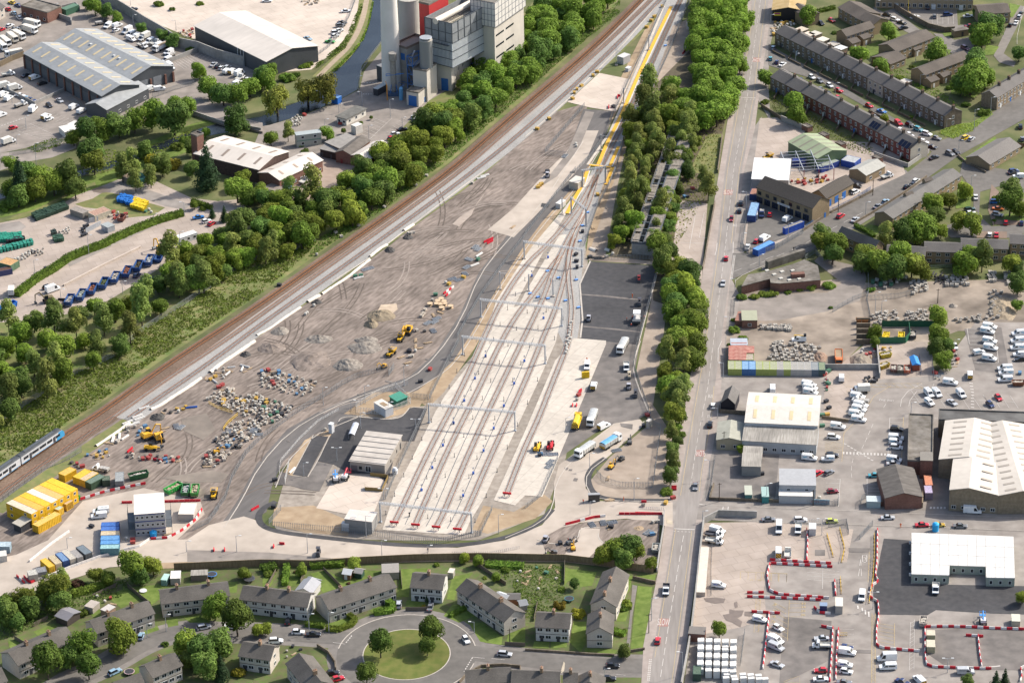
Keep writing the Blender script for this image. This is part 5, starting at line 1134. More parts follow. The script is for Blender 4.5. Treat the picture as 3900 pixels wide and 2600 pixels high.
G('A1',(955,985),(1330,790),(1200,715),4.8,1.9,"office_wing","low grey-roofed wing across the end of the depot sheds","building",m_clad,mG,win=5,nf=1)
t_,L,D=G('F',(447,60),(612,142),(717,100),7.2,2.6,"warehouse","big dark-clad warehouse with pale roof on concrete yard","warehouse",m_clad,mR,ov=.4)
for x in(L*.62,L*.66,L*.7):MB().tb((x,-.6,0),(x,-.6,7.5),.18).bd("flue_pipe",mS,t_)
FB('F',(48,14),(108,30),(128,12),5,"brick_workshop","flat-roofed red brick workshop at top-left edge","workshop",mB,mX,win=4,par=.4)
G('A1',(-60,120),(40,60),(-10,-20),5,2,"cream_house","cream house at the top-left corner","house",w8,mL,win=2)
FB('A1',(545,75),(590,90),(690,40),3,"green_shed","dark green flat shed behind brick workshop","shed",ft(.05,.13,.08),ft(.09,.17,.11))
for pts,lab in(("440 130 640 200 640 225","low dark stone wall below green shed"),("560 90 680 60 715 100","concrete bay wall behind the depot")):WL('A1',pts,.4,2.2,lab,mW,"retaining_wall")
WL('F',"225 -5 283 28 330 58 372 82 415 110 455 118 500 136 560 152",.5,4.6,"tall stained concrete retaining wall below warehouse yard",mW,"retaining_wall")
WL('A1',"1480 575 1600 530 1765 465",.35,2,"grey wall across the small depot car park",mW,"retaining_wall")
WL('A1',"0 600 110 545 215 505",.4,2.5,"timber-topped wall beside the depot front",ft(.18,.14,.09),"retaining_wall")
WL('A1',"0 790 130 850 310 940 630 790",.35,1.5,"brown yard wall dividing the depot parking",mW,"retaining_wall")
FB('A1',(525,1135),(580,1185),(670,1110),2.7,"white_store","pale site store cabin beside depot trees","cabin",ft(CREAM),ft(.6,.58,.53))
FB('A1',(640,1120),(700,1090),(905,1015),2.5,"long_white_store","long low white store behind depot trees","store",ft(CREAM),ft(.55,.53,.49))
def prism_thing(name,lab,cat,t,pts,z0,z1,m,par=None):
 q=[P(t,*p,z1)for p in pp(pts)];o0=V3((q[0].x,q[0].y,0));th=TH(name,lab,cat,o0)
 MB().prism([(v.x-o0.x,v.y-o0.y)for v in q],z0,z1).bd("deck" if 'bridge' in name else "body",m,th);return th,o0
th,o0=prism_thing("road_bridge","grey road bridge crossing the dark canal","bridge",'A1',"1700 1010 1990 1110 2230 1150 2352 1180 2352 1100 2180 1060 2060 930 1760 880",.12,1.0,z6)
for a,b in(((1700,1020),(1985,1120)),((1985,1120),(2340,1185))):
 p,q=P('A1',*a)-o0,P('A1',*b)-o0;d=(q-p);MB().cbox(((p.x+q.x)/2,(p.y+q.y)/2,.1),(d.length,.4,1.9),atan2(d.y,d.x)).bd("parapet",mW,th)
PB="pale concrete with vertical joints"
y9=mat("plant_precast_concrete",(.50,.455,.39),.85,.05,.4,c2=(.55,.50,.43),sc2=.1,var2=.07,sx_=(1,1,.2))
y8=mat("shade_toned_grey_concrete",(.27,.255,.23),.85,.1,.4,sc2=.15,var2=.12)  # darker copy of the precast concrete, with shade put into its colour
m_panel=mat("tower_grey_panel",(.24,.25,.255),.6,.1,.6,sc2=.2)
x2=ft(.02,.12,.36,.5);y7=ft(.05,.17,.44,.5)
th,L,D=FB('B1',(1560,573),(1690,590),(2062,303),11.7,"plant_hall","pale concrete plant hall carrying the grey louvred cooling cage","industrial building",y9,mX,par=.5)
door(th,L*.52,0,3.2,5.5,0,x2,"blue_door")
for i in rg(7):MB().box(L,L+.06,D*(i+.6)/7-.05,D*(i+.6)/7+.05,0,11.6).bd("joint",mW,th)
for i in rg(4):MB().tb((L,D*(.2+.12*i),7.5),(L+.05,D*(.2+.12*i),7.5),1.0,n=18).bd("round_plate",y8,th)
for i in rg(2):
 aw=MB().add([(L,D*.55+i*6,4.2),(L+3,D*.55+i*6,3.2),(L+3,D*.55+i*6+5.9,3.2),(L,D*.55+i*6+5.9,4.2)],[(0,1,2,3)]).bd("blue_canopy",y7,th)
A,rz,L,D=FR('B1',(1450,152),(1695,212),(1930,15),32)
th=TH("cooling_cage","tall grey cooling cage of louvres with framed panels above the hall","plant structure",(A.x,A.y,11.9),rz)
MB().box(.6,L-.6,.6,D-.6,0,11).bd("louvre_core",mat("deep_louvre",(.05,.055,.06),.8,.2,1),th)
lv=MB()
for i in rg(int(L/.7)):lv.box(i*.7,i*.7+.42,.1,.5,.1,11)
for i in rg(int(D/.7)):lv.box(L-.5,L-.1,i*.7,i*.7+.42,.1,11)
lv.bd("louvre_bank",ft(.50,.52,.53,.5),th)
fr=MB()
for z in(0,3.6,7.3,11,15.2,19.9):
 fr.box(-.05,L+.05,-.08,.12,z,z+.22);fr.box(L-.12,L+.08,.12,D,z,z+.22)
for i in rg(5):fr.box(L*i/4-.12,L*i/4+.12,-.1,.1,11,20.1)
for i in rg(7):fr.box(L-.1,L+.1,D*i/6-.12,D*i/6+.12,11,20.1)
fr.bd("frame",mD,th)
pn=MB().box(.05,L-.05,.1,.25,11.2,19.9).box(L-.25,L-.1,.25,D,11.2,19.9).box(.05,.2,.25,D,11.2,19.9).box(.2,L-.25,D-.15,D,11.2,19.9);pn.bd("upper_panel",m_panel,th)
rib=MB()
for i in rg(22):rib.box(.5,L-.5,1+i*(D-2)/22,1+i*(D-2)/22+.28,17,17.2)
for i in rg(6):rib.box(.8+i*(L-1.6)/5,1.1+i*(L-1.6)/5,.6,D-.6,17.2,17.5)
rib.bd("roof_grille",ft(.5,.45,.36,.7),th)
MB().tb((L*.42,-.5,19.5),(L*.42,D+5,19.5),1.35,n=16).bd("exhaust_duct",ft(.62,.56,.47,.5),th)
sh=MB()
for i in rg(8):sh.tb((.6+i*1.5,-1.2,10),(.6+i*1.5,-1.2,11.2),.05,n=4)
sh.box(0,L*.9,-1.3,-.1,9.9,10.05);sh.tb((0,-1.25,11.1),(L*.9,-1.25,11.1),.05,n=4);sh.bd("gantry_walkway",mD,th)
FB('B1',(1935,192),(1950,207),(2062,146),24,"wheel_emblem_block","pale concrete block with round spoked emblem beside the cooling cage","industrial building",y9,mX,par=.6)
th=TOP[-1][0];em=MB();q=[c for c in th.children if c.name.startswith("wall")][0];bx=max(v.co.x for v in q.data.vertices);by=max(v.co.y for v in q.data.vertices)
for i in rg(24):
 a0,a1=2*pi*i/24,2*pi*(i+1)/24;em.tb((bx+.06,by/2+2.6*cos(a0),19+2.6*sin(a0)),(bx+.06,by/2+2.6*cos(a1),19+2.6*sin(a1)),.12,n=4)
for i in rg(8):a0=2*pi*i/8;em.tb((bx+.06,by/2,19),(bx+.06,by/2+2.6*cos(a0),19+2.6*sin(a0)),.09,n=4)
em.bd("spoked_emblem",ft(.30,.33,.36),th)
A,rz,L,D=FR('B1',(1860,-8),(2078,30),(2335,-165),35)
th=TH("white_plant_hall","tall white plant hall with dark gridded cladding above pale wall","industrial building",(A.x,A.y,0),rz)
MB().box(.8,L-.8,.8,D-.5,0,24).bd("lower_wall",y9,th);MB().box(0,L,0,D,24,34.8).bd("upper_wall",ft(.60,.57,.52,.5),th);MB().box(.3,L-.3,.3,D-.3,34.8,35).bd("roof",mX,th)
gr=MB()
for z in(24,26.7,29.4,32.1,34.8):gr.box(-.06,L+.06,-.06,.0,z-.08,z+.08);gr.box(L,L+.06,0,D,z-.08,z+.08)
for i in rg(8):gr.box(L*i/7-.08,L*i/7+.08,-.07,0,24,35)
for i in rg(10):gr.box(L,L+.07,D*i/9-.08,D*i/9+.08,24,35)
gr.bd("cladding_grid",ft(.09,.10,.13,.5),th)
for i in rg(8):MB().box(L-.8,L-.7,2+(i%2)*9,9+(i%2)*9,4+5*(i//2),4.8+5*(i//2)).bd("slot_window",mY,th)
FB('B1',(1400,28),(1490,48),(1612,-58),36,"red_plant_block","bright red plant block behind the cooling cage","industrial building",ft(.42,.035,.035,.5),mX,par=.8)
def cyl(name,lab,cat,t,u,v,r,z0,z1,m,parts=()):
 p=P(t,u,v,z0);th=TH(name,lab,cat,(p.x,p.y,z0));MB().lathe([(r,0),(r,z1-z0)],32).bd("shell",m,th);MB().lathe([(r*1.02,z1-z0),(r*1.02,z1-z0+.25),(.3,z1-z0+.9)],32).bd("cap",ft(.40,.37,.32,.8),th);return th
m_silo=mat("silo_grey_concrete",(.42,.40,.36),.8,.08,.3,sc2=.1,var2=.12,sx_=(1,1,.15))
th=cyl("concrete_silo","large grey concrete silo behind the white chimney","silo",'B1',1325,520,4.65,0,27.5,m_silo)
MB().tb((0,0,28.4),(0,0,29.6),.5).bd("roof_vent",mS,th);ld=MB();[ld.tb((-4.75,y,0),(-4.75,y,27),.06,n=4)for y in(-.3,.3)];ld.bd("ladder",mD,th)
p=P('B1',1160,790);th=TH("white_chimney","very tall white tapering chimney beside the canal","chimney",p)
MB().lathe(XY("4.2 0 3.9 18 3.5 40 3.1 62 2.8 82"),36).bd("shaft",mat("white_chimney_concrete",(.66,.62,.56),.7,.04,.3,c2=(.70,.66,.60),sc2=.1,var2=.08),th);MB().lathe([(4.4,0),(4.4,.5)],36).bd("plinth",mW,th);MB().lathe([(2.9,80),(2.9,82.3)],36).bd("rim",mD,th)
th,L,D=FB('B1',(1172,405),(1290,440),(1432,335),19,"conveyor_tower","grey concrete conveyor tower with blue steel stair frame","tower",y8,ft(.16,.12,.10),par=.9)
MB().box(L*.55,L*.85,-.06,.02,13.5,16.5).bd("blue_shutter",x2,th);MB().box(-.06,L+.06,-.08,0,9.3,9.7).bd("joint",mW,th)
bf=MB();X=L+.3
for y in(-.4,D*.5):[bf.tb((x,y,0),(x,y,16),.2,n=5)for x in(X,X+3.2)]
for z in(3.5,8,12,16):[bf.tb((X,y,z),(X+3.2,y,z),.16,n=5)for y in(-.4,D*.5)];[bf.tb((x,-.4,z),(x,D*.5,z),.16,n=5)for x in(X,X+3.2)]
for z0,z1 in((3.5,8),(8,12),(12,16)):bf.tb((X+3.2,-.4,z0),(X+3.2,D*.5,z1),.12,n=5).tb((X,-.4,z1),(X+3.2,-.4,z0),.12,n=5)
for k in rg(6):bf.tb((-1.5,-2.2+.4*k,3.6),(X,-2.2+.4*k,3.6),.1,n=4)if k in(0,5)else None
bf.bd("blue_stair_frame",y7,th);s_=MB();s_.box(X,X+3.2,-.4,D*.5,12.1,12.2);s_.box(X,X+3.2,-.4,D*.5,8.1,8.2);[s_.box(X+.3+.22*i,X+.7+.22*i,.2,1.2,12.2+.5*i,12.3+.5*i)for i in rg(14)];s_.bd("stair_flight",mS,th)
cyl("small_silo","small grey metal silo on concrete block by the stair frame","silo",'B1',1470,600,2.75,13.8,25.8,mat("small_silo_steel",(.25,.255,.255),.5,.06,.4,metal=.2,sx_=(1,1,.2)))
th=TOP[-1][0];rl=MB();[rl.tb((2.6*cos(i*.52),2.6*sin(i*.52),12.2),(2.6*cos(i*.52),2.6*sin(i*.52),13.3),.05,n=4)for i in rg(12)];rl.lathe(XY("2.6 13.2 2.68 13.3 2.6 13.35"),24);rl.bd("top_railing",mS,th)
FB('B1',(1345,622),(1470,642),(1567,572),13.7,"concrete_block","tall plain concrete block under the small silo","industrial building",y9,mX,par=.5)
th,L,D=FB('B1',(1288,818),(1395,837),(1478,768),6.2,"concrete_garage","low concrete garage with big blue door at plant corner","industrial building",y9,mX,par=.5)
door(th,L*.5,0,L*.68,4.6,0,x2,"blue_door");door(th,L,D*.62,1,2.4,pi/2,x2,"blue_door")
p=P('B1',1243,895);th=TH("blue_vessel","pale blue upright vessel beside concrete garage","tank",p);MB().lathe(XY(".85 0 .85 5.2 .5 5.8"),16).bd("shell",ft(.12,.32,.52,.4),th);MB().tb((0,0,5.8),(1.2,.5,6.4),.12).bd("pipe",y7,th)
p=P('B1',1178,850);th=TH("dust_filter","grey vertical filter duct in front of white chimney","filter",p)
MB().lathe(XY("1.0 3 1.25 5 1.25 15 1.7 16 1.7 19"),16).bd("duct",mat("stained_duct",(.30,.28,.25),.6,.15,.8,metal=.2),th);MB().lathe([(.4,.6),(1.25,3.2)],14).bd("cone",mW,th);fm=MB();[fm.tb((x,y,0),(x*.6,y*.6,5),.12,n=5)for x in(-1.6,1.6)for y in(-1.6,1.6)];fm.tb((-3,0,9.5),(4.5,0,9.5),.15,n=5).tb((-3,-2,9.5),(4.5,0,9.5),.13,n=5).tb((-3,0,9.5),(-3,-2,9.5),.13,n=5);fm.bd("blue_support_frame",y7,th);MB().box(-3,2,-2,.5,0,1.3).bd("base_machinery",ft(.06,.10,.17),th)
p=P('B1',1118,900);th=TH("orange_crane_post","slim orange crane post near filter duct","crane post",p);MB().tb((0,0,0),(0,0,7),.25).bd("post",ft(.6,.25,.04),th);MB().tb((0,0,6.8),(-.5,1.5,8),.12).bd("arm",ft(.6,.25,.04),th)
FB('B1',(990,790),(1030,800),(1088,738),3.2,"bike_store","small dark open store with pale roof by chimney","store",x4,ft(.45,.45,.42))
FB('B1',(1020,585),(1060,600),(1088,560),7,"dark_plant_shed","dark shed half hidden behind the chimney","shed",ft(.06,.065,.07),ft(.2,.2,.2))
th,L,D=FB('B1',(664,1040),(750,1064),(910,968),3.2,"gatehouse","flat-roofed white gatehouse at the plant entrance","gatehouse",ft(CREAM),mat("gatehouse_felt",(.14,.135,.12),.9,.2,.5),win=2,rwin=3,ov=.5,rth=.3)
FB('B1',(792,1118),(835,1135),(880,1106),3.8,"white_kiosk","square white kiosk beside plant parking","kiosk",ft(.58,.55,.49),ft(.6,.57,.5))
FB('B1',(618,868),(672,880),(705,858),3,"blue_kiosk","square bright blue kiosk by the canal willows","kiosk",ft(.02,.13,.45),ft(.12,.25,.5))
th,L,D=FB('B1',(302,1214),(525,1187),(520,1156),5.4,"stacked_cabin","two-storey pale green stacked cabins near brick works","cabin",ft(.33,.34,.29),ft(.33,.36,.35),win=2,nf=2)
MB().box(-.02,L+.02,-.04,0,2.6,2.9).bd("floor_band",ft(.10,.22,.17),th)
G('B1',(565,1275),(690,1330),(800,1228),4.6,.4,"lean_to_shed","grey mono-pitch shed left of the brick gables","shed",mB,mat("grey_asbestos_roof",(.26,.24,.215),.9,.1,.6),ridge='m')
G('B1',(515,1335),(672,1372),(692,1322),3.4,.8,"lean_to_store","low grey lean-to with dark doors in brick yard","shed",mat("dark_brown_boarding",(.05,.035,.03),.9),mat("grey_asbestos_roof",(.26,.24,.215)),ridge='m',dr=2,dm=x4)
G('B1',(655,1365),(795,1390),(945,1257),4.5,1.5,"brick_shed","brick gable shed with dark roof and red doors","shed",mB,mat("dark_shed_roof",(.12,.105,.09),.9,.2,.6),ridge='y',dr=1,dm=ft(.2,.03,.03))
G('B1',(797,1392),(950,1430),(1110,1300),4.5,1.5,"brick_shed","brick gable shed with pale roof beside the tree belt","shed",mB,mR,ridge='y',win=2,nf=1,rwin=0)
t_,L,D=G('F',(446,353),(594,390),(652,346),6,1.8,"brick_works","long brick works with stained white roof","works",mat("dark_works_brick",(.085,.055,.045),.95,.2,1),mR,sky=4,skym=ft(.24,.19,.15))  # rooflight parts here only draw dark stripes and stains on the roof
t_,L,D=G('F',(594,397),(642,414),(717,360),5,1.7,"brick_works_wing","gabled brick works wing with white roof and side windows","works",mB,mR,ridge='y',rwin=7,nf=1,sky=3,skym=ft(.33,.25,.19))  # same dark roof stripes on the wing, drawn with rooflight parts
MB().box(L+.1,L+1.6,2,5,0,3.2).bd("blue_extractor",ft(.2,.4,.5),t_)
FB('A1',(1708,1205),(1762,1225),(1803,1192),13,"brick_tower","tall square red brick tower by the brick works","tower",mB,mX,par=.5)
FB('B2',(-10,150),(110,200),(235,170),2.5,"low_brown_store","low brown flat-roofed store behind the works","store",mB,ft(.23,.19,.16))
FB('A2',(1572,582),(1610,605),(1735,535),2.8,"white_cabin","white flat-roofed cabin on recycling yard","cabin",ft(.56,.56,.54),ft(.62,.61,.58),rwin=3)
KA('A2',(1090,48),(1145,68),(1205,5),2.6,"grey rusty container beside dark green pair",(.2,.18,.16),(.27,.2,.15));KA('A2',(1140,62),(1195,82),(1255,15),2.6,"dark green container in the middle of the three",(.02,.12,.09));KA('A2',(1192,82),(1242,95),(1280,45),2.4,"shorter dark green container at the end of three",(.02,.10,.08))
KA('A2',(626,345),(740,385),(772,352),2.6,"grey box container beside the long row of bins",(.22,.2,.17),(.26,.23,.2));KA('A2',(785,372),(850,405),(938,325),2.6,"cream container with rusty roof",(.52,.46,.34),(.40,.25,.18));KA('A2',(-20,820),(95,850),(125,790),2.8,"green rusty container at recycling yard edge",(.10,.17,.10),(.45,.27,.12));KA('A2',(-20,905),(110,880),(105,850),2.2,"dark blue open container with writing-worn side",(.05,.06,.15),(.1,.05,.03))
BLU=(.025,.075,.22)
for i,(u,v,fc)in enumerate(((535,1200,(.3,.24,.2)),(622,1158,(.35,.33,.3)),(727,1112,(.3,.32,.28)),(826,1058,(.25,.1,.06)),(930,1006,(.08,.1,.04)),(1032,955,(.4,.36,.3)),(1135,905,(.25,.09,.06)),(1237,852,(.07,.06,.03)),(1338,802,(.4,.4,.38)))):
 SK('A2',u,v,62,"%s open skip in the recycling row"%("black" if i==0 else "blue"),(.03,.03,.035)if i==0 else BLU,L=7,W=2.6,H=2.2,fill=fc,group="skips in the recycling row")
SK('A2',1420,790,62,"blue skip half hidden under the orange excavator",BLU,L=4,H=1.6);SK('A2',65,1215,25,"bright blue long skip at left picture edge",(.02,.15,.5),L=8,H=2,fill=None);SK('A2',1345,978,5,"blue flat skip beside the tree belt",(.03,.2,.55),L=6.4,H=1.2)
SK('A2',1090,420,50,"small rusty brown skip among the recycling bins",(.2,.08,.06),L=4)
WL('A2',"570 1035 900 865 1260 690",.6,.8,"long pale concrete kerb barrier across recycling yard",z9,"concrete_barrier");WL('A2',[(800,470),(880,450)],.2,2,"grey steel screen beside bins",mS,"steel_screen");WL('A2',[(770,560),(905,490)],.15,2,"grey sheet screen in recycling yard",mS,"steel_screen");WL('A2',[(945,555),(1010,510)],.15,2,"short grey sheet screen by lane",mS,"steel_screen")
FB('A2',(905,480),(965,510),(1003,475),2.4,"grey_store","grey sheet-metal store in recycling yard","store",mS,ft(.3,.32,.31))
def wbin(c):
 def f():
  th=raw("wheelie_bin");MB().frus(-.24,.24,-.28,.28,.1,-.29,.29,-.36,.36,1.0).bd("body",ft(c),th);MB().box(-.31,.31,-.4,.4,1.0,1.07).bd("lid",ft(tuple(x*.8 for x in c)),th);k=MB().tb((-.2,.3,.1),(.2,.3,.1),.1,n=6).bd("wheels",m_tyre,th);return th
 return f
def BW(t,a,b,c,n,m,colr,lab,key,jit=.12,sc=1.5):
 rr=RDM(n*m);A,B,C_=P(t,*a),P(t,*b),P(t,*c)
 for i in rg(n):
  for j in rg(m):
   p=A+(B-A)*(i+.5)/n+(C_-B)*(j+.5)/m;PL(("bin",key),wbin(colr),(p.x+rr.un(-jit,jit),p.y+rr.un(-jit,jit),.08),rr.choice((0,1.57))+.6,lab,"bin",lab,True,s=sc*rr.un(.9,1.1))
BW('A2',(330,460),(620,350),(570,300),16,5,(.025,.06,.035),"dark green wheelie bin in the long packed row",'g');BW('A2',(-10,650),(215,640),(190,580),9,6,(.02,.26,.17),"teal wheelie bin in the packed block at left",'t');BW('A2',(0,745),(310,670),(290,640),10,3,(.03,.27,.19),"teal bin in the second row at left",'t2')
BW('A2',(1045,285),(1185,325),(1225,270),7,6,(.02,.17,.55),"bright blue bin in the blue heap",'b',.3);BW('A2',(1170,340),(1290,375),(1330,300),8,6,(.78,.55,.02),"yellow bin in the yellow heap",'y',.1);BW('A2',(485,650),(575,640),(560,600),5,3,(.04,.1,.06),"dark bin in the small middle cluster",'d');BW('A2',(470,590),(510,580),(500,555),2,2,(.03,.05,.04),"dark bin left of white sacks",'d2');BW('A2',(60,665),(225,640),(225,610),7,2,(.015,.015,.018),"black bin in the dark block at left",'k')
JU('A2',"530 560 620 510 630 560 560 580",1.2,['gbag','wbag'],"in recycling yard middle",21,9);JU('A2',"130 800 300 700 320 740 200 810",1.2,['wbag','gbag'],"by the teal bins",22,26);JU('A2',"280 740 390 700 380 760 330 770",1.3,['bkc','gbag'],"right of teal bins",23,10);JU('A2',"290 930 430 870 450 900 310 960",1.3,['gbag','bkc','wbag'],"below the hedge",24,16);JU('A2',"930 380 1130 370 1150 430 1050 450 960 400",1.6,['grc','pal','rdc','bkc','wbag'],"beside the cream container",25,12);JU('A2',"730 520 790 490 790 580 740 600",1.3,['bkc','gbag'],"by grey screens",26,8);JU('A2',"1280 370 1350 345 1360 380 1300 390",1.5,['grc','wbag'],"by yellow bins",27,4)
def module_stack(t,a,b,c,h,n,nf,lab):
 A,rz,L,D=FR(t,a,b,c,h);th=TH("cabin_stack",lab,"cabins",(A.x,A.y,0),rz);cs=XY(".55 .47 .36 .60 .36 .07 .66 .40 .03 .70 .60 .45 .60 .38 .13 .68 .42 .03 .68 .43 .03",3)
 for j in rg(n):
  for f in rg(nf):
   z0=h/nf*f;y0=D*j/n+.05;y1=D*(j+1)/n-.05;c_=MB().box(0,L,y0,y1,z0+.03,z0+h/nf-.08)
   o=c_.bd("module",ft((.62,.36,.015),.55,var=.1),th)
   WN(o,L,(y0+y1)/2,z0+1.0,.75,.85,pi/2,cols=1)
   if j==0:
    for x in(L*.2,L*.75):WN(o,x,y0,z0+1.0,.8,.8,0,cols=1)
   if f==nf-1:
    r=MB()
    for k in rg(24):r.box(L*k/24+.06,L*(k+.5)/24,y0+.05,y1-.05,h-.08,h+.0)
    r.box(.02,L-.02,y0+.02,y1-.02,h-.08,h-.03);r.bd("ribbed_roof",ft(cs[j%7],.6,var=.12),o)
 return th
module_stack('A3',(52,1445),(280,1545),(628,1285),5.2,7,2,"two-storey stack of yellow site cabins beside railway")
YC=(.64,.38,.02)
def CB(t,a,b,c,h,lab,colr,roofc,**k):return KA(t,a,b,c,h,lab,colr,roofc,cat="cabin",name="site_cabin",end=True,**k)
CB('A3',(522,1178),(580,1202),(685,1145),2.7,"yellow cabin nearest the railway fence",YC,(.65,.42,.1));CB('A3',(650,1208),(708,1228),(805,1152),2.7,"yellow container first of three abreast",(.62,.4,.02),(.66,.44,.05));CB('A3',(708,1228),(760,1248),(862,1168),2.7,"tan-roofed container in the middle of three abreast",(.6,.38,.05),(.55,.42,.26));CB('A3',(760,1250),(815,1275),(912,1192),2.6,"dark green container third of three abreast",(.05,.09,.05),(.15,.2,.15));CB('A3',(915,1245),(982,1240),(975,1200),2.4,"dark green open store by yellow crates",(.05,.08,.05),(.14,.17,.12));CB('A3',(1030,1252),(1107,1247),(1085,1165),2.6,"grey container beside green skip",(.20,.21,.21),(.30,.31,.30))
CB('A3',(553,1445),(595,1460),(652,1420),2.6,"tan-roofed yellow cabin cube by cabins stack",(.6,.36,.05),(.55,.42,.28));CB('A3',(465,1490),(525,1510),(568,1480),2.6,"small yellow cabin with pale green roof",(.62,.38,.04),(.36,.42,.34));CB('A4',(287,128),(342,152),(520,25),2.8,"long yellow single cabin in front of cabins stack",(.62,.36,.02),(.62,.42,.12),win=0)
G('A4',(120,120),(185,150),(240,80),2.6,.5,"entrance_canopy","pale canopy on posts at cabins entrance","canopy",x4,ft(.42,.38,.31),ridge='m')
SK('A3',1240,1195,12,"dark green long skip with mixed rubbish",(.03,.11,.04),L=6.5,fill=(.4,.36,.32));SK('A3',1550,1312,28,"bright green and orange skip of timber",(.04,.32,.06),L=6.5,fill=(.45,.36,.25));SK('A3',1662,1330,78,"green skip full of metal scrap",(.03,.15,.05),L=6,fill=(.35,.35,.34));SK('A3',1746,1332,78,"green and orange skip of wood scraps",(.07,.3,.07),L=6,fill=(.45,.35,.25));SK('A3',680,1400,20,"small red and green bins beside barrier",(.04,.3,.06),L=2.6,W=1.6,H=1.3)
th,L,D=FB('A4',(1203,42),(1473,22),('A3',1447,1352),8.4,"site_office","three-storey white site office with navy bands","site office",ft(.36,.35,.34),ft(.66,.61,.53),win=6,nf=3,ww=.8,wh=.8)
for z in(2.7,5.5,8.05):MB().box(-.05,L+.05,-.06,0,z-.12,z+.2).bd("navy_band",ft(.03,.05,.18),th)
s_=MB();[s_.tb((-2.2,y,0),(-2.2,y,9),.06,n=4)for y in(0,2,4,6)];[s_.box(-2.3,-.1,0,6,z,z+.1)for z in(2.8,5.6)];s_.bd("access_stair",mD,th);s_=MB();[s_.tb((L+2,y,0),(L+2,y,9),.06,n=4)for y in(0,3,6)];[s_.box(L+.1,L+2.1,0,6,z,z+.1)for z in(2.8,5.6)];s_.bd("access_stair",mD,th)
FB('A4',(1597,38),(1732,40),('A3',1726,1447),2.8,"white_cabin","single white cabin right of the three-storey office","cabin",ft(.42,.38,.34),ft(.62,.56,.48))
for i,(v0,v1,c,rc_)in enumerate(((148,112,(.03,.09,.32),(.05,.14,.4)),(188,150,(.03,.09,.3),(.06,.15,.42)),(228,190,(.5,.38,.22),(.52,.42,.28)),(270,231,(.05,.17,.38),(.12,.28,.5)),(309,272,(.05,.17,.38),(.1,.26,.5)),(350,312,(.1,.22,.25),(.26,.42,.42)))):
 KA('A4',(903-i*1.5,v0),(1063,v0-4),(1063,v1-4),2.6,"%s container, number %s down the stacked row"%(("blue","blue","tan","blue","blue","teal")[i],("one","two","three","four","five","six")[i]),c,rc_)
for a,b,c,col,rc_,lab in(((437,517),(490,498),(421,426),(.62,.38,.02),(.6,.4,.06),"yellow container in slanting row"),((497,488),(553,470),(482,402),(.5,.42,.3),(.45,.37,.24),"tan container in slanting row"),((563,465),(620,447),(540,378),(.03,.07,.2),(.15,.24,.38),"blue-roofed container in slanting row"),((628,446),(682,428),(602,357),(.5,.45,.38),(.45,.41,.34),"pale container in slanting row"),((690,432),(744,414),(672,356),(.27,.26,.25),(.3,.28,.26),"grey container in slanting row"),((762,402),(826,378),(756,306),(.08,.09,.1),(.15,.18,.2),"dark grey container in slanting row"),((258,590),(340,575),(325,530),(.45,.42,.37),(.5,.48,.42),"short pale container near barrier corner"),((335,565),(420,550),(400,508),(.2,.2,.2),(.27,.27,.27),"short grey container near barrier corner")):
 KA('A4',a,b,c,2.6,lab,col,rc_)
KA('A4',(-30,330),(85,330),(80,285),2.5,"pale blue container at left edge",(.3,.38,.42),(.38,.45,.48));FB('A4',(-20,420),(60,410),(80,360),2.3,"white_generator","white generator box at left edge","generator",ft(.5,.47,.42),ft(.52,.49,.44))
p=P('A4',1375,240);th=TH("blue_water_tank","bright blue water tank in front of site office","tank",p);MB().lathe(XY("1.1 .2 1.2 1.8 .5 2.2"),14).bd("tank",ft(.02,.35,.7),th);MB().box(-1.2,1.2,-.9,.9,0,.3).bd("stand",mD,th)
items('A4',"wbag 1130 260; rdc 1190 270; rdc 1190 295; bkc 820 150; tim 1500 215 20","by the site office")
m_beige=mat("beige_cladding",(.30,.27,.235),.6,.05,2,sx_=(3,3,.3));m_beiger=mat("beige_seamed_roof",(.40,.355,.305),.6,.05,.4,c2=(.46,.415,.36),sc2=.1)
th,L,D=G('B3',(782,1070),(1093,1106),(1218,855),3.6,.7,"control_building","beige flat control building with seamed roof","building",m_beige,m_beiger,ridge='m')
for i in rg(6):MB().add([(-.35,D*i/6,3.8+.7*i/6),(L+.35,D*i/6,3.8+.7*i/6),(L+.35,D*i/6+.2,3.83+.7*i/6),(-.35,D*i/6+.2,3.83+.7*i/6),(-.35,D*i/6+.1,3.98+.7*i/6),(L+.35,D*i/6+.1,3.98+.7*i/6)],[(0,1,5,4),(4,5,2,3)]).bd("roof_seam",m_beige,th)
door(th,L*.12,0,2.2,2.2,0,ft(.13,.11,.11));WN(th,L*.3,0,1.0,.9,1,0,mK,cols=1);WN(th,L*.52,0,.4,1.8,2.0,0,mV);[WN(th,L,D*y,1,.7,.9,pi/2,mK,cols=1)for y in(.35,.7)];door(th,L,D*.92,1.4,2.2,pi/2,x4)
th,L,D=G('B3',(997,548),(1100,610),(1158,575),3.2,.15,"white_substation","white substation cabin with sandy roof in fenced yard","substation",ft(.52,.52,.52),ft(.58,.53,.46),ridge='m',ov=.1);MB().box(L*.3,L*.75,D*.25,D*.75,3.4,3.5).bd("sand_patch",mZ,th)
G('B3',(1138,492),(1205,537),(1280,495),2.4,.4,"green_kiosk","green flat-topped kiosk in fenced yard","kiosk",ft(.015,.12,.08),ft(.06,.25,.17),ridge='m',ov=.25)
FB('B3',(588,738),(618,745),(636,725),3.6,"tall_white_kiosk","tall narrow white kiosk on the verge bend","kiosk",ft(.55,.55,.55),ft(.6,.6,.58))
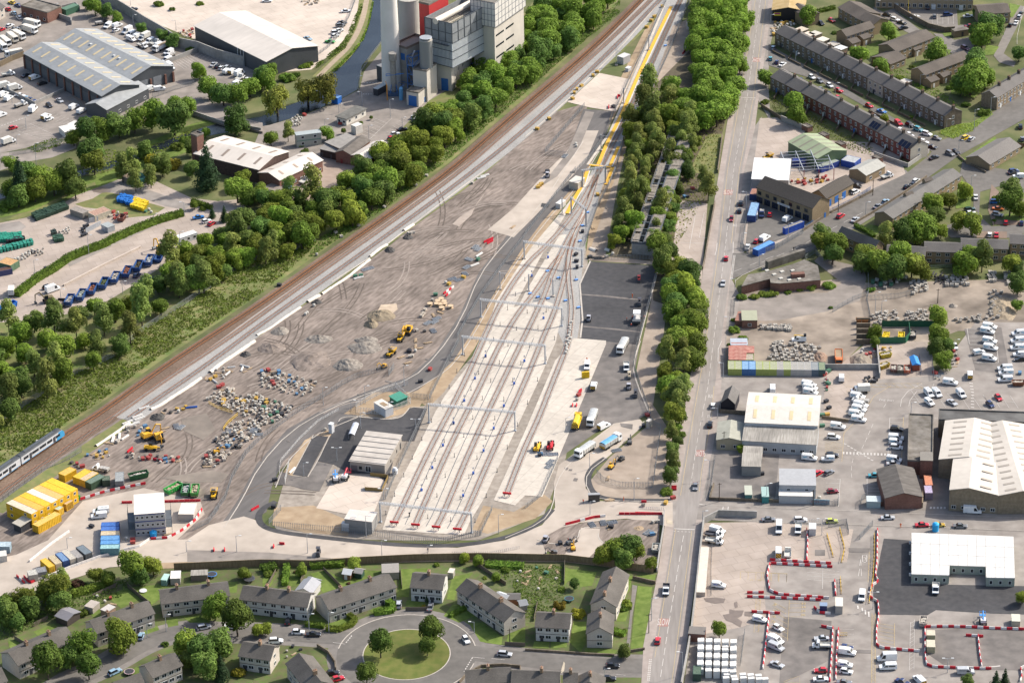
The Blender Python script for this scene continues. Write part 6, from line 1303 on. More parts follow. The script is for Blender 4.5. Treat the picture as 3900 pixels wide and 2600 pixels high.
FB('B4',(733,80),(978,108),(1008,20),4.6,"pump_house","grey flat-roofed pump house beside buffer stops","building",ft(.24,.235,.225),ft(.56,.50,.44),ov=.1);FB('B4',(706,120),(770,130),(780,108),2.9,"small_white_kiosk","white kiosk standing against pump house","kiosk",ft(.5,.5,.5),ft(.62,.6,.57))
p=P('B3',815,800,1.2);th=TH("cycle_shelter","white curved cycle shelter on black tarmac","shelter",(p.x,p.y,.1),IA('B3',815,800,68));m_=MB()
for i in rg(8):a0,a1=pi*i/8,pi*(i+1)/8;m_.add([(-4,1.1*cos(a0),1.6+.7*sin(a0)),(4,1.1*cos(a0),1.6+.7*sin(a0)),(4,1.1*cos(a1),1.6+.7*sin(a1)),(-4,1.1*cos(a1),1.6+.7*sin(a1))],[(0,1,2,3)])
m_.bd("curved_roof",ft(.55,.57,.62,.3),th);m_=MB();[m_.tb((x,y,0),(x,y,1.7),.05,n=4)for x in(-3.8,0,3.8)for y in(-1,1)];m_.bd("posts",mS,th)
p=P('B3',1185,1160,1);th=TH("round_white_tank","small rounded white tank by control building","tank",(p.x,p.y,.1));MB().lathe(XY(".9 0 1 1.4 .5 2.3"),14).bd("shell",ft(.6,.6,.6),th);MB().box(-.3,.3,-1.05,-.9,0,1.5).bd("hatch",mD,th)
BF('B3',"965 1205 1125 1225 1070 1345 918 1335 918 1310",1.4,"brown slatted timber pen beside control building",ft(.22,.15,.05))
FB('C1',(1446,207),(1520,218),(1553,100),3.2,"white_substation","long white substation behind fence near top","substation",ft(.48,.46,.44),ft(.6,.57,.53));FB('C1',(826,502),(880,518),(908,478),3.4,"signal_cabin","grey trackside cabin on fenced slab","cabin",ft(.38,.37,.36),ft(.5,.49,.47));FB('C1',(896,608),(925,615),(938,595),1.7,"white_cabinet","small white cabinet below trackside cabin","cabinet",ft(.5,.5,.5),ft(.6,.6,.58))
FB('C2',(391,95),(473,112),(502,55),3.2,"relay_room","cream relay room beside yellow walkway","cabin",ft(.42,.38,.31),ft(.56,.51,.43));FB('C2',(273,290),(315,300),(327,255),2.2,"location_case","pale location case by the access road","cabinet",ft(.5,.48,.45),ft(.58,.56,.52))
KA('C3',(509,278),(575,272),(580,262),2.5,"bright yellow storage container on pale apron",(.70,.46,.02),(.72,.5,.05))
th,L,D=FB('C3',(566,1372),(668,1368),(668,1352),2.8,"bus_shelter","dark glazed shelter at gate road","shelter",mY,ft(.3,.3,.3));FB('C3',(1083,710),(1112,718),(1125,693),2.8,"pale_kiosk","pale kiosk beside dirt plot fence","kiosk",ft(.42,.38,.33),ft(.52,.48,.42))
th,L,D=G('D1',(98,92),(385,100),(440,-20),5.2,1.5,"black_shed","black-fronted shed with mustard roof and yellow sign","shed",ft(.012,.014,.017),mat("mustard_roof",(.36,.25,.10),.8,.15,.5,c2=(.44,.32,.16),sc2=.1),ridge='y')
sg=MB().box(L*.05,L*.27,-.12,-.02,2.6,4.1).bd("sign_board",ft(.65,.52,.04),th);MB().box(L*.07,L*.25,-.15,-.12,3.3,3.95).bd("sign_strip",ft(.35,.03,.15),sg)
def sign_text(par,s,x,y,z,h,m,rx=pi/2,sx=.8,rz=0):
 c=bpy.data.curves.new("sign_lettering",'FONT');c.body=s;c.size=h;c.align_x='CENTER';c.extrude=.01;c.materials.append(m);o=bpy.data.objects.new("sign_lettering",c);COL.objects.link(o);o.parent=par;o.location=(x,y,z);o.rotation_euler=(rx,0,rz);o.scale=(sx,1,1);to_mesh(o)
G('D1',(390,150),(520,120),(690,-20),5,1.6,"buff_shed","grey-roofed buff shed behind black shed","shed",mF,mN,ridge='y')
m_tan2=mF
def H60(a,b,c,h,lab,**k):return G('D1',a,b,c,h,1.9,"buff_house_row",lab,"houses",mF,mN,**k)
H60((690,70),(870,172),(1000,90),5,"buff brick house row nearest black shed",win=4,nf=2);H60((868,172),(1000,225),(1087,160),5,"buff brick end house with plain gable",win=2)
H60((762,325),(1010,248),(938,205),5,"buff brick house row with porches behind stone terrace",win=6,nf=2);H60((1212,465),(1550,335),(1430,262),5,"buff brick house row in the middle of the green",win=7);H60((1155,576),(1292,522),(1165,446),3.4,"low buff brick bungalow below middle row",win=3);H60((1465,672),(1868,520),(1795,455),5,"buff brick house row beside big shady tree",win=8)
for a,b,c in(((815,395),(888,372),(860,325)),((915,355),(985,330),(950,290)),((1375,455),(1440,432),(1410,400)),((1520,740),(1595,712),(1560,670)),((1630,695),(1700,665),(1670,630))):
 G('D1',a,b,c,3,1,"brick_porch","small buff brick porch fronting its house row near "+near(P('D1',*a)),"porch",mF,mN,ov=.2,win=0,dr=1)
th,L,D=FB('D1',(1020,-75),(1900,-55),(1910,-160),8,"stone_institution","large sandstone building along top edge with white windows","building",mat("pale_sandstone",(.27,.21,.135),.95,.15,1,c2=(.33,.26,.175),sc2=.1),mX,par=1);[WN(th,L*(i+.5)/16,0,z,1.4,1.6,0)for i in rg(16)for z in(1,4.6)];[door(th,L*x,0,1.8,2.4,0,x3)for x in(.22,.6,.88)]
G('D1',(1960,132),(2228,112),(2232,25),5,1.8,"buff_house","buff brick house by upper right street","house",mF,mN,win=4);FB('D1',(1730,282),(1860,262),(1852,238),3,"brick_substation","small flat buff substation below car park","substation",mF,mX,dr=1,dm=x4)
WL('D1',"1190 80 1330 165 1500 255 1640 290 1730 285",.4,2.4,"dark stone wall curving round upper car park",mT)
p=P('D1',1313,130);th=TH("flag_pole","yellow flag pole on pale plinth in car park","pole",p);MB().tb((0,0,.6),(0,0,14),.1).bd("pole",ft(.7,.5,.05),th);MB().lathe(XY("1.3 0 1.3 .9 1.1 1"),14).bd("plinth",mZ,th)
def terrace(t,p0,p1,cback,h,n,rise,wallm,nm,lab,alt=None,**k):
 A=V3(p0);B=V3(p1);off=V3(cback)-B
 for i in rg(n):
  a=A+(B-A)*(i/n);b=A+(B-A)*((i+1)/n);c=b+off;w_=wallm;l_=lab
  if alt and i in alt:w_,l_=alt[i]
  G(t,tuple(a),tuple(b),tuple(c),h,rise,nm,l_,"house",w_,mL,ov=.12,win=3,dr=1,dm=random.choice((x3,x3,x4,x5)),chim=(.97,),rwin=1 if i==n-1 else 0,group=lab+"s",ww=.95,wh=1.35,**k)
terrace('D1',(122,294),(1642,1044),(1777,988),5.6,11,2.3,mT,"terrace_house","dark stone terrace house",{6:(mat("cream_painted_stone",(.42,.37,.29),.9,.08,1),"cream-painted terrace house in the stone row"),10:(mat("sooty_stone",(.10,.08,.06),.95,.3,.6,c2=(.16,.125,.09)),"end terrace house with black sooty gable")})
terrace('D1',(80,692),(1335,1336),(1468,1276),5.6,9,2.3,m_red,"terrace_house","red brick terrace house",{0:(mT,"stone end house of the red brick row"),1:(mat("brown_brick_face",(.14,.085,.065),.95,.2,1.5),"brown brick terrace house next the stone end"),8:(mat("end_red_brick",(.17,.05,.045),.9,.15,1.5),"end red terrace house with cream gable")})
th=TOP[-1][0];wl=[c for c in th.children if c.name.startswith("wall")][0];bx=max(v.co.x for v in wl.data.vertices);by=max(v.co.y for v in wl.data.vertices)
g=MB();g.add([(bx+.02,.05,0),(bx+.02,by-.05,0),(bx+.02,by-.05,5.5),(bx+.02,by/2,7.8),(bx+.02,.05,5.5)],[(0,1,2,3,4)]);g.bd("cream_gable",ft(.5,.44,.35),th)
for(u,v,w_)in((1020,1118,2.6),(1285,1285,3.0)):
 p=P('D1',u,v,7.2);th=TH("solar_panels","dark solar panels on roof near "+("terrace middle" if u<1100 else "cream gable"),"solar panel",p,IA('D1',u,v,-27));s=MB()
 for i in rg(3):s.add([(-w_+i*w_*.7,-1.4,-1.05),(-w_+i*w_*.7+w_*.65,-1.4,-1.05),(-w_+i*w_*.7+w_*.65,1.0,.75),(-w_+i*w_*.7,1.0,.75)],[(0,1,2,3)])
 s.bd("panel",mat("solar_glass",(.012,.016,.035),.15,.1,2),th);MB().tb((-w_,-1.2,-1.05),(w_,-1.2,-1.05),.05,n=4).bd("rail",mS,th)
terrace('D1',(2112,880),(2640,555),(2530,500),5.4,6,2.2,mat("pale_terrace_stone",(.22,.17,.115),.95,.2,1.2),"terrace_house","stone terrace house on the right hand street")
G('D1',(2046,1472),(2320,1310),(2140,1232),2.9,2.2,"buff_bungalow","buff brick bungalow with hipped tiled roof","bungalow",mF,mat("pale_tile_roof",(.17,.155,.14),.9,.12,2),win=5,nf=1)
G('D1',(2190,740),(2250,760),(2200,520),5,1.8,"shaded_house","shaded buff house behind the big tree","house",mF,mN,ridge='y',ov=.3)
th,L,D=G('D1',(240,1272),(500,1422),(742,1337),5,1.9,"green_shed","pale green-roofed metal shed with dark roof stripes","shed",ft(.10,.15,.08),mat("pale_green_roof",(.27,.31,.19),.7,.06,.5),ov=.2)
for i in rg(4):
 for s in(0,1):
  q=MB();x=L*(i+.5)/4.2;sl=1.9/(D/2);y0,y1=.2,D/2-.2;pts=[(x-.5,y0,5+sl*y0+.2),(x+.5,y0,5+sl*y0+.2),(x+.5,y1,5+sl*y1+.2),(x-.5,y1,5+sl*y1+.2)]
  if s:pts=[(a,D-b,c)for a,b,c in pts][::-1]
  q.add(pts,[(0,1,2,3)]);q.bd("roof_light",ft(.20,.18,.13),th)
G('D2',(-90,78),(243,90),(262,-89),5,.6,"white_shed","white-roofed grey shed beside steel frame","shed",ft(.28,.28,.28),ft(.62,.60,.57,.5),ridge='m',ov=.1);G('D2',(938,42),(1108,-45),(942,-87),3.6,1.5,"stone_cottage","small stone building with pale roof slope","cottage",mF,mat("pale_grey_roof",(.36,.35,.31),.8,.08,1),win=2,nf=1)
KA('D1',(713,1432),(835,1460),(845,1405),2.8,"bright blue container beside green shed",(.03,.08,.33),(.35,.36,.36));KA('D1',(540,1500),(700,1440),(680,1410),2.6,"dark blue long container below green shed",(.03,.06,.25),(.3,.33,.28));KA('D1',(275,1440),(390,1450),(400,1420),2.6,"dark blue container behind steel frame",(.03,.05,.2))
A=P('D2',245,110);B=P('D2',660,20);th=TH("unfinished_building","bare grey and red steel building frame","steel frame",A,.1);s=MB();e=MB()
for x in(0,6,12,18):
 for y in(0,9,18):(e if y==0 else s).tb((x,y,0),(x,y,5),.14,n=5)
 s.tb((x,0,5),(x,18,5.6),.16,n=5)
for y in rg(0,19,3):s.tb((0,y,5.2),(18,y,5.2),.12,n=5)
s.bd("beams",ft(.38,.40,.42),th);e.bd("red_posts",ft(.25,.03,.03),th)
JU('D2',"260 100 580 40 600 90 400 150",2,['rdc','rdc','bkc','ywc','wbag'],"under the steel frame",31,26)
th,L,D=G('D2',(-42,150),(457,336),(581,252),6.6,3,"shopfront_building","long buff two-storey building with blue shopfronts and sign","building",mF,mat("dark_brown_tiles",(.07,.06,.05),.85,.15,2),ov=.3)
for i in rg(7):WN(th,L*(i+.4)/7.2,0,4.0,1.5,1.3,0,mK);WN(th,L*(i+.4)/7.2,0,.5,2.8,2.4,0,ft(.02,.03,.12),cols=3)
sb=MB().box(L*.38,L*.60,-.14,-.03,3.0,3.85).bd("sign_board",ft(.66,.64,.6),th);sign_text(th,"DC Commercials",L*.49,-.16,3.2,.75,ft(.05,.03,.16),sx=.85)
door(th,L,D*.75,1,2.1,pi/2,x5)
th,L,D=G('D2',(582,247),(822,112),(752,35),4.4,2.4,"workshop_wing","buff workshop wing with blue roller doors","workshop",mF,mat("dark_brown_tiles",(.07,.06,.05)),ov=.3);[door(th,L*x,0,2.4,3,0,x5,"roller_door")for x in(.12,.38,.66)];WN(th,L*.88,0,1,1.6,1.3,0,mK)
KA('D2',(217,520),(385,455),(385,432),2.7,"bright blue flat-topped container by blue fence",(.02,.07,.35),(.25,.23,.19));KA('D2',(-30,715),(120,640),(118,598),2.6,"long blue tarpaulin-topped container beside corner fence",(.03,.1,.35),(.12,.3,.55));KA('C2',(2010,210),(2075,215),(2078,160),2.8,"dark blue container with rusty roof at yard edge",(.03,.05,.15),(.4,.2,.14));KA('C2',(1988,400),(2065,405),(2085,285),2.8,"dark blue container with pale blue sheeted roof",(.03,.06,.2),(.22,.36,.5));KA('C2',(2062,395),(2085,395),(2092,280),2.4,"narrow pale store beside blue container",(.4,.4,.42),(.5,.5,.5))
G('D2',(1177,427),(1790,42),(1655,-18),5,1.7,"flats_block","long buff brick flats running up the sloping street","flats",mF,mat("grey_flats_roof",(.125,.117,.105),.85,.1,2.2,c2=(.16,.15,.137),sc2=.2),win=13);G('D2',(686,568),(1012,694),(1098,660),5.4,2.2,"flats_block","dark-roofed buff block among trees below street","flats",mF,mL,win=4)
for a,b,c,lab,n in(((1125,745),(1463,764),(1463,682),"low buff flats behind tall trees",4),((1465,722),(1790,732),(1796,647),"buff flats with white windows facing stone yard",4),((1792,687),(2206,702),(2208,620),"buff flats behind small trees at right",6),((2230,652),(2520,662),(2520,578),"buff flats cut by right picture edge",4)):G('D2',a,b,c,5.2,1.6,"flats_block",lab,"flats",mF,mL,win=n,ww=1.5)
for u,v,w_ in((1470,88,50),(1300,215,50)):G('D2',(u,v+15),(u+65,v-5),(u+50,v-25),6.6,.9,"roof_dormer","buff dormer on long flats roof, %s one"%("upper" if u>1400 else "lower"),"dormer",mF,mN,ov=.1)
th,o0=prism_thing("derelict_club","sprawling derelict flat-roofed brick club","derelict building",'D2',"-178 1035 75 968 82 1003 165 1010 400 990 530 978 505 850 385 795 300 830 60 900 -120 930",0,3.6,mB)
q=[P('D2',*p,3.75)-o0 for p in XY("-178 1035 75 968 82 1003 165 1010 400 990 530 978 505 850 385 795 300 830 60 900 -120 930")];MB().prism([(v.x,v.y)for v in q],3.6,3.8).bd("roof",mX,th)
for u,v in((50,895),(115,930),(185,905),(250,980),(280,895),(340,970),(175,965)):p=P('D2',u,v,3.9)-o0;MB().cbox((p.x,p.y,3.8),(1.4,1.2,.35),.4).bd("roof_light",ft(.5,.47,.4),th)
p=P('D2',325,945,4)-o0;MB().cbox((p.x,p.y,3.8),(5,2,1.5),.1).bd("roof_housing",mB,th)
WL('D2',[(45,880),(380,770)],1.6,3.2,"long mossy roofed wall behind derelict club",mX,"ridge_wall")
FB('C2',(1943,1338),(2080,1338),(2086,1250),3.4,"brick_kiosk","red brick hut with pale green roof beside main road","hut",mB,ft(.32,.32,.22),win=1);FB('C2',(1880,1340),(1940,1345),(1945,1262),2.4,"rusty_lean_to","rusty lean-to beside brick hut","shed",mB,ft(.28,.13,.09));G('C2',(1848,1560),(1985,1560),(1988,1512),2.8,.2,"blue_grey_shed","blue-grey corrugated shed above red sheds","shed",ft(.2,.2,.2),ft(.36,.39,.43),ridge='m')
cols=[(.33,.38,.10)]*2+[(.06,.16,.35)]*2+[(.33,.38,.10)]*3+XY(".4 .39 .36 .33 .38 .10 .4 .39 .36 .4 .39 .36 .42 .40 .38 .10 .14 .18 .06 .1 .1",3)
nmz=["green"]*2+["blue"]*2+["green"]*3+["grey","green","grey","grey","grey","slate blue","dark teal"]
rcol={"green":(.36,.37,.24),"blue":(.22,.36,.52),"grey":(.36,.34,.30),"slate blue":(.28,.29,.28),"dark teal":(.22,.26,.16)}
for i in rg(14):KA('C3',(1818+62.5*i,247+.6*i),(1818+62.5*(i+1)-2,247.6+.6*i),(1828+62*(i+1),172+.9*i),2.6,"%s storage container in the long end-on row"%nmz[i],cols[i],rcol[nmz[i]],"storage containers in the end-on row")
for i,(a,b,c)in enumerate((((1825,165),(1975,168),(1978,138)),((1822,135),(1978,140),(1980,105)),((1825,102),(2050,105),(2055,50)),((1850,45),(1985,45),(1988,18)))):G('C3',a,b,c,2.7,.2,"rusty_shed","rusty red-roofed store shed above container row","shed",ft(.28,.30,.2),mat("rusty_red_sheet",(.30,.11,.085),.85,.25,.8,c2=(.42,.22,.17),sc2=.3),ridge='m',ov=.1)
KA('C3',(1976,165),(2048,165),(2052,110),2.6,"green container ending the rusty stores",(.30,.34,.12),(.42,.36,.28))
t_,L,D=G('F',(1711,970),(1878,978),(1885,909),6.6,1.0,"fleet_workshop","big white-roofed fleet workshop with pale rooflights","workshop",ft(.42,.43,.43),ft(.56,.51,.44,.5),ov=.2,sky=4);th,L,D=G('F',(1705,1012),(1875,1022),(1878.5,978.5),4.2,1.9,"workshop_annex","grey corrugated annex in front of the fleet workshop","workshop",ft(.36,.37,.37),w9,ridge='m',ov=.15,win=8,nf=1)
G('C3',(1715,882),(1943,890),(1958,732),3.8,1.0,"beige_annex","beige-walled annex with grey-green roof left of workshop","workshop",mat("beige_block_wall",(.36,.30,.20),.9,.08,1),mat("grey_green_roof",(.33,.32,.26),.8,.1,.5),ridge='y',win=2,nf=1,ov=.2);G('C3',(1752,550),(1880,562),(1915,452),3.6,2.2,"black_gabled_house","black gabled house beside main road bend","house",ft(.012,.012,.02),mat("dark_ribbed_roof",(.13,.12,.11),.8,.15,1.5),ridge='y',ov=.1)
G('C3',(1940,1118),(2112,1124),(2126,1015),3.6,.4,"corrugated_store","mossy corrugated store below beige annex","shed",ft(.24,.23,.21),w9,ridge='m',ov=.1);G('C3',(1952,1003),(2124,1010),(2128,952),3.2,.3,"corrugated_store","small corrugated store behind the mossy one","shed",ft(.3,.26,.24),w9,ridge='m',ov=.1)
FB('D3',(162,1282),(488,1288),(490,1142),5,"grey_office","small flat grey office with two windows","office",ft(.34,.35,.36),ft(.34,.34,.34),win=2,ov=.1,wz=2.6);FB('D3',(158,1378),(458,1384),(482,1322),3,"white_office_cabin","long white cabin fronting small grey office","cabin",ft(.36,.37,.37),ft(.58,.55,.5));FB('C3',(1970,1370),(2034,1370),(2036,1288),2.6,"pale_green_cabin","pale green-roofed cabin in dark yard","cabin",ft(.05,.15,.14),ft(.40,.41,.33));FB('C3',(2122,1388),(2184,1388),(2187,1300),2.6,"teal_cabin","pale teal-roofed cabin beside fence","cabin",ft(.04,.2,.19),ft(.30,.42,.38))
th,L,D=FB('D3',(1310,1068),(1535,1078),(1548,662),5.2,"flat_brick_block","long flat-roofed block with blackened gravel roof","building",mB,mX,par=.5);FB('D3',(1424,1062),(1535,1066),(1538,990),7,"brick_lift_housing","square brick housing on the long flat block","housing",mB,ft(.2,.18,.15))
G('D3',(1110,1402),(1440,1390),(1443,1132),4.4,1.7,"dark_gabled_shed","dark corrugated gabled shed beside works entrance","shed",mB,mat("dark_works_roof",(.085,.075,.065),.85,.25,.7,c2=(.14,.125,.11),sc2=.4,sx_=(.3,1,1)),ridge='y',ov=.25)
w7=mat("weathered_works_stone",(.19,.15,.10),.95,.2,1,c2=(.26,.21,.145),sc2=.1)
w6=mat("cream_works_roof",(.53,.47,.395),.6,.03,.5,c2=(.58,.52,.44),sc2=.05,var2=.08)
skm=ft(.36,.31,.25,.5)
th,L,D=G('D3',(1590,1056),(2120,1099),(2118,748),7,1.9,"twin_bay_works","great cream-roofed works bay with stone front and long rooflights","works",w7,w6,ridge='y',ov=.15,sky=7,skym=skm)
t2,L,D=G('D3',(1685,1345),(2123,1378),(2120,1101),7,1.9,"front_bay","x","works",w7,w6,ridge='y',ov=.15,sky=4,skym=skm,win=5,nf=1,asym=.39)
TOP.pop();del t2["label"],t2["category"];bpy.context.view_layer.update();t2.parent=th;t2.matrix_parent_inverse=th.matrix_world.inverted()
G('D3',(2124,1380),(2560,1372),(2552,742),7,1.6,"twin_bay_works","cream-roofed works bay cut by the right edge","works",w7,w6,ridge='y',ov=.2,sky=12,skym=skm);FB('D3',(1592,702),(2600,738),(2600,645),6.8,"works_rear_block","dark flat-roofed block behind the works bays","works",w7,mat("black_wet_felt",(.075,.07,.065),.7,.3,.25,c2=(.13,.125,.115),sc2=.06,det=5),par=.4)
KA('D3',(1468,1285),(1537,1285),(1537,1195),2.6,"orange-roofed container beside dark gabled shed",(.3,.12,.08),(.62,.25,.14));KA('D3',(1466,1355),(1536,1355),(1537,1288),2.6,"lilac-roofed container beside dark gabled shed",(.25,.2,.25),(.5,.42,.55))
WL('D3',[(1440,1490),(1445,1380)],.4,2,"stone pier wall by works gate",w7);WL('D3',[(985,1470),(1110,1475)],.3,1.6,"low brick wall with blue notices",mB)
th,L,D=FB('D3',(945,1430),(1068,1432),(1070,1382),2.6,"glass_bike_shelter","clear-roofed shelter at works gate","shelter",ft(.3,.36,.36),ft(.45,.5,.5))
U=XY("1345 575 1345 205 2258 240 2270 610 2016 605 2010 506 1686 496 1682 585")
q=[P('D4',*p,3.3)for p in U];o0=V3((q[0].x,q[0].y,0));th=TH("modular_building","U-shaped white-roofed modular building on black tarmac","building",o0)
loc=[(v.x-o0.x,v.y-o0.y)for v in q];MB().prism(loc,.1,3.05).bd("wall",ft(.30,.33,.27),th);rf=MB().prism(loc,3.05,3.3).bd("roof",ft(.60,.575,.53,.5),th)
gl=MB()
for k in rg(1,11):u=1345+k*83;a,b=P('D4',u,208+k*3.3,3.33)-o0,P('D4',u+3,(578 if k<4 else 498 if k<8 else 606),3.33)-o0;gl.add(RM([a,b],.12,3.33).v,[(1,3,2,0)])
for v in(300,392,484):a,b=P('D4',1346,v-2,3.34)-o0,P('D4',2264,v+36,3.34)-o0;gl.add(RM([a,b],.12,3.34).v,[(1,3,2,0)])
gl.bd("roof_seams",ft(.36,.34,.31),rf)
def wins_on(t,a,b,z,n,th,o0,w=.8,h=1.2):
 A,B=P(t,*a,3.3)-o0,P(t,*b,3.3)-o0;d=B-A;an=atan2(d.y,d.x)
 for i in rg(n):p=A+d*(i+.5)/n;WN(th,p.x,p.y,z,w,h,an,cols=1)
wins_on('D4',U[0],U[7],.9,4,th,o0);wins_on('D4',U[6],U[5],.9,4,th,o0);wins_on('D4',U[4],U[3],.9,3,th,o0)
for k in rg(4):p=P('D4',1336,290+95*k,1.5)-o0;MB().cbox((p.x,p.y,.9),(.9,.5,.9)).bd("air_conditioner",ft(.6,.6,.6),th)
p=P('D4',1558,190);th=TH("blue_water_tank","bright blue ribbed water tank behind modular building","tank",p);MB().lathe(XY("1.05 .1 1.1 2.6 .5 3.1"),16).bd("tank",ft(.02,.36,.72),th);MB().box(-1.1,1.1,-1.1,1.1,0,.12).bd("base",mW,th)
FB('D4',(426,170),(488,172),(490,118),2.6,"grey_cabin","small grey cabin in pink contractor yard","cabin",ft(.42,.42,.42),ft(.55,.54,.52));FB('D4',(664,860),(728,862),(726,785),3,"gate_cabin","tall white gate cabin between barrier rows","cabin",ft(.33,.31,.28),ft(.62,.57,.48));FB('D4',(523,858),(588,860),(588,830),2.4,"navy_kiosk","small navy kiosk beside gate cabin","kiosk",ft(.02,.03,.10),ft(.2,.26,.36));FB('D4',(2244,995),(2318,998),(2314,935),2.4,"cream_container_box","cream box store on grey tarmac","store",ft(.33,.33,.25),ft(.52,.5,.4));FB('D4',(1484,1225),(1556,1227),(1557,1165),2.4,"cream_store_box","cream box store lower of two in barrier pen","store",ft(.28,.28,.18),ft(.5,.45,.34));FB('D4',(1484,1120),(1556,1122),(1556,1078),2.2,"cream_store_box","cream box store upper of two in barrier pen","store",ft(.28,.28,.18),ft(.5,.45,.34));FB('C4',(1462,1105),(1608,1115),(1612,1050),3,"brown_store","flat brown store beside white block stacks","store",mB,ft(.17,.15,.13));KA('C4',(1502,1470),(1575,1472),(1580,1395),2.6,"dark green container beside white block stacks",(.03,.07,.05),(.10,.15,.10));FB('C4',(1530,735),(1612,738),(1635,335),1.6,"long_white_sheds","long low white boarded store against road wall","store",ft(.42,.36,.3),ft(.56,.5,.42))
# ========== DATA: estate houses at the bottom
WB=ft(.06,.045,.04)
m_rend=w8;m_wrend=mat("white_render",(.52,.50,.46),.9,.05,1.5);m_hr=mat("estate_stone_roof",(.09,.08,.069),.85,.12,1.8,c2=(.122,.109,.094),sc2=.18,var2=.2,sx_=(1,3,1),bump=.03)
def EH(a,b,c,lab,n,dr,chim,wall=m_rend,rw=1,rise=2.3,nm="estate_house",**k):return G('F',a,b,c,5,rise,nm,lab,"house",wall,m_hr,win=n,dr=dr,dm=x4,chim=chim,rwin=rw,band=WB,ww=1.5,pw=ft(.26,.17,.11),**k)
fB=lambda u,v:(603.08+u*.25641,1170+v*.25641);fA=lambda u,v:(u*.25641,1170+v*.25641);fC=lambda u,v:(1206.16+u*.25641,1170+v*.25641)
EH(fA(2152,800),fB(395,870),fB(468,748),"white rendered house row with porch left of the crescent",7,3,(.35,.68),m_wrend);EH(fB(597,892),fB(1192,692),fB(1097,570),"cream and stone house row facing the roundabout lane",7,3,(.28,.72));EH(fB(1328,692),fB(1606,714),fB(1647,580),"cream semi-detached pair north of the roundabout",4,2,(.5,),m_wrend);EH(fB(1742,717),fB(2162,1002),fB(2332,907),"long house row angled beside the allotments",7,3,(.28,.72))
EH(fC(95,1046),fC(390,1061),fC(402,926),"cream semi-detached pair below the allotments",4,2,(.5,),m_wrend);EH(fC(588,842),fC(815,867),fC(855,577),"grey end-on house terrace, upper block by the grass strip",1,0,(.1,.55),ridge='y',rw=4);EH(fC(553,1107),fC(780,1112),fC(812,947),"grey end-on house terrace, lower block by the grass strip",1,0,(.55,),ridge='y',rw=2)
EH(fA(1452,842),fA(2052,767),fA(2037,642),"grey-roofed house row with white bay porch",7,3,(.25,.72));EH(fA(870,1106),fA(1380,926),fA(1295,820),"grey-roofed house row behind street trees",6,2,(.3,.72));EH(fA(165,1392),fA(672,1165),fA(565,1035),"grey-roofed house row at far left of estate",6,2,(.3,.7));EH(fA(1372,1502),fA(1628,1392),fA(1517,1290),"small cream house pair beside dark bottom trees",4,1,(.5,));EH(fA(2142,1306),fB(64,1346),fB(132,1216),"cream house pair below the crescent cars",4,2,(.55,));EH(fB(215,1378),fB(405,1625),fB(592,1500),"dark roofed dormer house by rockery garden",4,1,(.75,),rw=2);EH(fB(1832,1562),fB(2228,1534),fB(2172,1412),"house cut by bottom edge inside curved wall",4,1,(.5,));EH(fC(-120,1562),fC(297,1577),fC(302,1447),"house row cut by bottom edge with roof window",5,2,(.62,));EH(fC(345,1590),fC(460,1592),fC(455,1450),"narrow dark house at bottom edge",2,1,(.5,));EH(fC(455,1590),fC(700,1600),fC(702,1505),"dark gabled house at bottom edge near main road",3,1,(.5,),ridge='y');EH(fA(-60,1570),fA(60,1530),fA(20,1400),"house at bottom-left corner",2,1,(.5,));EH(fA(1060,1640),fA(1290,1560),fA(1200,1490),"roof peeping over the bottom edge",3,1,())
FB('B4',(1070,565),(1222,558),(1215,478),2.6,"pale_garage","pale concrete garage behind the crescent gardens","garage",ft(.22,.22,.19),ft(.27,.245,.215));G('B4',(720,570),(785,580),(785,535),2.2,.8,"garden_shed","brown garden shed with white roof","shed",ft(.2,.1,.06),ft(.6,.6,.58),dr=1);G('B4',(825,560),(885,570),(890,530),2.1,.7,"garden_shed","dark green garden shed beside the white-roofed one","shed",ft(.03,.07,.05),ft(.3,.28,.25));G('B4',(300,720),(440,745),(455,640),3,1.2,"grey_extension","pale grey rear extension of white house row","extension",m_wrend,ft(.30,.30,.31),ridge='y');G('B4',(395,640),(480,665),(490,620),2.6,.8,"grey_outhouse","grey outhouse beyond rear extension","outhouse",m_wrend,ft(.28,.29,.3))
FB('A4',(1525,615),(1612,612),(1612,545),2.4,"white_carport","white flat carport under timber wall","carport",ft(.3,.28,.25),ft(.62,.59,.54));FB('A4',(1708,588),(1858,582),(1856,535),2.2,"corrugated_carport","pale corrugated lean-to beside white carport","lean-to",ft(.15,.12,.1),w9);FB('A4',(1440,625),(1490,630),(1510,575),2.2,"green_greenhouse","pale green greenhouse beside white carport","greenhouse",ft(.16,.27,.24),ft(.35,.5,.46));G('A4',(500,950),(600,990),(700,910),2.4,.8,"garden_shed","dark garden shed among left gardens","shed",ft(.07,.055,.05),ft(.2,.19,.2));FB('A4',(755,860),(830,880),(870,820),2.2,"concrete_shed","pale concrete shed in left garden","shed",ft(.33,.29,.24),ft(.38,.33,.28));FB('A4',(900,890),(960,915),(990,850),2.3,"garden_store","cluttered pale garden store","shed",ft(.3,.2,.15),ft(.45,.42,.38))
G('B4',(2090,770),(2180,800),(2200,760),2.3,.6,"garden_shed","pale-roofed shed behind angled house row","shed",ft(.25,.24,.22),ft(.45,.46,.46));G('B4',(2200,800),(2300,800),(2320,750),2.3,.6,"garden_shed","brown shed behind angled house row","shed",ft(.22,.1,.06),ft(.12,.11,.1));FB('B4',(1660,560),(1705,565),(1708,525),2.2,"garden_store","small pale garden store near red play toys","shed",ft(.3,.28,.24),ft(.55,.5,.42));G('C4',(-40,860),(20,850),(30,800),2.3,.6,"garden_shed","grey shed at allotment edge","shed",ft(.2,.2,.2),ft(.2,.21,.22))
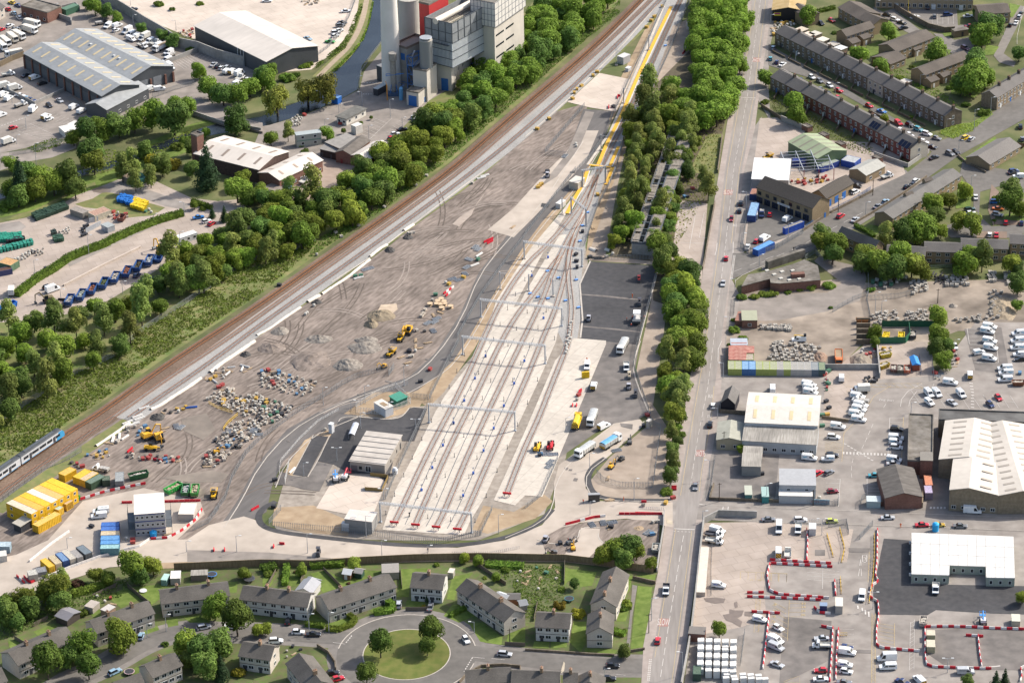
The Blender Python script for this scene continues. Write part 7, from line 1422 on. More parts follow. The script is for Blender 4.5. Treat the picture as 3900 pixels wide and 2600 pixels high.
def DI(t,u,v,r,c,lab,name,cat,h=.6):
 p=P(t,u,v);th=TH(name,lab,cat,(p.x,p.y,.1));MB().lathe([(r,h),(r,h+.12)],20).bd("rim",ft(c),th);MB().lathe([(r*.88,h+.0),(r*.88,h+.14)],20).bd("mat",ft((.04,.04,.045)if name=="trampoline" else(.55,.55,.55)),th);l=MB();[l.tb((r*.9*cos(a),r*.9*sin(a),0),(r*.9*cos(a),r*.9*sin(a),h),.05,n=4)for a in(0,1.57,3.14,4.71)];l.bd("legs",mS,th)
DI('A4',2235,638,1.8,(.08,.08,.09),"grey trampoline in crescent garden","trampoline","trampoline",.8);DI('A4',1283,732,1.2,(.6,.6,.58),"white paddling pool on lawn","paddling_pool","pool",.2);DI('A4',1900,600,1.6,(.05,.2,.5),"blue trampoline beside lean-to","trampoline","trampoline",.8);DI('A4',1160,1468,1.6,(.5,.35,.36),"pink-rimmed trampoline near bottom","trampoline","trampoline",.7);DI('C4',395,815,1.5,(.05,.18,.2),"teal trampoline by allotments","trampoline","trampoline",.7)
JU('C4',"0 540 220 510 330 560 280 640 120 720 0 680",3,['tim','wbag','slight','grc','tim'],"on the allotments",41,22,(.6,.9));JU('B4',"2260 560 2352 560 2352 680 2270 640",2.4,['wbag','tim'],"by allotment frames",42,10,(.5,.8));JU('A4',"860 780 1000 790 1040 880 930 860",2,['bkc','tim','rdc','wbag'],"in the cluttered left garden",43,12,(.6,.9));JU('B4',"130 1230 330 1230 350 1290 200 1330",2.5,['tim','gbag','bkc'],"in the rockery garden",44,9,(.5,.8))
m_tim=mat("brown_timber_fence",(.16,.115,.065),.9,.2,1,c2=(.23,.17,.10),sc2=.2,sx_=(3,3,.4));m_gf=ft(.14,.115,.085)
BF('F',"400 1309 600 1300 720 1302 830 1294 950 1288 1100 1285 1300 1289 1400 1301 1500 1316",2.6,"tall brown timber boundary fence above gardens",m_tim,w=.16)
for t,pts,lab in(('B4',[(545,545),(700,700)],"garden fence left of sheds"),('B4',[(120,560),(50,690)],"leaning garden fence behind white row"),('B4',[(385,560),(340,660)],"short garden fence behind white row"),('B4',[(1235,540),(1250,710)],"white-topped fence beside pale garage"),('B4',[(1900,490),(2180,680)],"long fence along allotment edge"),('A4',"1140 690 1270 800 1350 860","fence between left lawns"),('A4',[(830,790),(1040,690)],"fence at back of left gardens"),('A4',[(300,1050),(430,980)],"fence at far left garden"),('A4',[(130,1160),(230,1220)],"low fence at far left row"),('C4',[(355,480),(350,670)],"white fence between lawn and allotments"),('C4',[(430,980),(400,1170)],"white path fence beside semi"),('C4',[(110,850),(80,1000)],"brown fence beside allotment gate"),('B4',"1280 905 1420 905 1500 900","front fence of roundabout semi"),('B4',[(2170,1215),(2352,1225)],"dark railing fence by angled row")):BF(t,pts,1.4,lab,m_gf)
for t,pts,h,lab in(('C4',[(1735,60),(2075,72)],2.4,"dark brick wall along lower street"),('C4',"1735 58 1600 125 1570 380 1530 760 1490 1100 1450 1330 1400 1600",2.3,"long grey wall along main road right side"),('C2',"1700 300 1665 480 1610 800 1590 890",1.5,"dark wall between coal yard and main road"),('C1',"1765 1230 1745 1400 1725 1552",1.5,"stone wall above coal yard beside main road"),('C3',[(1300,1360),(1305,1310)],1.6,"short brick pier wall by barrier"),('C4',"1245 40 1240 180 1210 360 1180 560",1.8,"stone wall between dirt plot and main road"),('C4',"0 1262 300 1280 560 1300 800 1310",.8,"low wall fronting cream semi"),('C4',"965 620 1050 640 1110 655 1170 665",1.2,"stepped wall above grass strip"),('C4',[(945,1275),(1070,1255)],.9,"low wall below grass strip"),('B4',"1760 1560 1830 1480 1960 1410 2150 1400 2310 1415 2310 1470",1.0,"curved cream garden wall at bottom edge"),('B4',"490 1230 590 1290 650 1380 655 1440",1.2,"curved dark garden wall of dormer house"),('D2',"370 545 600 395 1000 190",1.2,"stone wall under blue railing on sloping street"),('D2',"830 480 1000 380 1300 190 1480 60",1.0,"buff brick wall with piers along sloping street"),('D1',"1760 1400 1830 1460 2010 1552",.9,"low buff wall round bungalow"),('D1',[(175,1080),(400,1175)],2.2,"grey panel wall behind terrace gardens"),('D1',"1010 1395 1310 1500 1500 1370",1.8,"pale timber wall round end house yard"),('D1',[(0,960),(180,1080)],1.6,"garden wall of the red terrace by pub yard"),('D3',[(560,250),(1050,250)],2,"red-brown wall behind fleet loading bays"),('D3',[(1030,0),(1060,330)],2,"grey wall left of skip yard"),('D3',[(540,690),(780,725)],1.2,"white-topped wall by fleet vans"),('C3',"1740 605 1740 640 1970 660",1.6,"brown wall round black gabled house"),('C3',"1690 1290 1650 1420 2330 1445",1.2,"low wall at corner of lower street")):WL(t,pts,.35,h,lab,mT if h<1.7 else mW,cop=mW if h>1.9 else None)
for i in rg(9):
 a=(120+i*140,880+i*70);WL('D1',[(a[0]+60,a[1]-90),(a[0]-10,a[1]+20)],.25,1.5,"dark yard wall between red terrace gardens",mT)
for i in rg(10):WL('D1',[(130+i*140,425+i*68),(100+i*140,470+i*68),(210+i*140,525+i*68)],.25,1.0,"low dark front wall of stone terrace yard",mT)
for u,v in((405,1110),(555,1185),(705,1265),(1035,1390)):FB('D1',(u-45,v+10),(u+10,v+35),(u+45,v+15),2.2,"brick_outhouse","roofless brick outhouse behind the red terrace","outhouse",mB,ft(.12,.1,.08),par=.2)
for u,v,c in((530,345,(.6,.55,.45)),(460,292,(.5,.46,.38)),(625,385,(.42,.38,.32)),(690,420,(.6,.6,.58)),(1270,720,(.45,.42,.37)),(340,255,(.5,.43,.33)),(400,300,(.6,.5,.4))):FB('D1',(u-40,v+5),(u+25,v+28),(u+55,v-5),2.3,"yard_lean_to","pale lean-to roof behind stone terrace","lean-to",mT,ft(c))
JU('D1',"95 205 280 195 300 240 180 240 110 330",1.4,['wbag','wbag','tim','pal','ywc'],"in salvage yard under the black shed",51,46,(.7,1.2))
WL('D1',[(960,1000),(1240,1140)],.2,.9,"low front wall before red cars",mT)
# ========== railway things
def track(pts,lab,cat="railway track",sl=(.30,.27,.235),zb=.1,ties=True,rm=m_rust):
 q=RS(pts,.7);o0=q[0].copy();th=TH("railway_track",lab,cat,o0)
 if ties:
  s=MB()
  for i,p in enumerate(q):d=TG(q,i);s.cbox((p.x-o0.x,p.y-o0.y,zb),(.27,2.5,.1),atan2(d.y,d.x))
  o=s.bd("sleepers",ft(sl,.9,var=.2),th);o["kind"]="stuff"
 k=q[::4]
 for sgn in(-1,1):
  r=MB()
  for i in rg(len(k)-1):
   d0,d1=TG(k,i),TG(k,i+1);n0,n1=V3((-d0.y,d0.x,0)),V3((-d1.y,d1.x,0));a,b=k[i]-o0+n0*sgn*.75,k[i+1]-o0+n1*sgn*.75;z0,z1=zb+.1,zb+.27
   r.add([V3((v.x,v.y,z))for z in(z0,z1)for v in(a-n0*.06,a+n0*.06,b+n1*.06,b-n1*.06)],XY("4 7 6 5 0 1 5 4 1 2 6 5 2 3 7 6 3 0 4 7",4))
  r.bd("rail",rm,th)
 return th
m_orail=mat("orange_rusty_rail",(.36,.14,.045),.8,.3,.8,c2=(.24,.10,.05))
track(L_up,"rusty orange main line track beside the green bank",sl=(.17,.105,.065),rm=m_orail);track(L_dn,"brown-ballasted main line track nearer the works",sl=(.26,.21,.17));track(L_nw,"new track on grey ballast beside dirt field",ties=True,sl=(.30,.285,.265));track(L_yd,"single track beside yellow walkway")
T1=XY("905.6 1202 917 1182 982.6 1040 1058 899 1109.5 784 1149 697 1206 610 1265 556 1309 505 1340 461 1370 402")
T2=XY("954 1207 965 1182 1026 1040 1098 899 1152 784 1191 718 1232 669 1265 615 1288 587")
T3=XY("1001.8 1212 1018.5 1182 1077.5 1040 1144 899 1200.5 784 1229 725 1250 682 1265 638 1288 587 1316 530 1350 477 1372 402")
T4=XY("1050.5 1217 1069.8 1182 1131 1040 1203 886.6 1244.6 784 1273 720 1288 674 1301 623 1311 571 1327 525 1345 484")
T5=XY("1164.7 1135 1206 1027.6 1237 963.5 1267.8 884 1290.8 827.6 1306 789 1312.6 725 1312.6 694.6 1305 635.6 1306 584 1318 545")
for q,lab in((T1,"first siding track, next the control building"),(T2,"second siding track across the pale apron"),(T3,"third siding track across the pale apron"),(T4,"fourth siding track, right side of main apron"),(T5,"separate fifth siding ending at lone buffer")):
 l=line('F',q,0,2);ST("ballast_bed",RM(l,2.7,ap_z+.03),mat("pale_siding_ballast",(.33,.30,.27),.95,.15,1.6,c2=(.42,.39,.35)));track(l,lab,zb=ap_z+.04,sl=(.48,.45,.40))
for q in(T2,T3,T4):ST("drain_channel",RM([p for p in line('F',q,0,2)if p.y<P('F',0,790).y],.22,ap_z+.02,3.4),mD)
def buffer_():
 th=raw("buffer_stop");f=MB();[f.tb((-.75*s,0,0),(-.75*s,0,1.5),.12,n=5).tb((-.75*s,.0,1.3),(-.75*s,2.2,.1),.1,n=5)for s in(-1,1)];f.bd("frame",ft(.2,.2,.2),th);MB().box(-1.45,1.45,-.2,.1,1.0,1.65).bd("red_beam",ft(.55,.02,.03),th)
 [MB().box(x-.18,x+.18,-.45,-.2,1.1,1.5).bd("buffer_pad",ft(.45,.02,.03),th)for x in(-.85,.85)];return th
for u,v in((1180,125),(1370,147),(1555,167),(1745,187)):p=P('B4',u,v,.8);PL("buf",buffer_,(p.x,p.y,.15),IA('B4',u,v,65)-pi/2,"red buffer stop at the foot of the four sidings","buffer stop","red buffer stops")
p=P('B3',2190,1372,.8);PL("buf",buffer_,(p.x,p.y,.15),IA('B3',2190,1372,65)-pi/2,"lone red buffer stop on the right hand apron","buffer stop","red buffer stops")
def PT(a,b,lab,single=True):
 A,B=P(*a),P(*b);d=B-A;L=d.length;th=TH("track_portal",lab,"overhead gantry",A,atan2(d.y,d.x),"overhead gantries");H=7.2
 for x in(0,L):MB().box(x-.22,x+.22,-.22,.22,0,H).box(x-.45,x+.45,-.45,.45,0,.35).bd("mast",mS,th)
 m=MB()
 for y in(-.3,.3):
  for z in(H-.35,H+.25):m.box(-.4,L+.4,y-.06,y+.06,z-.06,z+.06)
 n=int(L/.9)
 for i in rg(n+1):
  x=L*i/n;m.box(x-.05,x+.05,-.3,.3,H+.2,H+.32).box(x-.05,x+.05,-.36,-.26,H-.35,H+.25)
  if i<n:m.tb((x,-.3,H-.3),(x+L/n,-.3,H+.2),.04,n=4)
 m.bd("lattice_beam",ft((.55,.56,.56),.4,.2),th)
 for k in rg(1,int(L/6)+1):dr=MB().tb((L*k/(int(L/6)+1),0,H-.3),(L*k/(int(L/6)+1),0,H-1.6),.06,n=4).bd("drop_arm",mD,th)
for a,b,lab in((('B4',1058,112),('B4',1873,208),"lowest steel portal over the buffer stops"),(('B3',1492,728),('B3',2262,800),"steel portal level with the green kiosk"),(('B3',1795,118),('C3',180,200),"steel portal level with dusty yard top"),(('B2',1957,1312),('C2',330,1392),"steel portal over middle of sidings"),(('C2',-7,790),('C2',510,861),"steel portal over the crossing tracks"),(('C2',413,392),('C2',545,497),"short steel portal by location case"),(('C2',513,150),('C2',718,112),"short steel portal over yellow walkway")):PT(a,b,lab)
def mast(lat):
 def f():
  th=raw("line_mast");m=MB()
  if lat:
   for x in(-.35,.35):
    for y in(-.35,.35):m.tb((x,y,0),(x*.6,y*.6,10),.06,n=4)
   for i in rg(10):m.tb((-.33,-.33,i),(.33,-.33,i+1),.04,n=4).tb((-.33,.33,i),(-.33,-.33,i+1),.04,n=4)
  else:m.box(-.2,.2,-.2,.2,0,7)
  m.bd("mast",mS,th);MB().box(-.6,.6,-.6,.6,0,.4).bd("foundation",z9,th);MB().tb((0,0,6.6),(-2.2,0,6.4),.07,n=4).bd("cantilever",mS,th);return th
 return f
for u,v,t,lt in((818,590,'C1',1),(883,928,'C1',0),(1107,452,'C1',0),(680,1350,'C1',0),(250,1128,'C2',0),(33,1080,'C2',0),(332,393,'C2',0),(2345,790,'B2',0),(2128,1062,'B2',0)):p=P(t,u,v);PL(("mast",lt),mast(lt),(p.x,p.y,.1),IA(t,u,v,180),"%s overhead line mast near %s"%("lattice" if lt else "single grey",near(p)),"mast","overhead line masts")
def bollard():
 th=raw("light_bollard");MB().tb((0,0,0),(0,0,1.5),.09,n=6).bd("post",mK,th);MB().box(-.2,.2,-.2,.2,0,.08).bd("base",mD,th);MB().tb((0,0,1.5),(0,0,1.65),.11,n=6).bd("light_cap",mS,th);return th
def bluepost():
 th=raw("socket_post");MB().box(-.3,.3,-.25,.25,0,.9).bd("blue_box",ft(.05,.14,.5),th);MB().box(-.03,.03,-.02,.02,.9,2.2).bd("stem",mS,th);MB().box(-.25,.25,-.04,.04,1.9,2.6).bd("hood",ft(.5,.5,.52),th);return th
for(u0,v0),(u1,v1),n in(((1998,140),(1425,1340),7),((2345,185),(1797,1390),7)):
 for i in rg(n):u,v=u0+(u1-u0)*i/(n-1),v0+(v1-v0)*i/(n-1);p=P('B3',u,v);PL("bp",bluepost,(p.x,p.y,ap_z),.4,"blue socket post between the siding tracks","socket post","blue socket posts")
for u,v in((205,785),(60,950),(165,1330)):p=P('C2',u,v);PL("bp",bluepost,(p.x,p.y,ap_z),.4,"blue socket post between the siding tracks","socket post","blue socket posts")
for q,off,n in((T1,-4.2,15),(T1,3.6,15),(T2,3.0,14),(T3,3.4,14),(T4,4.2,12)):
 l=[p for p in line('F',q,0,2)if p.y<P('F',0,640).y];r_=RS(l,1.0)
 for i in rg(n):k=int((i+.4)/n*len(r_));d=TG(r_,k);c=r_[k]+V3((-d.y,d.x,0))*-off;PL("bol",bollard,(c.x,c.y,ap_z),0,"slim black light bollard on the sidings apron","bollard","black light bollards on the apron",True)
for t,u,v in(('C1',1257,415),('C1',1130,695),('C2',200,905),('C2',300,965),('C2',115,1137),('C2',205,1150),('C2',362,1168),('C2',478,1230),('C2',492,636),('C2',458,982),('C2',512,497),('C2',560,380),('C1',990,985),('C2',45,1105)):
 p=P(t,u,v)
 def bb():th=raw("points_box");MB().box(-.6,.6,-.45,.45,0,.35).bd("box",ft(.08,.2,.5),th);MB().box(-.62,.62,-.47,.47,.35,.4).bd("lid",ft(.14,.3,.6),th);return th
 PL("pbx",bb,(p.x,p.y,.15),.5,"flat blue points box beside the tracks near "+near(p),"points box","blue points boxes")
wk=ft(.66,.36,.03,.7)
def walk(t,pts,w,lab,z=.3):
 q=line(t,pts);o0=q[0].copy();th=TH("yellow_walkway",lab,"walkway",o0);m=RM([p-o0 for p in q],w,z);m.bd("deck",wk,th);e=RM([p-o0 for p in q],.12,z+.05,w/2+.1);e=RM([p-o0 for p in q],.3,z-.1,w/2+.3,e);e.bd("edge_strip",ft(.56,.54,.5),th)
walk('C1',"1310 65 1180 330 1010 690 860 1040 730 1300 655 1480",1.5,"long yellow walkway beside single track");walk('C2',"560 0 520 120 440 260 375 388",1.5,"lower yellow walkway by relay room");walk('C1',[(838,1318),(760,1492)],1.3,"short yellow walkway right of track");walk('C2',[(788,-30),(725,130)],1.4,"yellow walkway beside right fence");walk('C1',"575 1482 700 1495 795 1505",1.2,"yellow crossing walkway over tracks")
for q,w_,m_ in(("1240 60 1150 290 1000 640 840 1010 760 1190 560 1480",1.1,mC),("1190 40 880 400 700 580 420 860 200 1060 0 1230",.5,mC)):ST("cable_trough",RM(line('C1',q),w_,.2),m_)
ST("cable_trough",RM(line('B2',"1990 0 1600 290 1250 560 950 790 620 1000"),.5,.2),mC)
m_car=mat("train_silver_side",(.50,.50,.50),.5,.05,.6);m_cyan=ft(.05,.28,.5,.4);m_troof=mat("train_dark_roof",(.055,.06,.065),.6,.15,.6)
LU=RS(line('F',[(-120,1190)]+old_up[::-1][:6],0,2),.5);tip=P('A3',612,850,1.5)
k0=min(rg(len(LU)),key=lambda i:(LU[i]-tip).length)
trth=None
for ci in rg(4):
 i1=k0-int(ci*23.6/.5);i0=i1-int(22.8/.5)
 if i1<2:break
 i0=max(i0,0);a,b=LU[i0],LU[i1];d=b-a;L=22.8
 if d.length<21:a=b-d.normalized()*22.8
 th=TH("train_carriage",("leading carriage of the silver and blue train" if ci==0 else "%s carriage of the silver and blue train"%ordn(ci)),"train",(a.x,a.y,.45),atan2(d.y,d.x),"carriages of the passenger train")
 pr=[(0,.6),(L-.3,.6),(L,1.2),(L-.15,2.2),(L-1.2,3.3),(0,3.3)]if ci==0 else[(0,.6),(L,.6),(L,3.3),(0,3.3)]
 MB().xz(pr,-1.38,1.38,.06).bd("body",m_car,th)
 r=MB();e=L-1.3 if ci==0 else L
 for i in rg(6):a0,a1=pi*i/6,pi*(i+1)/6;r.add([(0,1.32*cos(a0),3.28+.42*sin(a0)),(e,1.32*cos(a0),3.28+.42*sin(a0)),(e,1.32*cos(a1),3.28+.42*sin(a1)),(0,1.32*cos(a1),3.28+.42*sin(a1))],[(0,1,2,3)])
 ro=r.bd("roof",m_troof,th);MB().box(3,e-3,-.5,.5,3.66,3.85).bd("roof_vents",mD,ro)
 for s in(-1,1):
  y0,y1=(s*1.4-.03,s*1.4+.03)
  for x0,x1 in((1.2,3.6),(5.6,9.0),(9.6,13.0),(13.6,16.2),(18.2,20.4)):MB().box(x0,x1,y0,y1,1.75,2.65).bd("window",mY,th)
  for x0 in(4.2,16.8):MB().box(x0,x0+1.1,y0-.01,y1+.01,.75,2.75).bd("door",x4,th)
  MB().box(.2,L-.4 if ci else L-4.2,y0+.01,y1-.01,.7,.85).bd("blue_skirt",m_cyan,th)
 if ci==0:MB().xz([(L-4.5,.65),(L-.2,.65),(L+.02,1.2),(L-.12,2.2),(L-1.1,3.25),(L-3.0,3.25)],-1.42,1.42,.06).bd("blue_cab_end",m_cyan,th);MB().xz([(L-.05,1.75),(L-.1,2.2),(L-.95,3.1),(L-1.0,2.6)],-1.0,1.0).bd("windscreen",mY,th)
 for x in(3,L-3):MB().box(x-1.5,x+1.5,-1.1,1.1,0,.6).bd("bogie",mK,th)
m_bund=mat("white_geotextile",(.56,.50,.42),.9,.1,.8,c2=(.64,.58,.5))
def bund(t,pts,r,lab):
 q=RS(line(t,pts,0,1),1.1);o0=q[0].copy();m=MB();n=8
 for i,p in enumerate(q):
  d=TG(q,i);s=V3((-d.y,d.x,0));rr=r*(1+.25*noise.noise(p*.6))
  for k in rg(n):a=pi*k/(n-1);m.v.append(tuple(p-o0+s*rr*cos(a)+V3((0,0,rr*sin(a)))))
 for i in rg(len(q)-1):
  for k in rg(n-1):m.f.append((i*n+k,i*n+k+1,(i+1)*n+k+1,(i+1)*n+k))
 m.f.append(tuple(rg(n)));o=m.bd("geotextile_bund",m_bund);o.location=o0;reg(o,lab,"bund")
bund('B2',[(1350,485),(1260,545)],.75,"short white geotextile bund highest along dirt field");bund('B2',"1115 665 1040 705 960 775",.65,"white bund beside dark gravel heap");bund('B2',"960 800 840 890 760 960 600 1060 520 1115",.6,"long white bund in middle of field edge");bund('B2',[(510,1120),(400,1180)],.8,"white bund above small dark heap");bund('B2',"340 1225 180 1330 60 1420 -60 1480",.55,"white bund curving past stones");bund('A3',"2280 0 2120 110 1980 200 1870 290",.8,"white bund at top of loose stores");bund('A3',"1800 330 1690 410 1530 510 1430 580 1330 620",.7,"long white bund beside loose stores");bund('A3',"1160 730 1040 820 850 945",.6,"lowest white bund near the train");bund('C2',[(580,700),(640,725)],.9,"white concrete tube at fence foot, left one");bund('C2',[(718,708),(768,722)],.8,"white concrete tube at fence foot, right one")
x7=mat("dark_gravel",(.07,.065,.06),.95,.3,1.5);x6=mat("grey_rubble",(.15,.13,.11),.95,.35,1.0,c2=(.29,.255,.215),bump=.15)
HE('B2',1060,1300,130,2.2,"broad pale sand heap in dirt field",w7,"sand_heap",55);HE('B2',975,1380,70,2.4,"conical pale sand heap beside the broad one",w7,"sand_heap",34,seed=3);HE('B2',1140,715,50,1.5,"dark gravel heap beside white bund",x7,"gravel_heap",26);HE('B2',1300,600,50,1.2,"dark gravel heap with white bags",x7,"gravel_heap",22);HE('B2',485,1180,50,1.3,"dark gravel heap lower on field edge",x7,"gravel_heap",22);HE('A3',2200,118,52,1.3,"dark gravel heap near top of stores",x7,"gravel_heap",24);HE('A3',1410,680,70,1.4,"dark gravel heap by rusty frames",x7,"gravel_heap",34);HE('B3',760,215,130,2.4,"grey and black broken rubble heap",x6,"rubble_heap",60,seed=2);HE('B3',920,60,150,2.0,"pale broken concrete heap beside dumpers",x6,"rubble_heap",60,seed=5);HE('B2',500,1510,130,1.6,"grey spoil heap in lower field",x6,"spoil_heap",40,seed=7);HE('B2',160,1440,80,1.6,"grey gravel heap near white bund",x6,"gravel_heap",40,seed=9);HE('B2',930,1520,110,1.5,"low grey spoil heap beneath sand",x6,"spoil_heap",34,seed=11);HE('B3',430,170,200,1.8,"smooth brown graded mound of soil",y2,"soil_mound",90,seed=4);HE('B3',80,60,130,1.6,"brown spoil mound near loose stores",y2,"soil_mound",50,seed=6);HE('D2',2160,1230,120,1.8,"big mound of broken building stone",mat("broken_stone",(.22,.17,.115),.95,.4,1.5,c2=(.36,.29,.2),bump=.1),"rubble_heap",130,seed=8);HE('D3',890,180,110,2.0,"tangled grey heap of old poles",mat("grey_old_timber",(.16,.13,.10),.95,.3,2,c2=(.30,.255,.2),sx_=(.4,4,1)),"pole_heap",70,seed=12);HE('D3',530,140,60,1.4,"brown heap of rusty scrap",mat("rusty_scrap",(.2,.12,.08),.95,.4,2,c2=(.33,.24,.18)),"scrap_heap",45,seed=13);HE('D2',1715,1215,40,1.0,"small grey gravel heap in stone bay",x6,"gravel_heap",20);HE('C4',1020,170,50,.5,"small tan soil patch heap on island",mZ,"soil_mound",20)
# ========== DATA: trees
W1="in the wood between recycling yard and railway"
AB=['birch','birch','broad','light','dark']
BE('F',"-40 735 60 742 128 735 190 712 218 700 295 668 359 643 385 650 470 640 540 600 474 664 400 705 333 753 256 818 179 853 77 915 -40 985",8.2,AB,3.0,4.4,W1,1)
BE('F',"385 606 449 566 487 538 551 515 603 477 662 443 726 448 735 470 726 540 664 576 603 589 540 612 474 655 400 660",6.1,['birch','broad','light','dark','broad'],3.1,4.6,"in the belt between recycling yard and bank",2)
BE('F',"770 420 813 392 830 385 885 333 955 303 1005 262 1045 240 1060 215 1077 174 1103 140 1149 105 1206 72 1232 20 1260 -10 1400 -10 1386 36 1283 112 1206 190 1116 250 1052 300 988 365 924 425 859 465 808 515 747 525 735 460",6.3,['broad','broad','dark','light'],3.4,5.2,"in the belt between energy plant and railway",3)
BE('F',"1600 -10 1716 -10 1717 40 1704 120 1690 205 1664 282 1618 290 1607 231 1603 144 1590 97 1606 40",6.2,['light','broad','light','broad'],3.7,5.2,"in the avenue between main road and railway",4)
BE('F',"1490 215 1525 200 1590 225 1596 270 1570 300 1500 300 1468 270",6.1,['birch','broad'],3.4,4.9,"in the clump above the old viaduct",5)
BE('F',"1446 275 1480 268 1520 300 1510 350 1490 420 1468 500 1460 540 1405 560 1412 520 1440 440 1450 360",5.0,['birch','birch','light'],2.4,3.6,"in the birch strip left of old viaduct",6)
BE('F',"1540 300 1580 280 1600 320 1590 380 1560 430 1550 500 1530 560 1495 570 1510 500 1535 400",5.0,['birch','dark','broad'],2.2,3.4,"in the strip right of old viaduct",7)
BE('F',"1500 560 1545 580 1572 610 1612 680 1610 740 1580 770 1545 770 1525 690 1520 620",5.5,['broad','dark','light','broad'],3.1,4.6,"in the belt beside the asphalt car park",8)
BE('F',"1530 775 1590 770 1603 800 1590 850 1575 900 1565 960 1540 960 1525 880 1522 820",5.3,['light','broad','birch'],2.8,4.1,"in the belt beside the lorry park",9)
BE('F',"1540 960 1568 960 1552 1040 1542 1120 1532 1120 1540 1030",4.2,['birch','dark','bush'],1.8,2.8,"in the narrow strip beside the main road",10)
BE('F',"660 360 735 360 740 372 680 385",9,['bush'],2,3,"behind the brick works",11,maxn=1)
def MY(t,where,*d):
 for k,u,v,r in d:TR(t,u,v,r,k,where)
MY('F',"beside the depot",('broad',168,312,20),('dark',198,300,26),('broad',235,292,26),('dark',272,285,28),('broad',308,276,26),('broad',345,264,28),('dark',398,268,36),('light',400,232,18),('broad',425,245,22),('dark',208,345,34),('broad',215,372,26))
MY('F',"beside the canal towpath",('dark',60,398,30),('conifer',45,410,24),('broad',100,412,30),('dark',150,402,32),('broad',25,372,20),('dark',40,445,26),('broad',78,432,28),('broad',122,420,26),('dark',172,430,24),('bush',50,452,18),('bush',15,470,22))
MY('F',"north of the canal bridge",('light',457,163,17),('broad',480,200,26),('dark',512,215,28),('broad',545,214,26),('broad',573,195,24),('dark',600,176,24),('dark',540,275,29),('broad',620,160,16),('bush',662,177,16),('bush',705,150,10))
MY('F',"willow group by the canal",('willow',706,206,30),('willow',748,206,30),('willow',636,232,30),('broad',612,186,22));MY('F',"near the works and canal",('birch',661,300,15),('broad',622,316,18),('broad',752,304,16),('gold',356,366,26),('gold',388,372,26),('dark',372,378,24),('conifer',474,380,25),('dark',440,385,20),('bush',405,335,17),('bush',430,318,16),('birch',300,362,20),('birch',280,385,20),('dark',330,340,20),('light',472,302,12),('dark',440,340,16),('birch',345,402,18),('birch',310,410,18),('bush',700,345,12),('bush',690,330,10))
MY('F',"beside recycling entrance lane",('broad',544,432,30),('light',555,412,20),('broad',570,452,20),('broad',598,440,20),('light',446,470,10),('bush',465,478,9),('conifer',487,486,7),('conifer',515,490,9),('dark',610,455,20),('dark',640,455,18),('broad',20,430,20))
MY('D1',"at the black shed",('broad',405,140,75),('bush',660,290,30));MY('D1',"below the main road corner",('broad',40,680,75),('bush',35,910,42));MY('D1',"in the red terrace gardens",('light',290,900,95),('light',310,1020,90));MY('D1',"behind the stone terrace",('light',870,505,90),('broad',1070,590,80),('bush',1250,690,50),('bush',1430,790,40),('light',1100,1065,48),('bush',420,735,28),('bush',1335,1040,32))
MY('D1',"on the buff estate green",('broad',1140,290,72),('broad',1570,440,95),('broad',1980,310,110),('dark',2060,230,110),('dark',1930,260,80),('broad',1880,680,150),('dark',1930,560,120),('dark',1790,760,85),('broad',2010,680,100));MY('D1',"at the right edge",('dark',2310,470,70),('copper',2310,1290,55),('dark',1930,110,40));MY('D1',"by the terrace gardens end",('bush',1840,930,45),('bush',2000,1000,60),('bush',1680,780,40),('bush',1350,600,35),('bush',1640,640,30))
MY('D2',"below the long flats",('broad',1380,500,130),('broad',1470,520,110),('dark',1270,560,100),('broad',1550,300,95),('dark',1570,400,85),('broad',1690,260,80),('broad',1760,440,80),('broad',1890,480,90),('birch',1100,560,80),('light',1830,180,70),('light',1610,540,60));MY('D2',"in the cul-de-sac",('dark',2250,170,100),('broad',2230,280,110),('broad',2320,330,80),('bush',2090,240,30),('bush',2085,440,25));MY('D2',"beside derelict club",('dark',560,560,90),('broad',680,660,110),('dark',640,740,90),('broad',530,620,90),('bush',600,1010,65),('bush',450,1030,55),('bush',345,1060,30),('bush',240,1085,35),('bush',110,1095,50),('bush',15,1095,45));MY('C2',"beside derelict club",('bush',1930,1120,55),('bush',2050,1120,50),('bush',2190,1100,50))
MY('D2',"above the stone yard",('broad',960,750,110),('broad',1060,820,110),('dark',900,820,90),('broad',1240,740,120),('dark',1210,860,110),('broad',1350,830,110),('dark',1130,900,90),('broad',1430,880,90),('light',1840,820,110),('broad',1890,740,90),('birch',1980,760,90),('broad',1760,800,70),('broad',2240,820,90),('dark',2290,880,60));MY('D2',"in the stone yard",('broad',1590,1290,95),('light',1020,1440,70),('dark',2300,1010,90),('broad',2290,1200,55),('bush',620,1220,28),('bush',985,1060,40));MY('D3',"at the fleet yard corner",('dark',1560,40,75),('dark',1660,20,70),('light',1630,150,85));MY('D2',"at the fleet yard corner",('broad',1600,1490,95),('broad',1020,1530,50))
MY('C2',"beside coal yard car park",('birch',1640,130,85),('bush',1340,240,70),('birch',1600,60,60));MY('C2',"along brick hut fence",('bush',1870,1330,35),('bush',1870,1420,60),('bush',1950,1490,50));MY('C3',"beside beige annex",('light',1930,950,38),('bush',1825,25,22))
MY('C4',"beside the dirt island",('broad',700,390,95),('broad',800,340,110),('dark',920,330,120),('dark',890,430,90),('broad',1000,360,85),('broad',1120,480,60));MY('C4',"near the north-south terrace",('dark',885,1260,60),('gold',310,850,60),('gold',480,920,70),('dark',440,660,50),('bush',330,710,40),('bush',870,870,50),('bush',870,1090,50),('broad',1740,1080,70),('bush',850,730,25));MY('D4',"at the bottom right corner",('conifer',2100,1540,60),('conifer',2180,1530,50),('dark',1850,1550,60),('broad',2340,780,60))
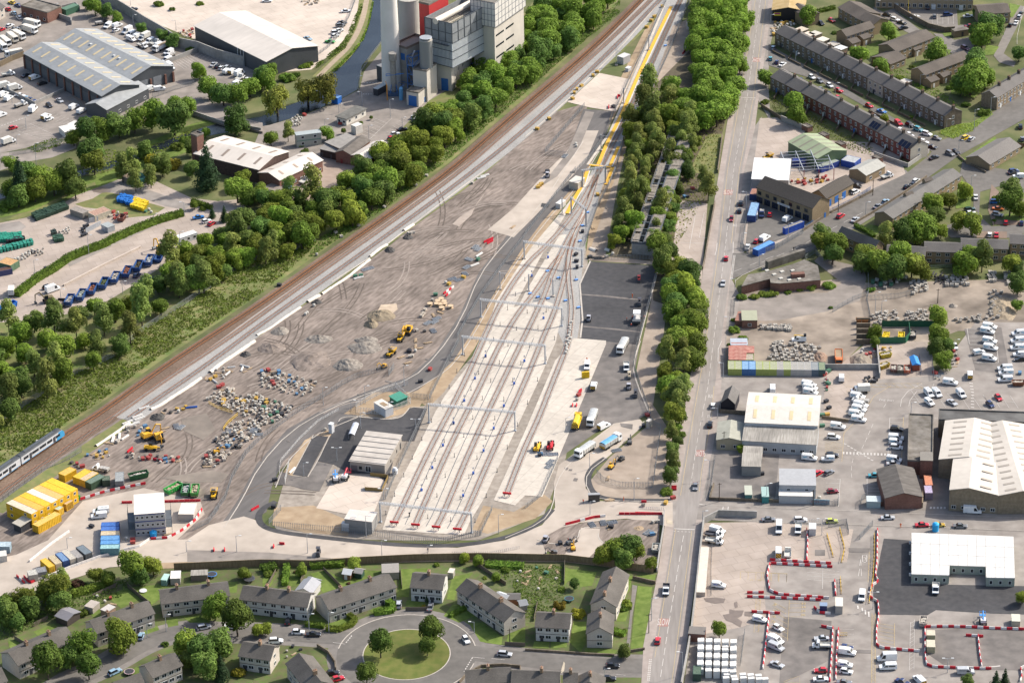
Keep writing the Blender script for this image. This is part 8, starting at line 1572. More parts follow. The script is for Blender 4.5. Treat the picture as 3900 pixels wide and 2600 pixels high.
MY('B4',"on the roundabout lawn",('round',1055,1212,98),('round',1510,1090,105),('round',1472,1225,72));TR('B4',930,1465,90,'round',"below the roundabout lawn")
MY('B4',"behind the crescent gardens",('broad',815,490,65),('light',1805,420,50),('broad',1930,450,55),('bush',200,590,45),('copper',295,550,25),('broad',350,540,50),('copper',770,655,22),('bush',1990,605,28),('bush',2180,530,50),('bush',1560,490,30),('bush',60,560,55),('gold',1440,860,22),('conifer',1470,790,18),('broad',20,1060,60),('bush',2280,740,45),('broad',2090,600,45));MY('B1',"beside plant parking",('round',972,1055,16),('round',882,1105,18),('round',725,1175,22));MY('A1',"in warehouse yard",('bush',1795,25,38),('bush',1540,80,32),('bush',1420,25,50));MY('A1',"along retaining wall foot",('broad',850,60,70),('dark',950,90,60),('broad',1050,150,50),('dark',1270,250,50),('dark',1450,310,50),('dark',1540,370,60),('bush',1700,440,45),('light',780,30,50));MY('B1',"along canal fence",('bush',420,560,40),('bush',355,590,40),('bush',210,690,70),('bush',300,660,50),('bush',680,430,28))
MY('A4',"at the compound foot",('broad',1180,510,120),('broad',1370,500,90),('dark',1250,590,80),('broad',850,580,70),('broad',970,610,70),('copper',700,650,70));MY('A4',"left of the estate",('broad',190,780,120),('dark',270,860,100),('broad',470,690,150),('dark',520,800,110),('dark',80,930,110),('broad',60,830,90),('birch',570,620,70),('dark',150,1000,80));MY('A4',"along the estate street",('broad',1085,1120,135),('round',420,1370,130),('broad',710,1220,140),('round',790,1400,105),('dark',620,1320,100),('broad',1670,1170,130),('dark',1950,1180,135),('dark',1800,1260,130),('dark',1850,1400,120),('broad',1920,870,110),('round',2120,980,130),('gold',2130,1450,75),('bush',1475,1200,38),('broad',2310,1070,60),('conifer',1980,1400,60),('dark',1700,1330,90),('bush',730,920,60),('broad',2180,560,60))
for t,pts,w_,h,lab in(('B4',[(385,1040),(560,1060)],2,1.6,"clipped hedge fronting white house row"),('B4',"570 1080 680 1090 800 1040 830 1000 760 950",2.2,1.6,"clipped curved hedge beside stone row"),('B4',"1000 940 1160 920 1170 870 1080 820 1040 850",2.5,1.8,"clipped square hedge by silver car"),('B4',[(220,520),(200,690)],2.5,1.8,"straight garden hedge behind white row"),('B4',[(1680,960),(1840,880)],2,1.2,"low hedge in front of angled row"),('A4',"650 780 820 730 1000 660",3,2.0,"long rough hedge above left gardens"),('C4',"820 860 920 850 930 900",2.5,1.6,"thick garden hedge east of terrace"),('C4',[(790,1100),(900,1130)],2.5,1.6,"dark hedge beside lower terrace block"),('D2',"840 500 960 560 1010 600",2,1.4,"clipped hedge by buff flats"),('D1',[(490,120),(660,80)],2.5,1.6,"hedge along buff shed"),('A2',"150 1130 330 985 480 900 620 800 760 740 930 680 1000 640 1200 550 1400 470 1640 400",3.6,2.4,"long rough hedge dividing recycling yards"),('A2',[(1720,290),(1900,350)],2,2,"hedge screening recycling entrance"),('B4',[(430,520),(740,500)],3,2.0,"rough hedge under timber fence, left"),('B4',[(0,560),(130,530)],4,2.2,"rough hedge under timber fence by trampoline"),('B4',[(2000,500),(2352,520)],4,1.4,"rough growth under timber fence by allotments")):HG(t,pts,w_,h,lab)
LF=LEAF['bush']
SB("bramble_scrub",'F',"-40 985 77 920 179 858 256 824 333 758 474 668 540 622 603 594 664 582 740 545 700 590 603 672 459 762 359 826 226 925 80 1020 -40 1085",15000,.22,.5,1.1,leafmat("bramble_leaves",(.17,.24,.036)),5,"tangled bramble scrub on the railway bank")
SB("bramble_scrub",'F',"740 545 859 472 988 376 1116 258 1283 118 1424 2 1424 30 1300 130 1206 215 1036 362 900 470 700 600",9000,.2,.42,.6,MATS['bramble_leaves'],6,"low scrub along the railway verge")
SB("canal_reeds",'B1',"985 20 1000 0 960 200 900 370 820 470 720 580 640 650 610 640 700 570 800 470 870 380 935 250",1500,.2,.42,1.4,LEAF['light'],7,"leafy waterside growth along canal edge")
SB("bank_growth",'B1',"720 380 880 40 900 60 830 260 740 440 600 540 480 620 470 590 640 450",1300,.2,.42,.9,LEAF['bush'],8,"leafy growth on canal bank slope")
SB("ground_growth",'F',"1440 290 1500 230 1600 235 1660 290 1640 420 1560 560 1500 570 1410 560",4500,.2,.5,.9,LEAF['birch'],9,"leafy ground growth around old viaduct")
SB("ground_growth",'F',"1130 1300 1290 1300 1295 1360 1270 1430 1200 1420 1190 1360",2600,.15,.35,.8,LEAF['bush'],10,"weedy growth over the allotments")
SB("ground_growth",'D1',"1580 1200 1660 1130 1900 1100 2080 980 1900 1180 1720 1250",900,.15,.35,.6,LEAF['light'],12,"rough grass growth on corner verge")
SB("ground_growth",'D1',"60 820 180 860 420 1000 700 1180 1000 1330 980 1400 740 1330 560 1200 300 1120 100 980",1500,.15,.4,.9,LEAF['bush'],13,"overgrown gardens behind red terrace")
SB("ground_growth",'D1',"1000 560 1300 640 1500 760 1700 880 1760 960 1500 870 1200 720",1000,.15,.4,.9,LEAF['bush'],14,"overgrown gardens behind stone terrace")
SB("ground_growth",'F',"0 1390 100 1340 250 1340 300 1330 280 1370 160 1400 60 1450 0 1470",2500,.2,.45,1.2,LEAF['dark'],15,"dark undergrowth left of estate")
SB("ground_growth",'A1',"230 1330 480 1240 650 1260 560 1300 330 1380",700,.2,.4,1.2,LEAF['bush'],16,"leafy growth along depot fence")
SB("ground_growth",'F',"200 340 300 350 440 300 440 320 330 370 240 400 180 400",1500,.2,.45,1.0,LEAF['bush'],17,"leafy growth along canal side")
grow_trees()
# ========== DATA: vehicles
veh('A1',"""h 105 20 160 yellow;s 165 45 160 darkblue;h 70 80 150 red;h 125 115 140 lightblue;h 170 155 140 white;W 310 90 -30 white;h 88 228 20 white;e 235 212 20 silver;h 12 262 20 red;s 130 258 20 gray
B 285 225 -12 white;B 262 278 -15 white;B 165 330 -25 white;B 110 352 -35 cream;B 45 385 -35 white;B 10 425 -35 white;B 130 495 190 white
l 910 205 10 black;V 965 232 215 white;V 1052 228 20 white;h 1040 268 20 white;W 1138 280 205 white;V 1172 308 205 white;V 1175 352 -20 white;V 1236 320 30 white;b 1290 342 205 white;V 1340 372 205 white;d 1390 385 25 white;d 1275 412 -20 white;V 1408 412 205 white;o 1445 432 205 white;V 1510 470 205 white;l 1525 500 205 white;V 1495 538 205 white;M 1525 602 -35 white
s 1912 575 35 silver;h 1950 592 35 black;h 1985 606 35 white;u 2038 602 35 silver;V 2032 640 35 white;C 2082 640 35 white;W 2145 660 30 white;d 2150 700 35 white;h 2225 708 20 white;V 2125 745 30 white
s 230 672 25 black;C 310 695 20 white;u 380 743 15 black;d 75 665 10 white;b 50 775 15 white;b 135 795 15 white;V 30 845 25 white;V 75 880 35 white;s 180 850 -10 white;h 250 880 -10 lightblue;h 285 893 -10 navy;l 185 937 20 white;W 295 980 45 white;s 535 897 -35 silver;h 440 940 -35 black;V 660 957 30 white;V 730 995 30 white;C 412 1045 30 white;h 440 1062 20 white;h 118 1140 15 red;b 78 1272 20 white;V 10 1030 20 white
s 1090 50 10 red;s 1190 80 10 black;V 1350 790 20 white;V 1430 797 10 white""")
veh('B1',"s 40 5 0 white;s 745 97 5 white;s 715 200 -10 black;u 697 226 10 gray;h 690 270 15 white;e 655 287 5 white;h 650 318 15 white;s 405 342 -20 lightblue;s 605 370 -5 green;h 1355 1045 40 white;h 1370 1070 30 white;s 1250 1156 10 black;h 1188 1196 10 white;h 1155 1232 25 red")
veh('D1',"""h 535 206 -35 black;h 630 180 -30 red;h 105 425 80 lightblue;h 80 522 90 teal;h 138 553 75 navy;s 188 574 35 white;h 452 688 -30 white;h 522 722 -30 gray;h 612 763 -30 white;h 695 808 -20 red;h 690 876 -25 red;s 530 796 -30 gray;h 610 842 -30 black;h 360 720 -30 navy;h 967 943 -25 red;s 1078 993 -20 blue;h 1015 1046 -25 gray
v 1228 1103 -35 red;u 1330 1116 -25 black;u 1408 1156 -20 teal;u 1482 1196 -15 white;h 1572 1236 -15 gray;h 1250 1166 -25 white;h 1330 1206 -25 white;u 1452 1269 -15 white;s 1528 1313 -15 black;s 1545 1408 20 black;u 1690 1372 -25 gray;h 1742 1358 -25 black;u 1832 1229 25 yellow;h 1880 1241 35 silver;u 1825 430 -25 purple;s 1865 231 5 darkred;h 1685 258 90 white;s 1375 150 15 white;u 1550 145 90 gray;u 1670 130 5 darkblue;s 1850 141 5 white;u 1490 66 90 black;h 1125 131 -10 black;e 1195 171 -15 white;s 1258 201 -15 black;s 1270 248 12 black;s 2280 200 65 white;u 2310 150 60 silver;h 2325 118 60 black;h 2228 222 65 black;u 2320 1131 95 black;h 2338 1240 95 gray;u 2260 1530 10 darkblue""")
veh('D2',"""u 1385 90 35 white;h 1305 140 30 black;h 1115 272 25 lightblue;s 1040 316 30 gray;u 708 402 35 red;s 837 435 35 silver;u 840 186 25 white;u 850 132 -10 black;d 1125 50 20 white;h 75 388 80 red;V 232 432 35 white;V 30 600 30 white;s 1920 233 95 white;e 1865 341 8 darkgreen;h 1878 376 8 white;u 2095 277 0 blue;s 2120 336 -5 orange;e 2115 386 -10 silver;h 2190 460 85 red;h 2330 465 85 navy;h 2045 570 85 white;s 2105 571 90 red;v 2300 50 180 white;s 2260 15 10 black
F 2045 1396 -8 white;F 2025 1437 -10 white;F 2045 1524 -10 white;F 2305 1456 185 white;F 2295 1520 185 white""")
veh('C2',"l 2120 385 265 navy;u 1932 288 85 black;h 1920 356 85 black;h 1847 430 263 darkred;h 1800 781 83 red;s 1773 1004 263 silver;h 2073 626 55 red;V 2145 605 35 white;s 1992 680 78 white")
veh('C3',"h 1682 572 83 white;u 1657 737 83 black;s 1525 1293 265 gray;t 873 55 243 white;d 907 228 272 white;V 555 220 262 white;C 615 397 75 white;k 462 730 72 yellow;t 600 700 250 white;C 705 757 28 white;t 535 985 215 white;p 768 910 32 white")
veh('D3',"""W 100 435 90 white;F 425 387 -10 white;F 437 416 -10 white;F 440 455 -10 white;V 717 325 90 white;b 885 440 182 white;F 862 492 -10 white;l 890 530 170 white;F 890 568 -12 white;F 875 605 -12 white;F 850 648 -8 white;F 872 697 -8 white;F 685 760 -8 white;u 645 851 -5 white;u 632 1015 0 black;F 430 1041 -6 white;f 595 1050 180 white;u 1212 779 -5 black;V 1207 862 -5 white;f 1203 900 -5 white;u 1208 943 -5 white;F 1190 1057 -8 white;s 1180 1088 0 silver;h 510 1172 30 red;h 605 1169 25 gray;h 637 1336 5 darkred;s 1017 1194 0 teal;F 1500 466 -45 white;F 1572 465 -45 white;F 1788 471 -45 white;f 1505 546 -35 white;s 1707 541 -30 silver;h 2124 499 -48 red;h 2050 559 -40 navy
F 1692 366 -8 white;C 1868 300 92 white;f 1950 96 10 white;F 2052 56 -10 white;F 2042 150 -10 white;F 2180 240 182 white;F 2190 281 182 white;F 2183 340 182 white;F 2293 55 182 white;v 2308 115 182 white;h 2312 157 182 black;h 1735 42 -70 white;o 692 160 272 orange;W 1890 1515 -3 white""")
veh('D4',"""s 62 83 2 gray;u 350 88 2 white;h 632 98 2 lime;s 1130 66 2 silver;s 1440 131 2 red;h 1592 131 2 gold;s 1780 141 -2 gray;M 157 168 268 white;d 330 172 265 white;X 152 390 90 white;d 236 390 88 cream;h 150 1053 -25 white;h 125 1142 -25 white;V 128 1168 -22 white;m 132 1228 -22 silver;s 140 1378 -20 silver;s 540 1146 182 silver;d 540 1216 178 white;h 530 1434 180 red;s 530 1510 2 white;h 765 1228 -5 navy;V 770 1273 -8 white;T 752 1387 -8 white;h 760 1442 -8 white;s 740 1540 -5 gray;W 1122 1328 182 white;m 1132 1406 182 white;V 900 775 262 white;d 1560 708 268 white;s 1265 1535 -20 navy;C 1415 1525 135 white;m 1830 1447 0 silver""")
veh('C4',"V 1722 186 -15 white;D 1695 228 -8 white;d 1695 282 -8 white;T 1735 674 -8 white;D 1262 718 266 white;h 1187 1167 80 red;h 787 1391 -2 black;h 755 1505 0 black;T 2102 980 -12 white")
veh('B4',"h 318 1090 0 white;s 455 1110 0 black;u 118 1171 3 white;u 1220 842 85 silver;s 1502 866 75 gray;h 1822 1160 -55 white;e 2168 1286 -5 silver;h 225 992 80 black;h 630 1455 5 black;h 675 1506 15 red")
veh('A4',"e 1027 1446 25 lightblue;h 1262 1126 70 lightblue;e 1825 1046 12 silver;s 2070 1040 0 white;h 1050 1232 20 black;V 885 55 185 white;V 900 15 185 white")
veh('A2',"s 1777 413 10 blue;h 1850 448 15 white;h 1895 470 30 red;h 1225 932 40 navy;W 472 1062 20 white;e 430 1035 20 black;b 105 1085 80 cream")
veh('A3',"l 905 1142 170 white;V 905 1515 185 white")
veh('B2',"d 380 92 30 white;l 405 200 230 cream")
mach('A2',"exw 1445 735 150 beside the last blue skip;exd 430 1160 190 beside the black skip")
mach('A3',"ex 1325 850 20 among the stores, left of the pair;ex 1425 872 300 among the stores, right of the pair;tey 1350 955 0 below the parked excavators;du 1915 1372 80 near the green skips;mini 1945 985 10 at lower stores edge")
mach('B2',"ex 1300 1440 235 right of the sand heaps;du 1235 1500 60 below the field excavator");mach('B3',"du 1150 105 40 beside broken rubble, lower one;mini 1085 220 200 by the mesh gate;ch 655 1235 95 below control building;cr 740 1215 60 below control building")
mach('C2',"ror 1020 970 85 on the asphalt car park;pa 1000 1335 265 laying the asphalt car park;rob 1025 1185 85 in the middle of the car park;cog 570 1325 80 at left side of car park;cog 200 40 80 on access road top")
mach('C3',"ro 933 310 85 behind the white dropside truck;co 928 405 90 parked below the tan roller;rob 990 475 85 lowest in the parked machine line;tey 108 950 70 on the pale apron, left one;te 225 938 75 on pale apron beside yellow one;mini 770 1115 45 on gated dirt plot, yellow one;minid 860 1045 210 on gated dirt plot, dark one;minid 935 895 80 at top of gated dirt plot")
mach('C4',"mini 430 340 90 on the dirt island;minid 255 380 180 below dirt island;co 185 265 60 at dirt island left end;minid 400 290 20 on the dirt island middle");mach('D4',"ch 1985 1000 95 on grey tarmac right");mach('D1',"du 55 1410 20 in steel frame yard");mach('B4',"rob 500 385 80 alone on the haul road verge")
p=P('D2',335,1470,1);
def cherryvan():
 th=van('m',WHITE);th.name="platform_van";MB().tb((-2.2,.3,2.3),(1.8,.3,2.5),.2,n=6).bd("boom",ft(YEL),th);MB().box(-2.6,-1.7,-.5,.6,2.0,2.9).bd("basket",mK,th);return th
th=PL("cv",cherryvan,(p.x,p.y,.1),IA('D2',335,1510,180),"white van with yellow platform boom in the stone yard","van");bpy.context.view_layer.update();q_=P('D2',335,1510,.8);th.location=(q_.x,q_.y,.1)
# ========== fences, lamps, barriers
w5=ft((.26,.27,.275),.5,.2)
for t,pts,h,lab,st in(('F',"-40 995 77 920 179 858 256 824 333 758 474 668 540 624 603 592 664 582 726 554",2.4,"long grey palisade fence between wood and railway bank",.6),('C1',[(530,960),(180,1370)],2.2,"grey fence left of dusty road",.5),('C1',[(180,1385),(385,1400)],2.2,"grey fence with gate across road",.5),('C1',"1270 0 1150 260 940 700 800 1010",1.8,"grey handrail fence by yellow walkway, upper length",.6),('C1',"790 1020 730 1200 600 1390 450 1552",1.8,"grey fence along access road bend",.5),('C2',"450 0 300 190 0 580",1.8,"grey fence along dark access road",.5),('B2',"2352 590 2130 880 1950 1130 1740 1500",1.8,"grey fence between road and sidings, upper",.5),('B3',"1760 0 1630 250 1490 530",2.2,"grey fence beside bare strip",.5),('B3',[(1480,540),(1530,540)],2.2,"short return fence above portal",.5),('C1',"1480 0 1310 430 1150 780 1050 950",2.2,"grey palisade right of single track",.5),('C1',"1050 950 900 1200 820 1500",2.2,"grey palisade right of crossover",.5),('C2',"820 0 640 350 530 680",2.2,"grey palisade beside tan strip",.5),('C2',"590 800 1110 795 1190 830 1190 870 1015 1552",2.2,"mesh fence round asphalt car park",.55),('C3',"1010 0 970 230 1110 640",2.2,"mesh fence right of lorry park",.55),('C3',"1120 640 1130 740 1215 790 1145 1310 860 1305 700 1260 640 1190",2.2,"mesh fence round gated dirt plot",.5),('B3',"1300 390 1190 420 1060 470 840 590 840 640 1090 660 1330 560 1270 490 1185 410",2.4,"mesh fence round white and green kiosks",.55),('B3',[(1330,500),(1490,520)],2.0,"mesh fence between kiosk yard and portal",.5),('B3',"1470 600 1350 860 1200 1180 1100 1420",2.0,"grey fence right of control building",.5),('B3',"680 620 500 720 330 880 160 1080 150 1200",1.2,"white handrail along curved road",.7),('B3',[(240,1100),(200,1280)],2.4,"white gate by road bend",.4),('B3',"0 870 280 660 600 470 720 390 840 330 1130 250",2.2,"long mesh fence beside loose stores road",.6),('B3',[(1130,310),(1180,240)],2.4,"grey mesh gate leaf by mini excavator",.4),('A3',"2352 860 2200 1020 2080 1230 2020 1410 1920 1550",2.2,"mesh fence curving below loose stores",.55),('A4',"1960 0 1870 120 1730 190",2.2,"mesh fence at site office bend",.5),('A3',"730 990 600 1070 420 1140 250 1260 100 1370 0 1450",2.2,"dark mesh fence between railway and yellow cabins",.5),('B4',[(60,130),(170,0)],2.2,"mesh fence at road end",.5),('B4',"60 150 650 200 930 225 1300 290 1560 310 1960 230",2.2,"mesh fence below pump house and buffers",.6),('B4',[(1950,230),(2060,0)],2.0,"grey fence right of buffers",.5),('C3',"290 1060 150 1380 0 1500",1.8,"grey fence left of gate road",.5),('D2',"-190 690 -40 760 120 710 380 560",2.2,"blue-grey palisade round blue yard corner",.4),('C2',"1975 480 1945 690 2000 750",2.2,"blue-grey palisade at yard corner, road side",.4),('D2',"400 515 590 385 810 280 980 170",1.6,"blue railing along workshop yard",.4),('D2',[(410,760),(270,770)],1.6,"grey railing on street corner",.5),('D2',"390 800 480 740 550 820",2.2,"mesh fence behind derelict club",.5),('D2',"955 950 960 1100 940 1160 975 1330",2.2,"mesh fence left of stone pallets",.5),('D2',"950 1160 1240 1140 1340 1110 1340 1140",2.2,"mesh fence below stone pallets",.5),('D2',"640 1270 830 1160 950 1120",2,"mesh fence along stone yard track",.5),('D2',[(1510,880),(1720,865)],1.6,"pale green fence before flats",.5),('A1',"90 1400 330 1360 520 1290 650 1230",2.2,"curved palisade under depot court",.5),('A1',"1370 880 1560 810 1740 760",2.2,"palisade beside canal road",.5),('B1',"860 850 880 660 970 510 1080 370",1.4,"dark railing along canal quay",.5),('B1',"835 0 780 150 690 320 590 430 450 530",1.8,"pale railing around warehouse yard",.5),('D3',[(1415,150),(1430,300)],2,"white fence beside blue shed skip",.5),('D3',[(1520,110),(1545,350)],2,"grey fence by corner trees",.5),('D3',"0 1430 160 1440 690 1470 690 1400",1.8,"grey fence along lower street",.5),('C3',[(1700,1060),(1650,1400)],1.8,"blue-grey fence beside main road",.5),('C2',[(1880,1150),(1870,1300)],1.8,"grey fence beside derelict club drive",.5),('D4',[(880,270),(1000,140)],2.2,"open grey gate of contractor yard",.4),('D4',"600 160 760 130 780 230",2.2,"grey gate leaf near lime car",.4),('D4',[(280,110),(570,135)],1.8,"thin fence behind white van",.6),('D3',"890 1490 895 1430 940 1400",2.2,"dark gate at works entrance",.4),('B4',"1700 400 2050 400 2300 350",1.2,"thin white fence along haul road",.7),('C3',[(1040,1500),(1250,1510)],1.2,"white railing by junction",.6),('C4',"1675 320 1665 560 1670 780",1.6,"thin mesh fence in pink yard",.7),('C4',[(1965,1120),(1930,1400)],2.2,"dark fence right of block stacks",.5)):
 blue="blue" in lab;FL(t,pts,h,lab,ft(.08,.15,.27,.5)if blue and "grey" not in lab else w5 if "white" not in lab else ft(.6,.58,.55),step=st,sw=.14,name="railing_fence" if "rail" in lab else "mesh_fence" if "mesh" in lab else "palisade_fence")
th=FL('D2',"1080 1400 1570 1400 1575 1440",2.6,"green sheet fence behind yellow skips",ft(.02,.10,.05),name="sheet_fence",step=.25,sw=.25,rails=False);WL('D2',"1050 1550 1290 1545 1330 1500 1320 1410",.15,2.5,"bright green sheet wall round yellow skips",ft(.02,.12,.06),"sheet_wall")
for i in rg(5):WL('D2',[(850,1365+i*48),(975,1365+i*48)],.6,2.2,"dark concrete storage bay wall left of green compound",mT,"bay_wall")
for t,u,v,a,c,lab in(('D2',1115,1480,70,(.62,.45,.02),"yellow covered skip in green compound, left"),('D2',1253,1480,85,(.62,.45,.02),"yellow covered skip in green compound, right"),('D2',1358,1470,85,(.05,.05,.06),"dark skip full of white scrap"),('D3',1110,120,10,(.45,.35,.03),"yellow-green stacked skip by yard wall"),('D3',1095,215,20,(.40,.28,.03),"tilted mustard skip by yard wall"),('D3',1185,245,88,(.12,.05,.04),"brown skip first of three upright"),('D3',1245,250,88,(.1,.09,.07),"open skip second of three upright"),('D3',1305,250,88,(.4,.1,.05),"red skip third of three upright"),('D2',900,1340,0,(.25,.1,.03),"small rusty skip above bay walls"),('D3',2300,370,0,(.2,.08,.04),"rusty brown skip at right edge"),('D4',1450,1000,80,(.4,.35,.3),"small pale skip by barrier pen"),('C4',1170,345,80,(.3,.32,.3),"grey tank skip by dirt island wall")):SK(t,u,v,a,lab,c,L=4.2,W=2.1,H=1.6,fill=c if "covered" in lab else(.4,.36,.3))
p=P('D3',1372,235);th=TH("blue_roofed_kiosk","tall blue-roofed store between skips and white fence","store",(p.x,p.y,.1),.05);MB().box(-1.3,1.3,-2.6,2.6,0,2.6).bd("wall",ft(.28,.07,.04),th);MB().xz(XY("-1.5 2.6 1.5 2.6 0 3.4"),-3.2,3.2).bd("roof",ft(.03,.22,.55),th)
LP('A1',XY("325 1470 1290 0 235 1160 1040 0 1578 280 185 180 1195 230 145 0 1170 50 5 0 495 110 55 0 110 940 890 0 150 1290 1220 0 1025 310 260 0",4));LP('A2',XY("318 972 795 0 797 748 580 0 1620 740 555 0 1655 410 295 180 1380 470 395 0 1100 1100 990 0 548 1170 1060 0 503 210 150 0",4))
LP('B1',XY("522 975 825 180 893 945 840 180 1145 1052 905 0 1252 1135 1060 0 953 1248 1130 0 560 1150 1075 0 685 1010 945 0 860 800 690 0",4));LP('D1',XY("1026 105 8 0 325 190 125 0 305 560 485 0 1905 1165 995 0 2052 1035 885 0 1322 1200 1120 0 1658 1150 1080 0 1768 1340 1265 0 705 380 330 0 1422 770 675 0 1380 560 460 0 80 210 135 0 660 865 760 0 1405 1250 1180 0",4))
LP('C2',XY("1980 360 205 180 1940 690 565 0 2097 860 752 0 1880 1080 965 180 1828 1400 1308 180",4));LP('C3',XY("1775 330 203 180 1722 690 620 180 1650 1230 1062 180 578 1145 1010 0 365 800 680 0 976 1420 1230 0 582 1552 1430 0",4));LP('D2',XY("933 410 278 0 240 600 480 0 1880 130 75 0 690 370 240 0 1075 1300 1170 0 1018 1290 1100 0",4));LP('D3',[(1340,640,590,0),(1730,75,20,0),(45,1440,1280,0)])
LP('B3',XY("880 780 630 0 920 560 410 0 545 575 420 0 795 620 540 0 1130 660 540 0 1270 400 230 0 370 1205 1075 0",4));LP('B3',[(1373,790,690,0),(668,1070,948,0),(1085,1415,1360,0)],2);LP('B4',[(874,190,108,0)],2);LP('B4',XY("405 390 215 0 1070 425 285 0 1478 420 350 0 797 190 70 0 930 250 60 0 420 1110 940 0 595 1100 930 0 1897 1105 990 180 2115 215 40 0",4));LP('C4',XY("1132 995 795 0 1590 110 25 0 1408 1480 1268 180 712 1552 1420 0",4));LP('D4',[(1665,1460,1335,0),(540,230,90,0),(998,890,740,0)],2);LP('A4',XY("1672 380 270 0 2122 380 220 0 605 350 275 0 1490 1090 940 0 1320 1150 1030 0",4))
pole_w('D2',[(997,225,80),(687,372,240),(1578,1190,1060)]);pole_w('C3',[(1780,970,815),(1738,1435,1260)]);pole_w('D3',[(463,1470,1315)]);pole_w('A4',[(800,1130,990),(870,1210,1080),(75,1420,1250)]);pole_w('C4',[(1108,1105,920)]);pole_w('B4',[(2215,1190,1060)])
BR('D4',"1040 180 1035 460 1020 600 1050 650 980 690 970 790 1045 830 1050 960 1030 1080 1030 1220 1080 1245 1430 1275","beside the modular building");BR('D4',[(75,455),(650,490)],"above the barrier court");BR('D4',[(85,487),(650,520)],"above the barrier court, second row");BR('D4',"75 490 50 590 75 730 160 765 655 802","round the barrier court");BR('D4',"-130 785 100 795 580 818","below the barrier court");BR('D4',[(-130,750),(70,748)],"left of the barrier court");BR('D4',"405 180 415 290 405 460","beside the small grey cabin");BR('D4',[(655,640),(665,790)],"above the gate cabin")
BR('D4',"70 925 45 1150 25 1330 10 1440","left of the lower bays");BR('D4',[(-90,920),(170,935)],"atop the lower left bays");BR('D4',"640 1060 625 1350 610 1552","in the middle double row, left");BR('D4',"690 1070 670 1350 665 1552","in the middle double row, right");BR('D4',[(535,1050),(640,1070)],"heading the double row");BR('D4',"470 880 530 935 630 937","beside the navy kiosk");BR('D4',"1465 1055 1700 1053 1850 1057 2100 1070 2400 1080","atop the right pen");BR('D4',"1465 1055 1465 1280 1475 1390 1540 1415 1970 1430 2080 1430","round the right pen");BR('D4',"1940 1130 1955 1300 1975 1420","dividing the right pen");BR('D4',[(1830,1132),(2030,1145)],"heading the pen divider");BR('D4',"2400 1400 2320 1420 2335 1500 2310 1552","at bottom right edge")
BR('C3',[(985,1545),(1240,1552)],"red row at the junction",(0,));BR('C4',"360 140 620 75 760 60","round the dirt island",(0,0,0,1));BR('C4',[(840,45),(1240,45)],"red row above the dirt island",(0,));BR('C3',[(1310,1310),(1360,1310)],"by the junction pier",(0,));BR('C3',[(1310,1330),(1360,1332)],"by the junction pier",(0,));BR('C3',[(1040,1442),(1095,1442)],"on the gate road",(0,));BR('C3',[(475,470),(530,440)],"on lorry park edge",(0,));BR('C3',[(480,455),(520,430)],"on lorry park edge",(0,));BR('C3',[(420,590),(432,555)],"on pale apron",(0,));BR('C3',[(455,590),(467,558)],"on pale apron",(0,))
BR('A3',"720 1420 930 1355 1310 1275","in front of yellow cabins");BR('A3',[(1090,1450),(1190,1448)],"red row behind site office",(0,));BR('A3',[(1460,1442),(1800,1432)],"red row right of site office",(0,));BR('A4',"1810 0 1750 100 1620 200 1500 260 1340 270","curving below the site office",(0,1));BR('A4',"1340 270 1240 340 1100 370","white run by site office",(1,));BR('A4',"1090 380 890 430 640 520 440 600 320 640","white run fronting slanting containers",(1,));BR('A4',"320 640 270 665 210 600","red corner at slanting containers",(0,));BR('A4',"265 470 450 320 630 195","white run across haul road",(1,));BR('A4',[(150,600),(230,670)],"at haul road corner",(0,1))
BR('A4',[(1620,95),(1690,92)],"at single white cabin",(0,));BR('A4',[(1915,380),(1918,330)],"beside road pit, left",(0,));BR('A4',[(2010,380),(2015,330)],"beside road pit, right",(0,));BR('B4',[(95,350),(105,310)],"beside verge manhole",(0,));BR('B4',[(150,310),(210,315)],"beside verge manhole",(0,));BR('C1',"825 890 830 860 855 870","stacked on concrete pad",(0,));BR('C1',[(810,920),(845,915)],"stacked on concrete pad",(0,));BR('C1',[(745,980),(750,950)],"stacked on concrete pad",(0,));BR('B2',[(1980,650),(2090,600)],"on road edge of field",(0,));BR('B2',[(2010,660),(2070,630)],"on road edge of field",(0,));BR('B2',[(1620,1110),(1720,1040)],"piled by cable drums",(0,1));BR('B2',[(1640,1130),(1700,1080)],"piled by cable drums",(0,1));BR('C1',[(1410,490),(1440,450)],"by upper fence",(0,));BR('A3',[(1140,1000),(1210,940)],"by parked telehandler",(0,));BR('A3',[(1370,1060),(1480,1080)],"below parked telehandler",(0,));BR('A3',[(2250,1520),(2340,1470)],"at site road edge",(0,));BR('D3',[(580,360),(585,320)],"in fleet loading yard",(0,))
def ybar():
 th=raw("crowd_barrier");f=MB();f.tb((-1.1,0,1.05),(1.1,0,1.05),.06,n=5).tb((-1.1,0,.2),(1.1,0,.2),.06,n=5);[f.tb((-1.1+.37*i,0,.2),(-1.1+.37*i,0,1.05),.035,n=4)for i in rg(7)];f.bd("panel",ft(.66,.42,.03),th);g=MB();[g.box(x-.05,x+.05,-.35,.35,0,.06)for x in(-.9,.9)];g.bd("feet",mK,th);return th
def ybars(t,pts,where):
 q=RS(line(t,pts),2.3)
 for i in rg(len(q)-1):m=(q[i]+q[i+1])/2;d=q[i+1]-q[i];PL("ybar",ybar,(m.x,m.y,.12),atan2(d.y,d.x),"yellow crowd barrier in the run "+where,"barrier","yellow crowd barriers "+where,True)
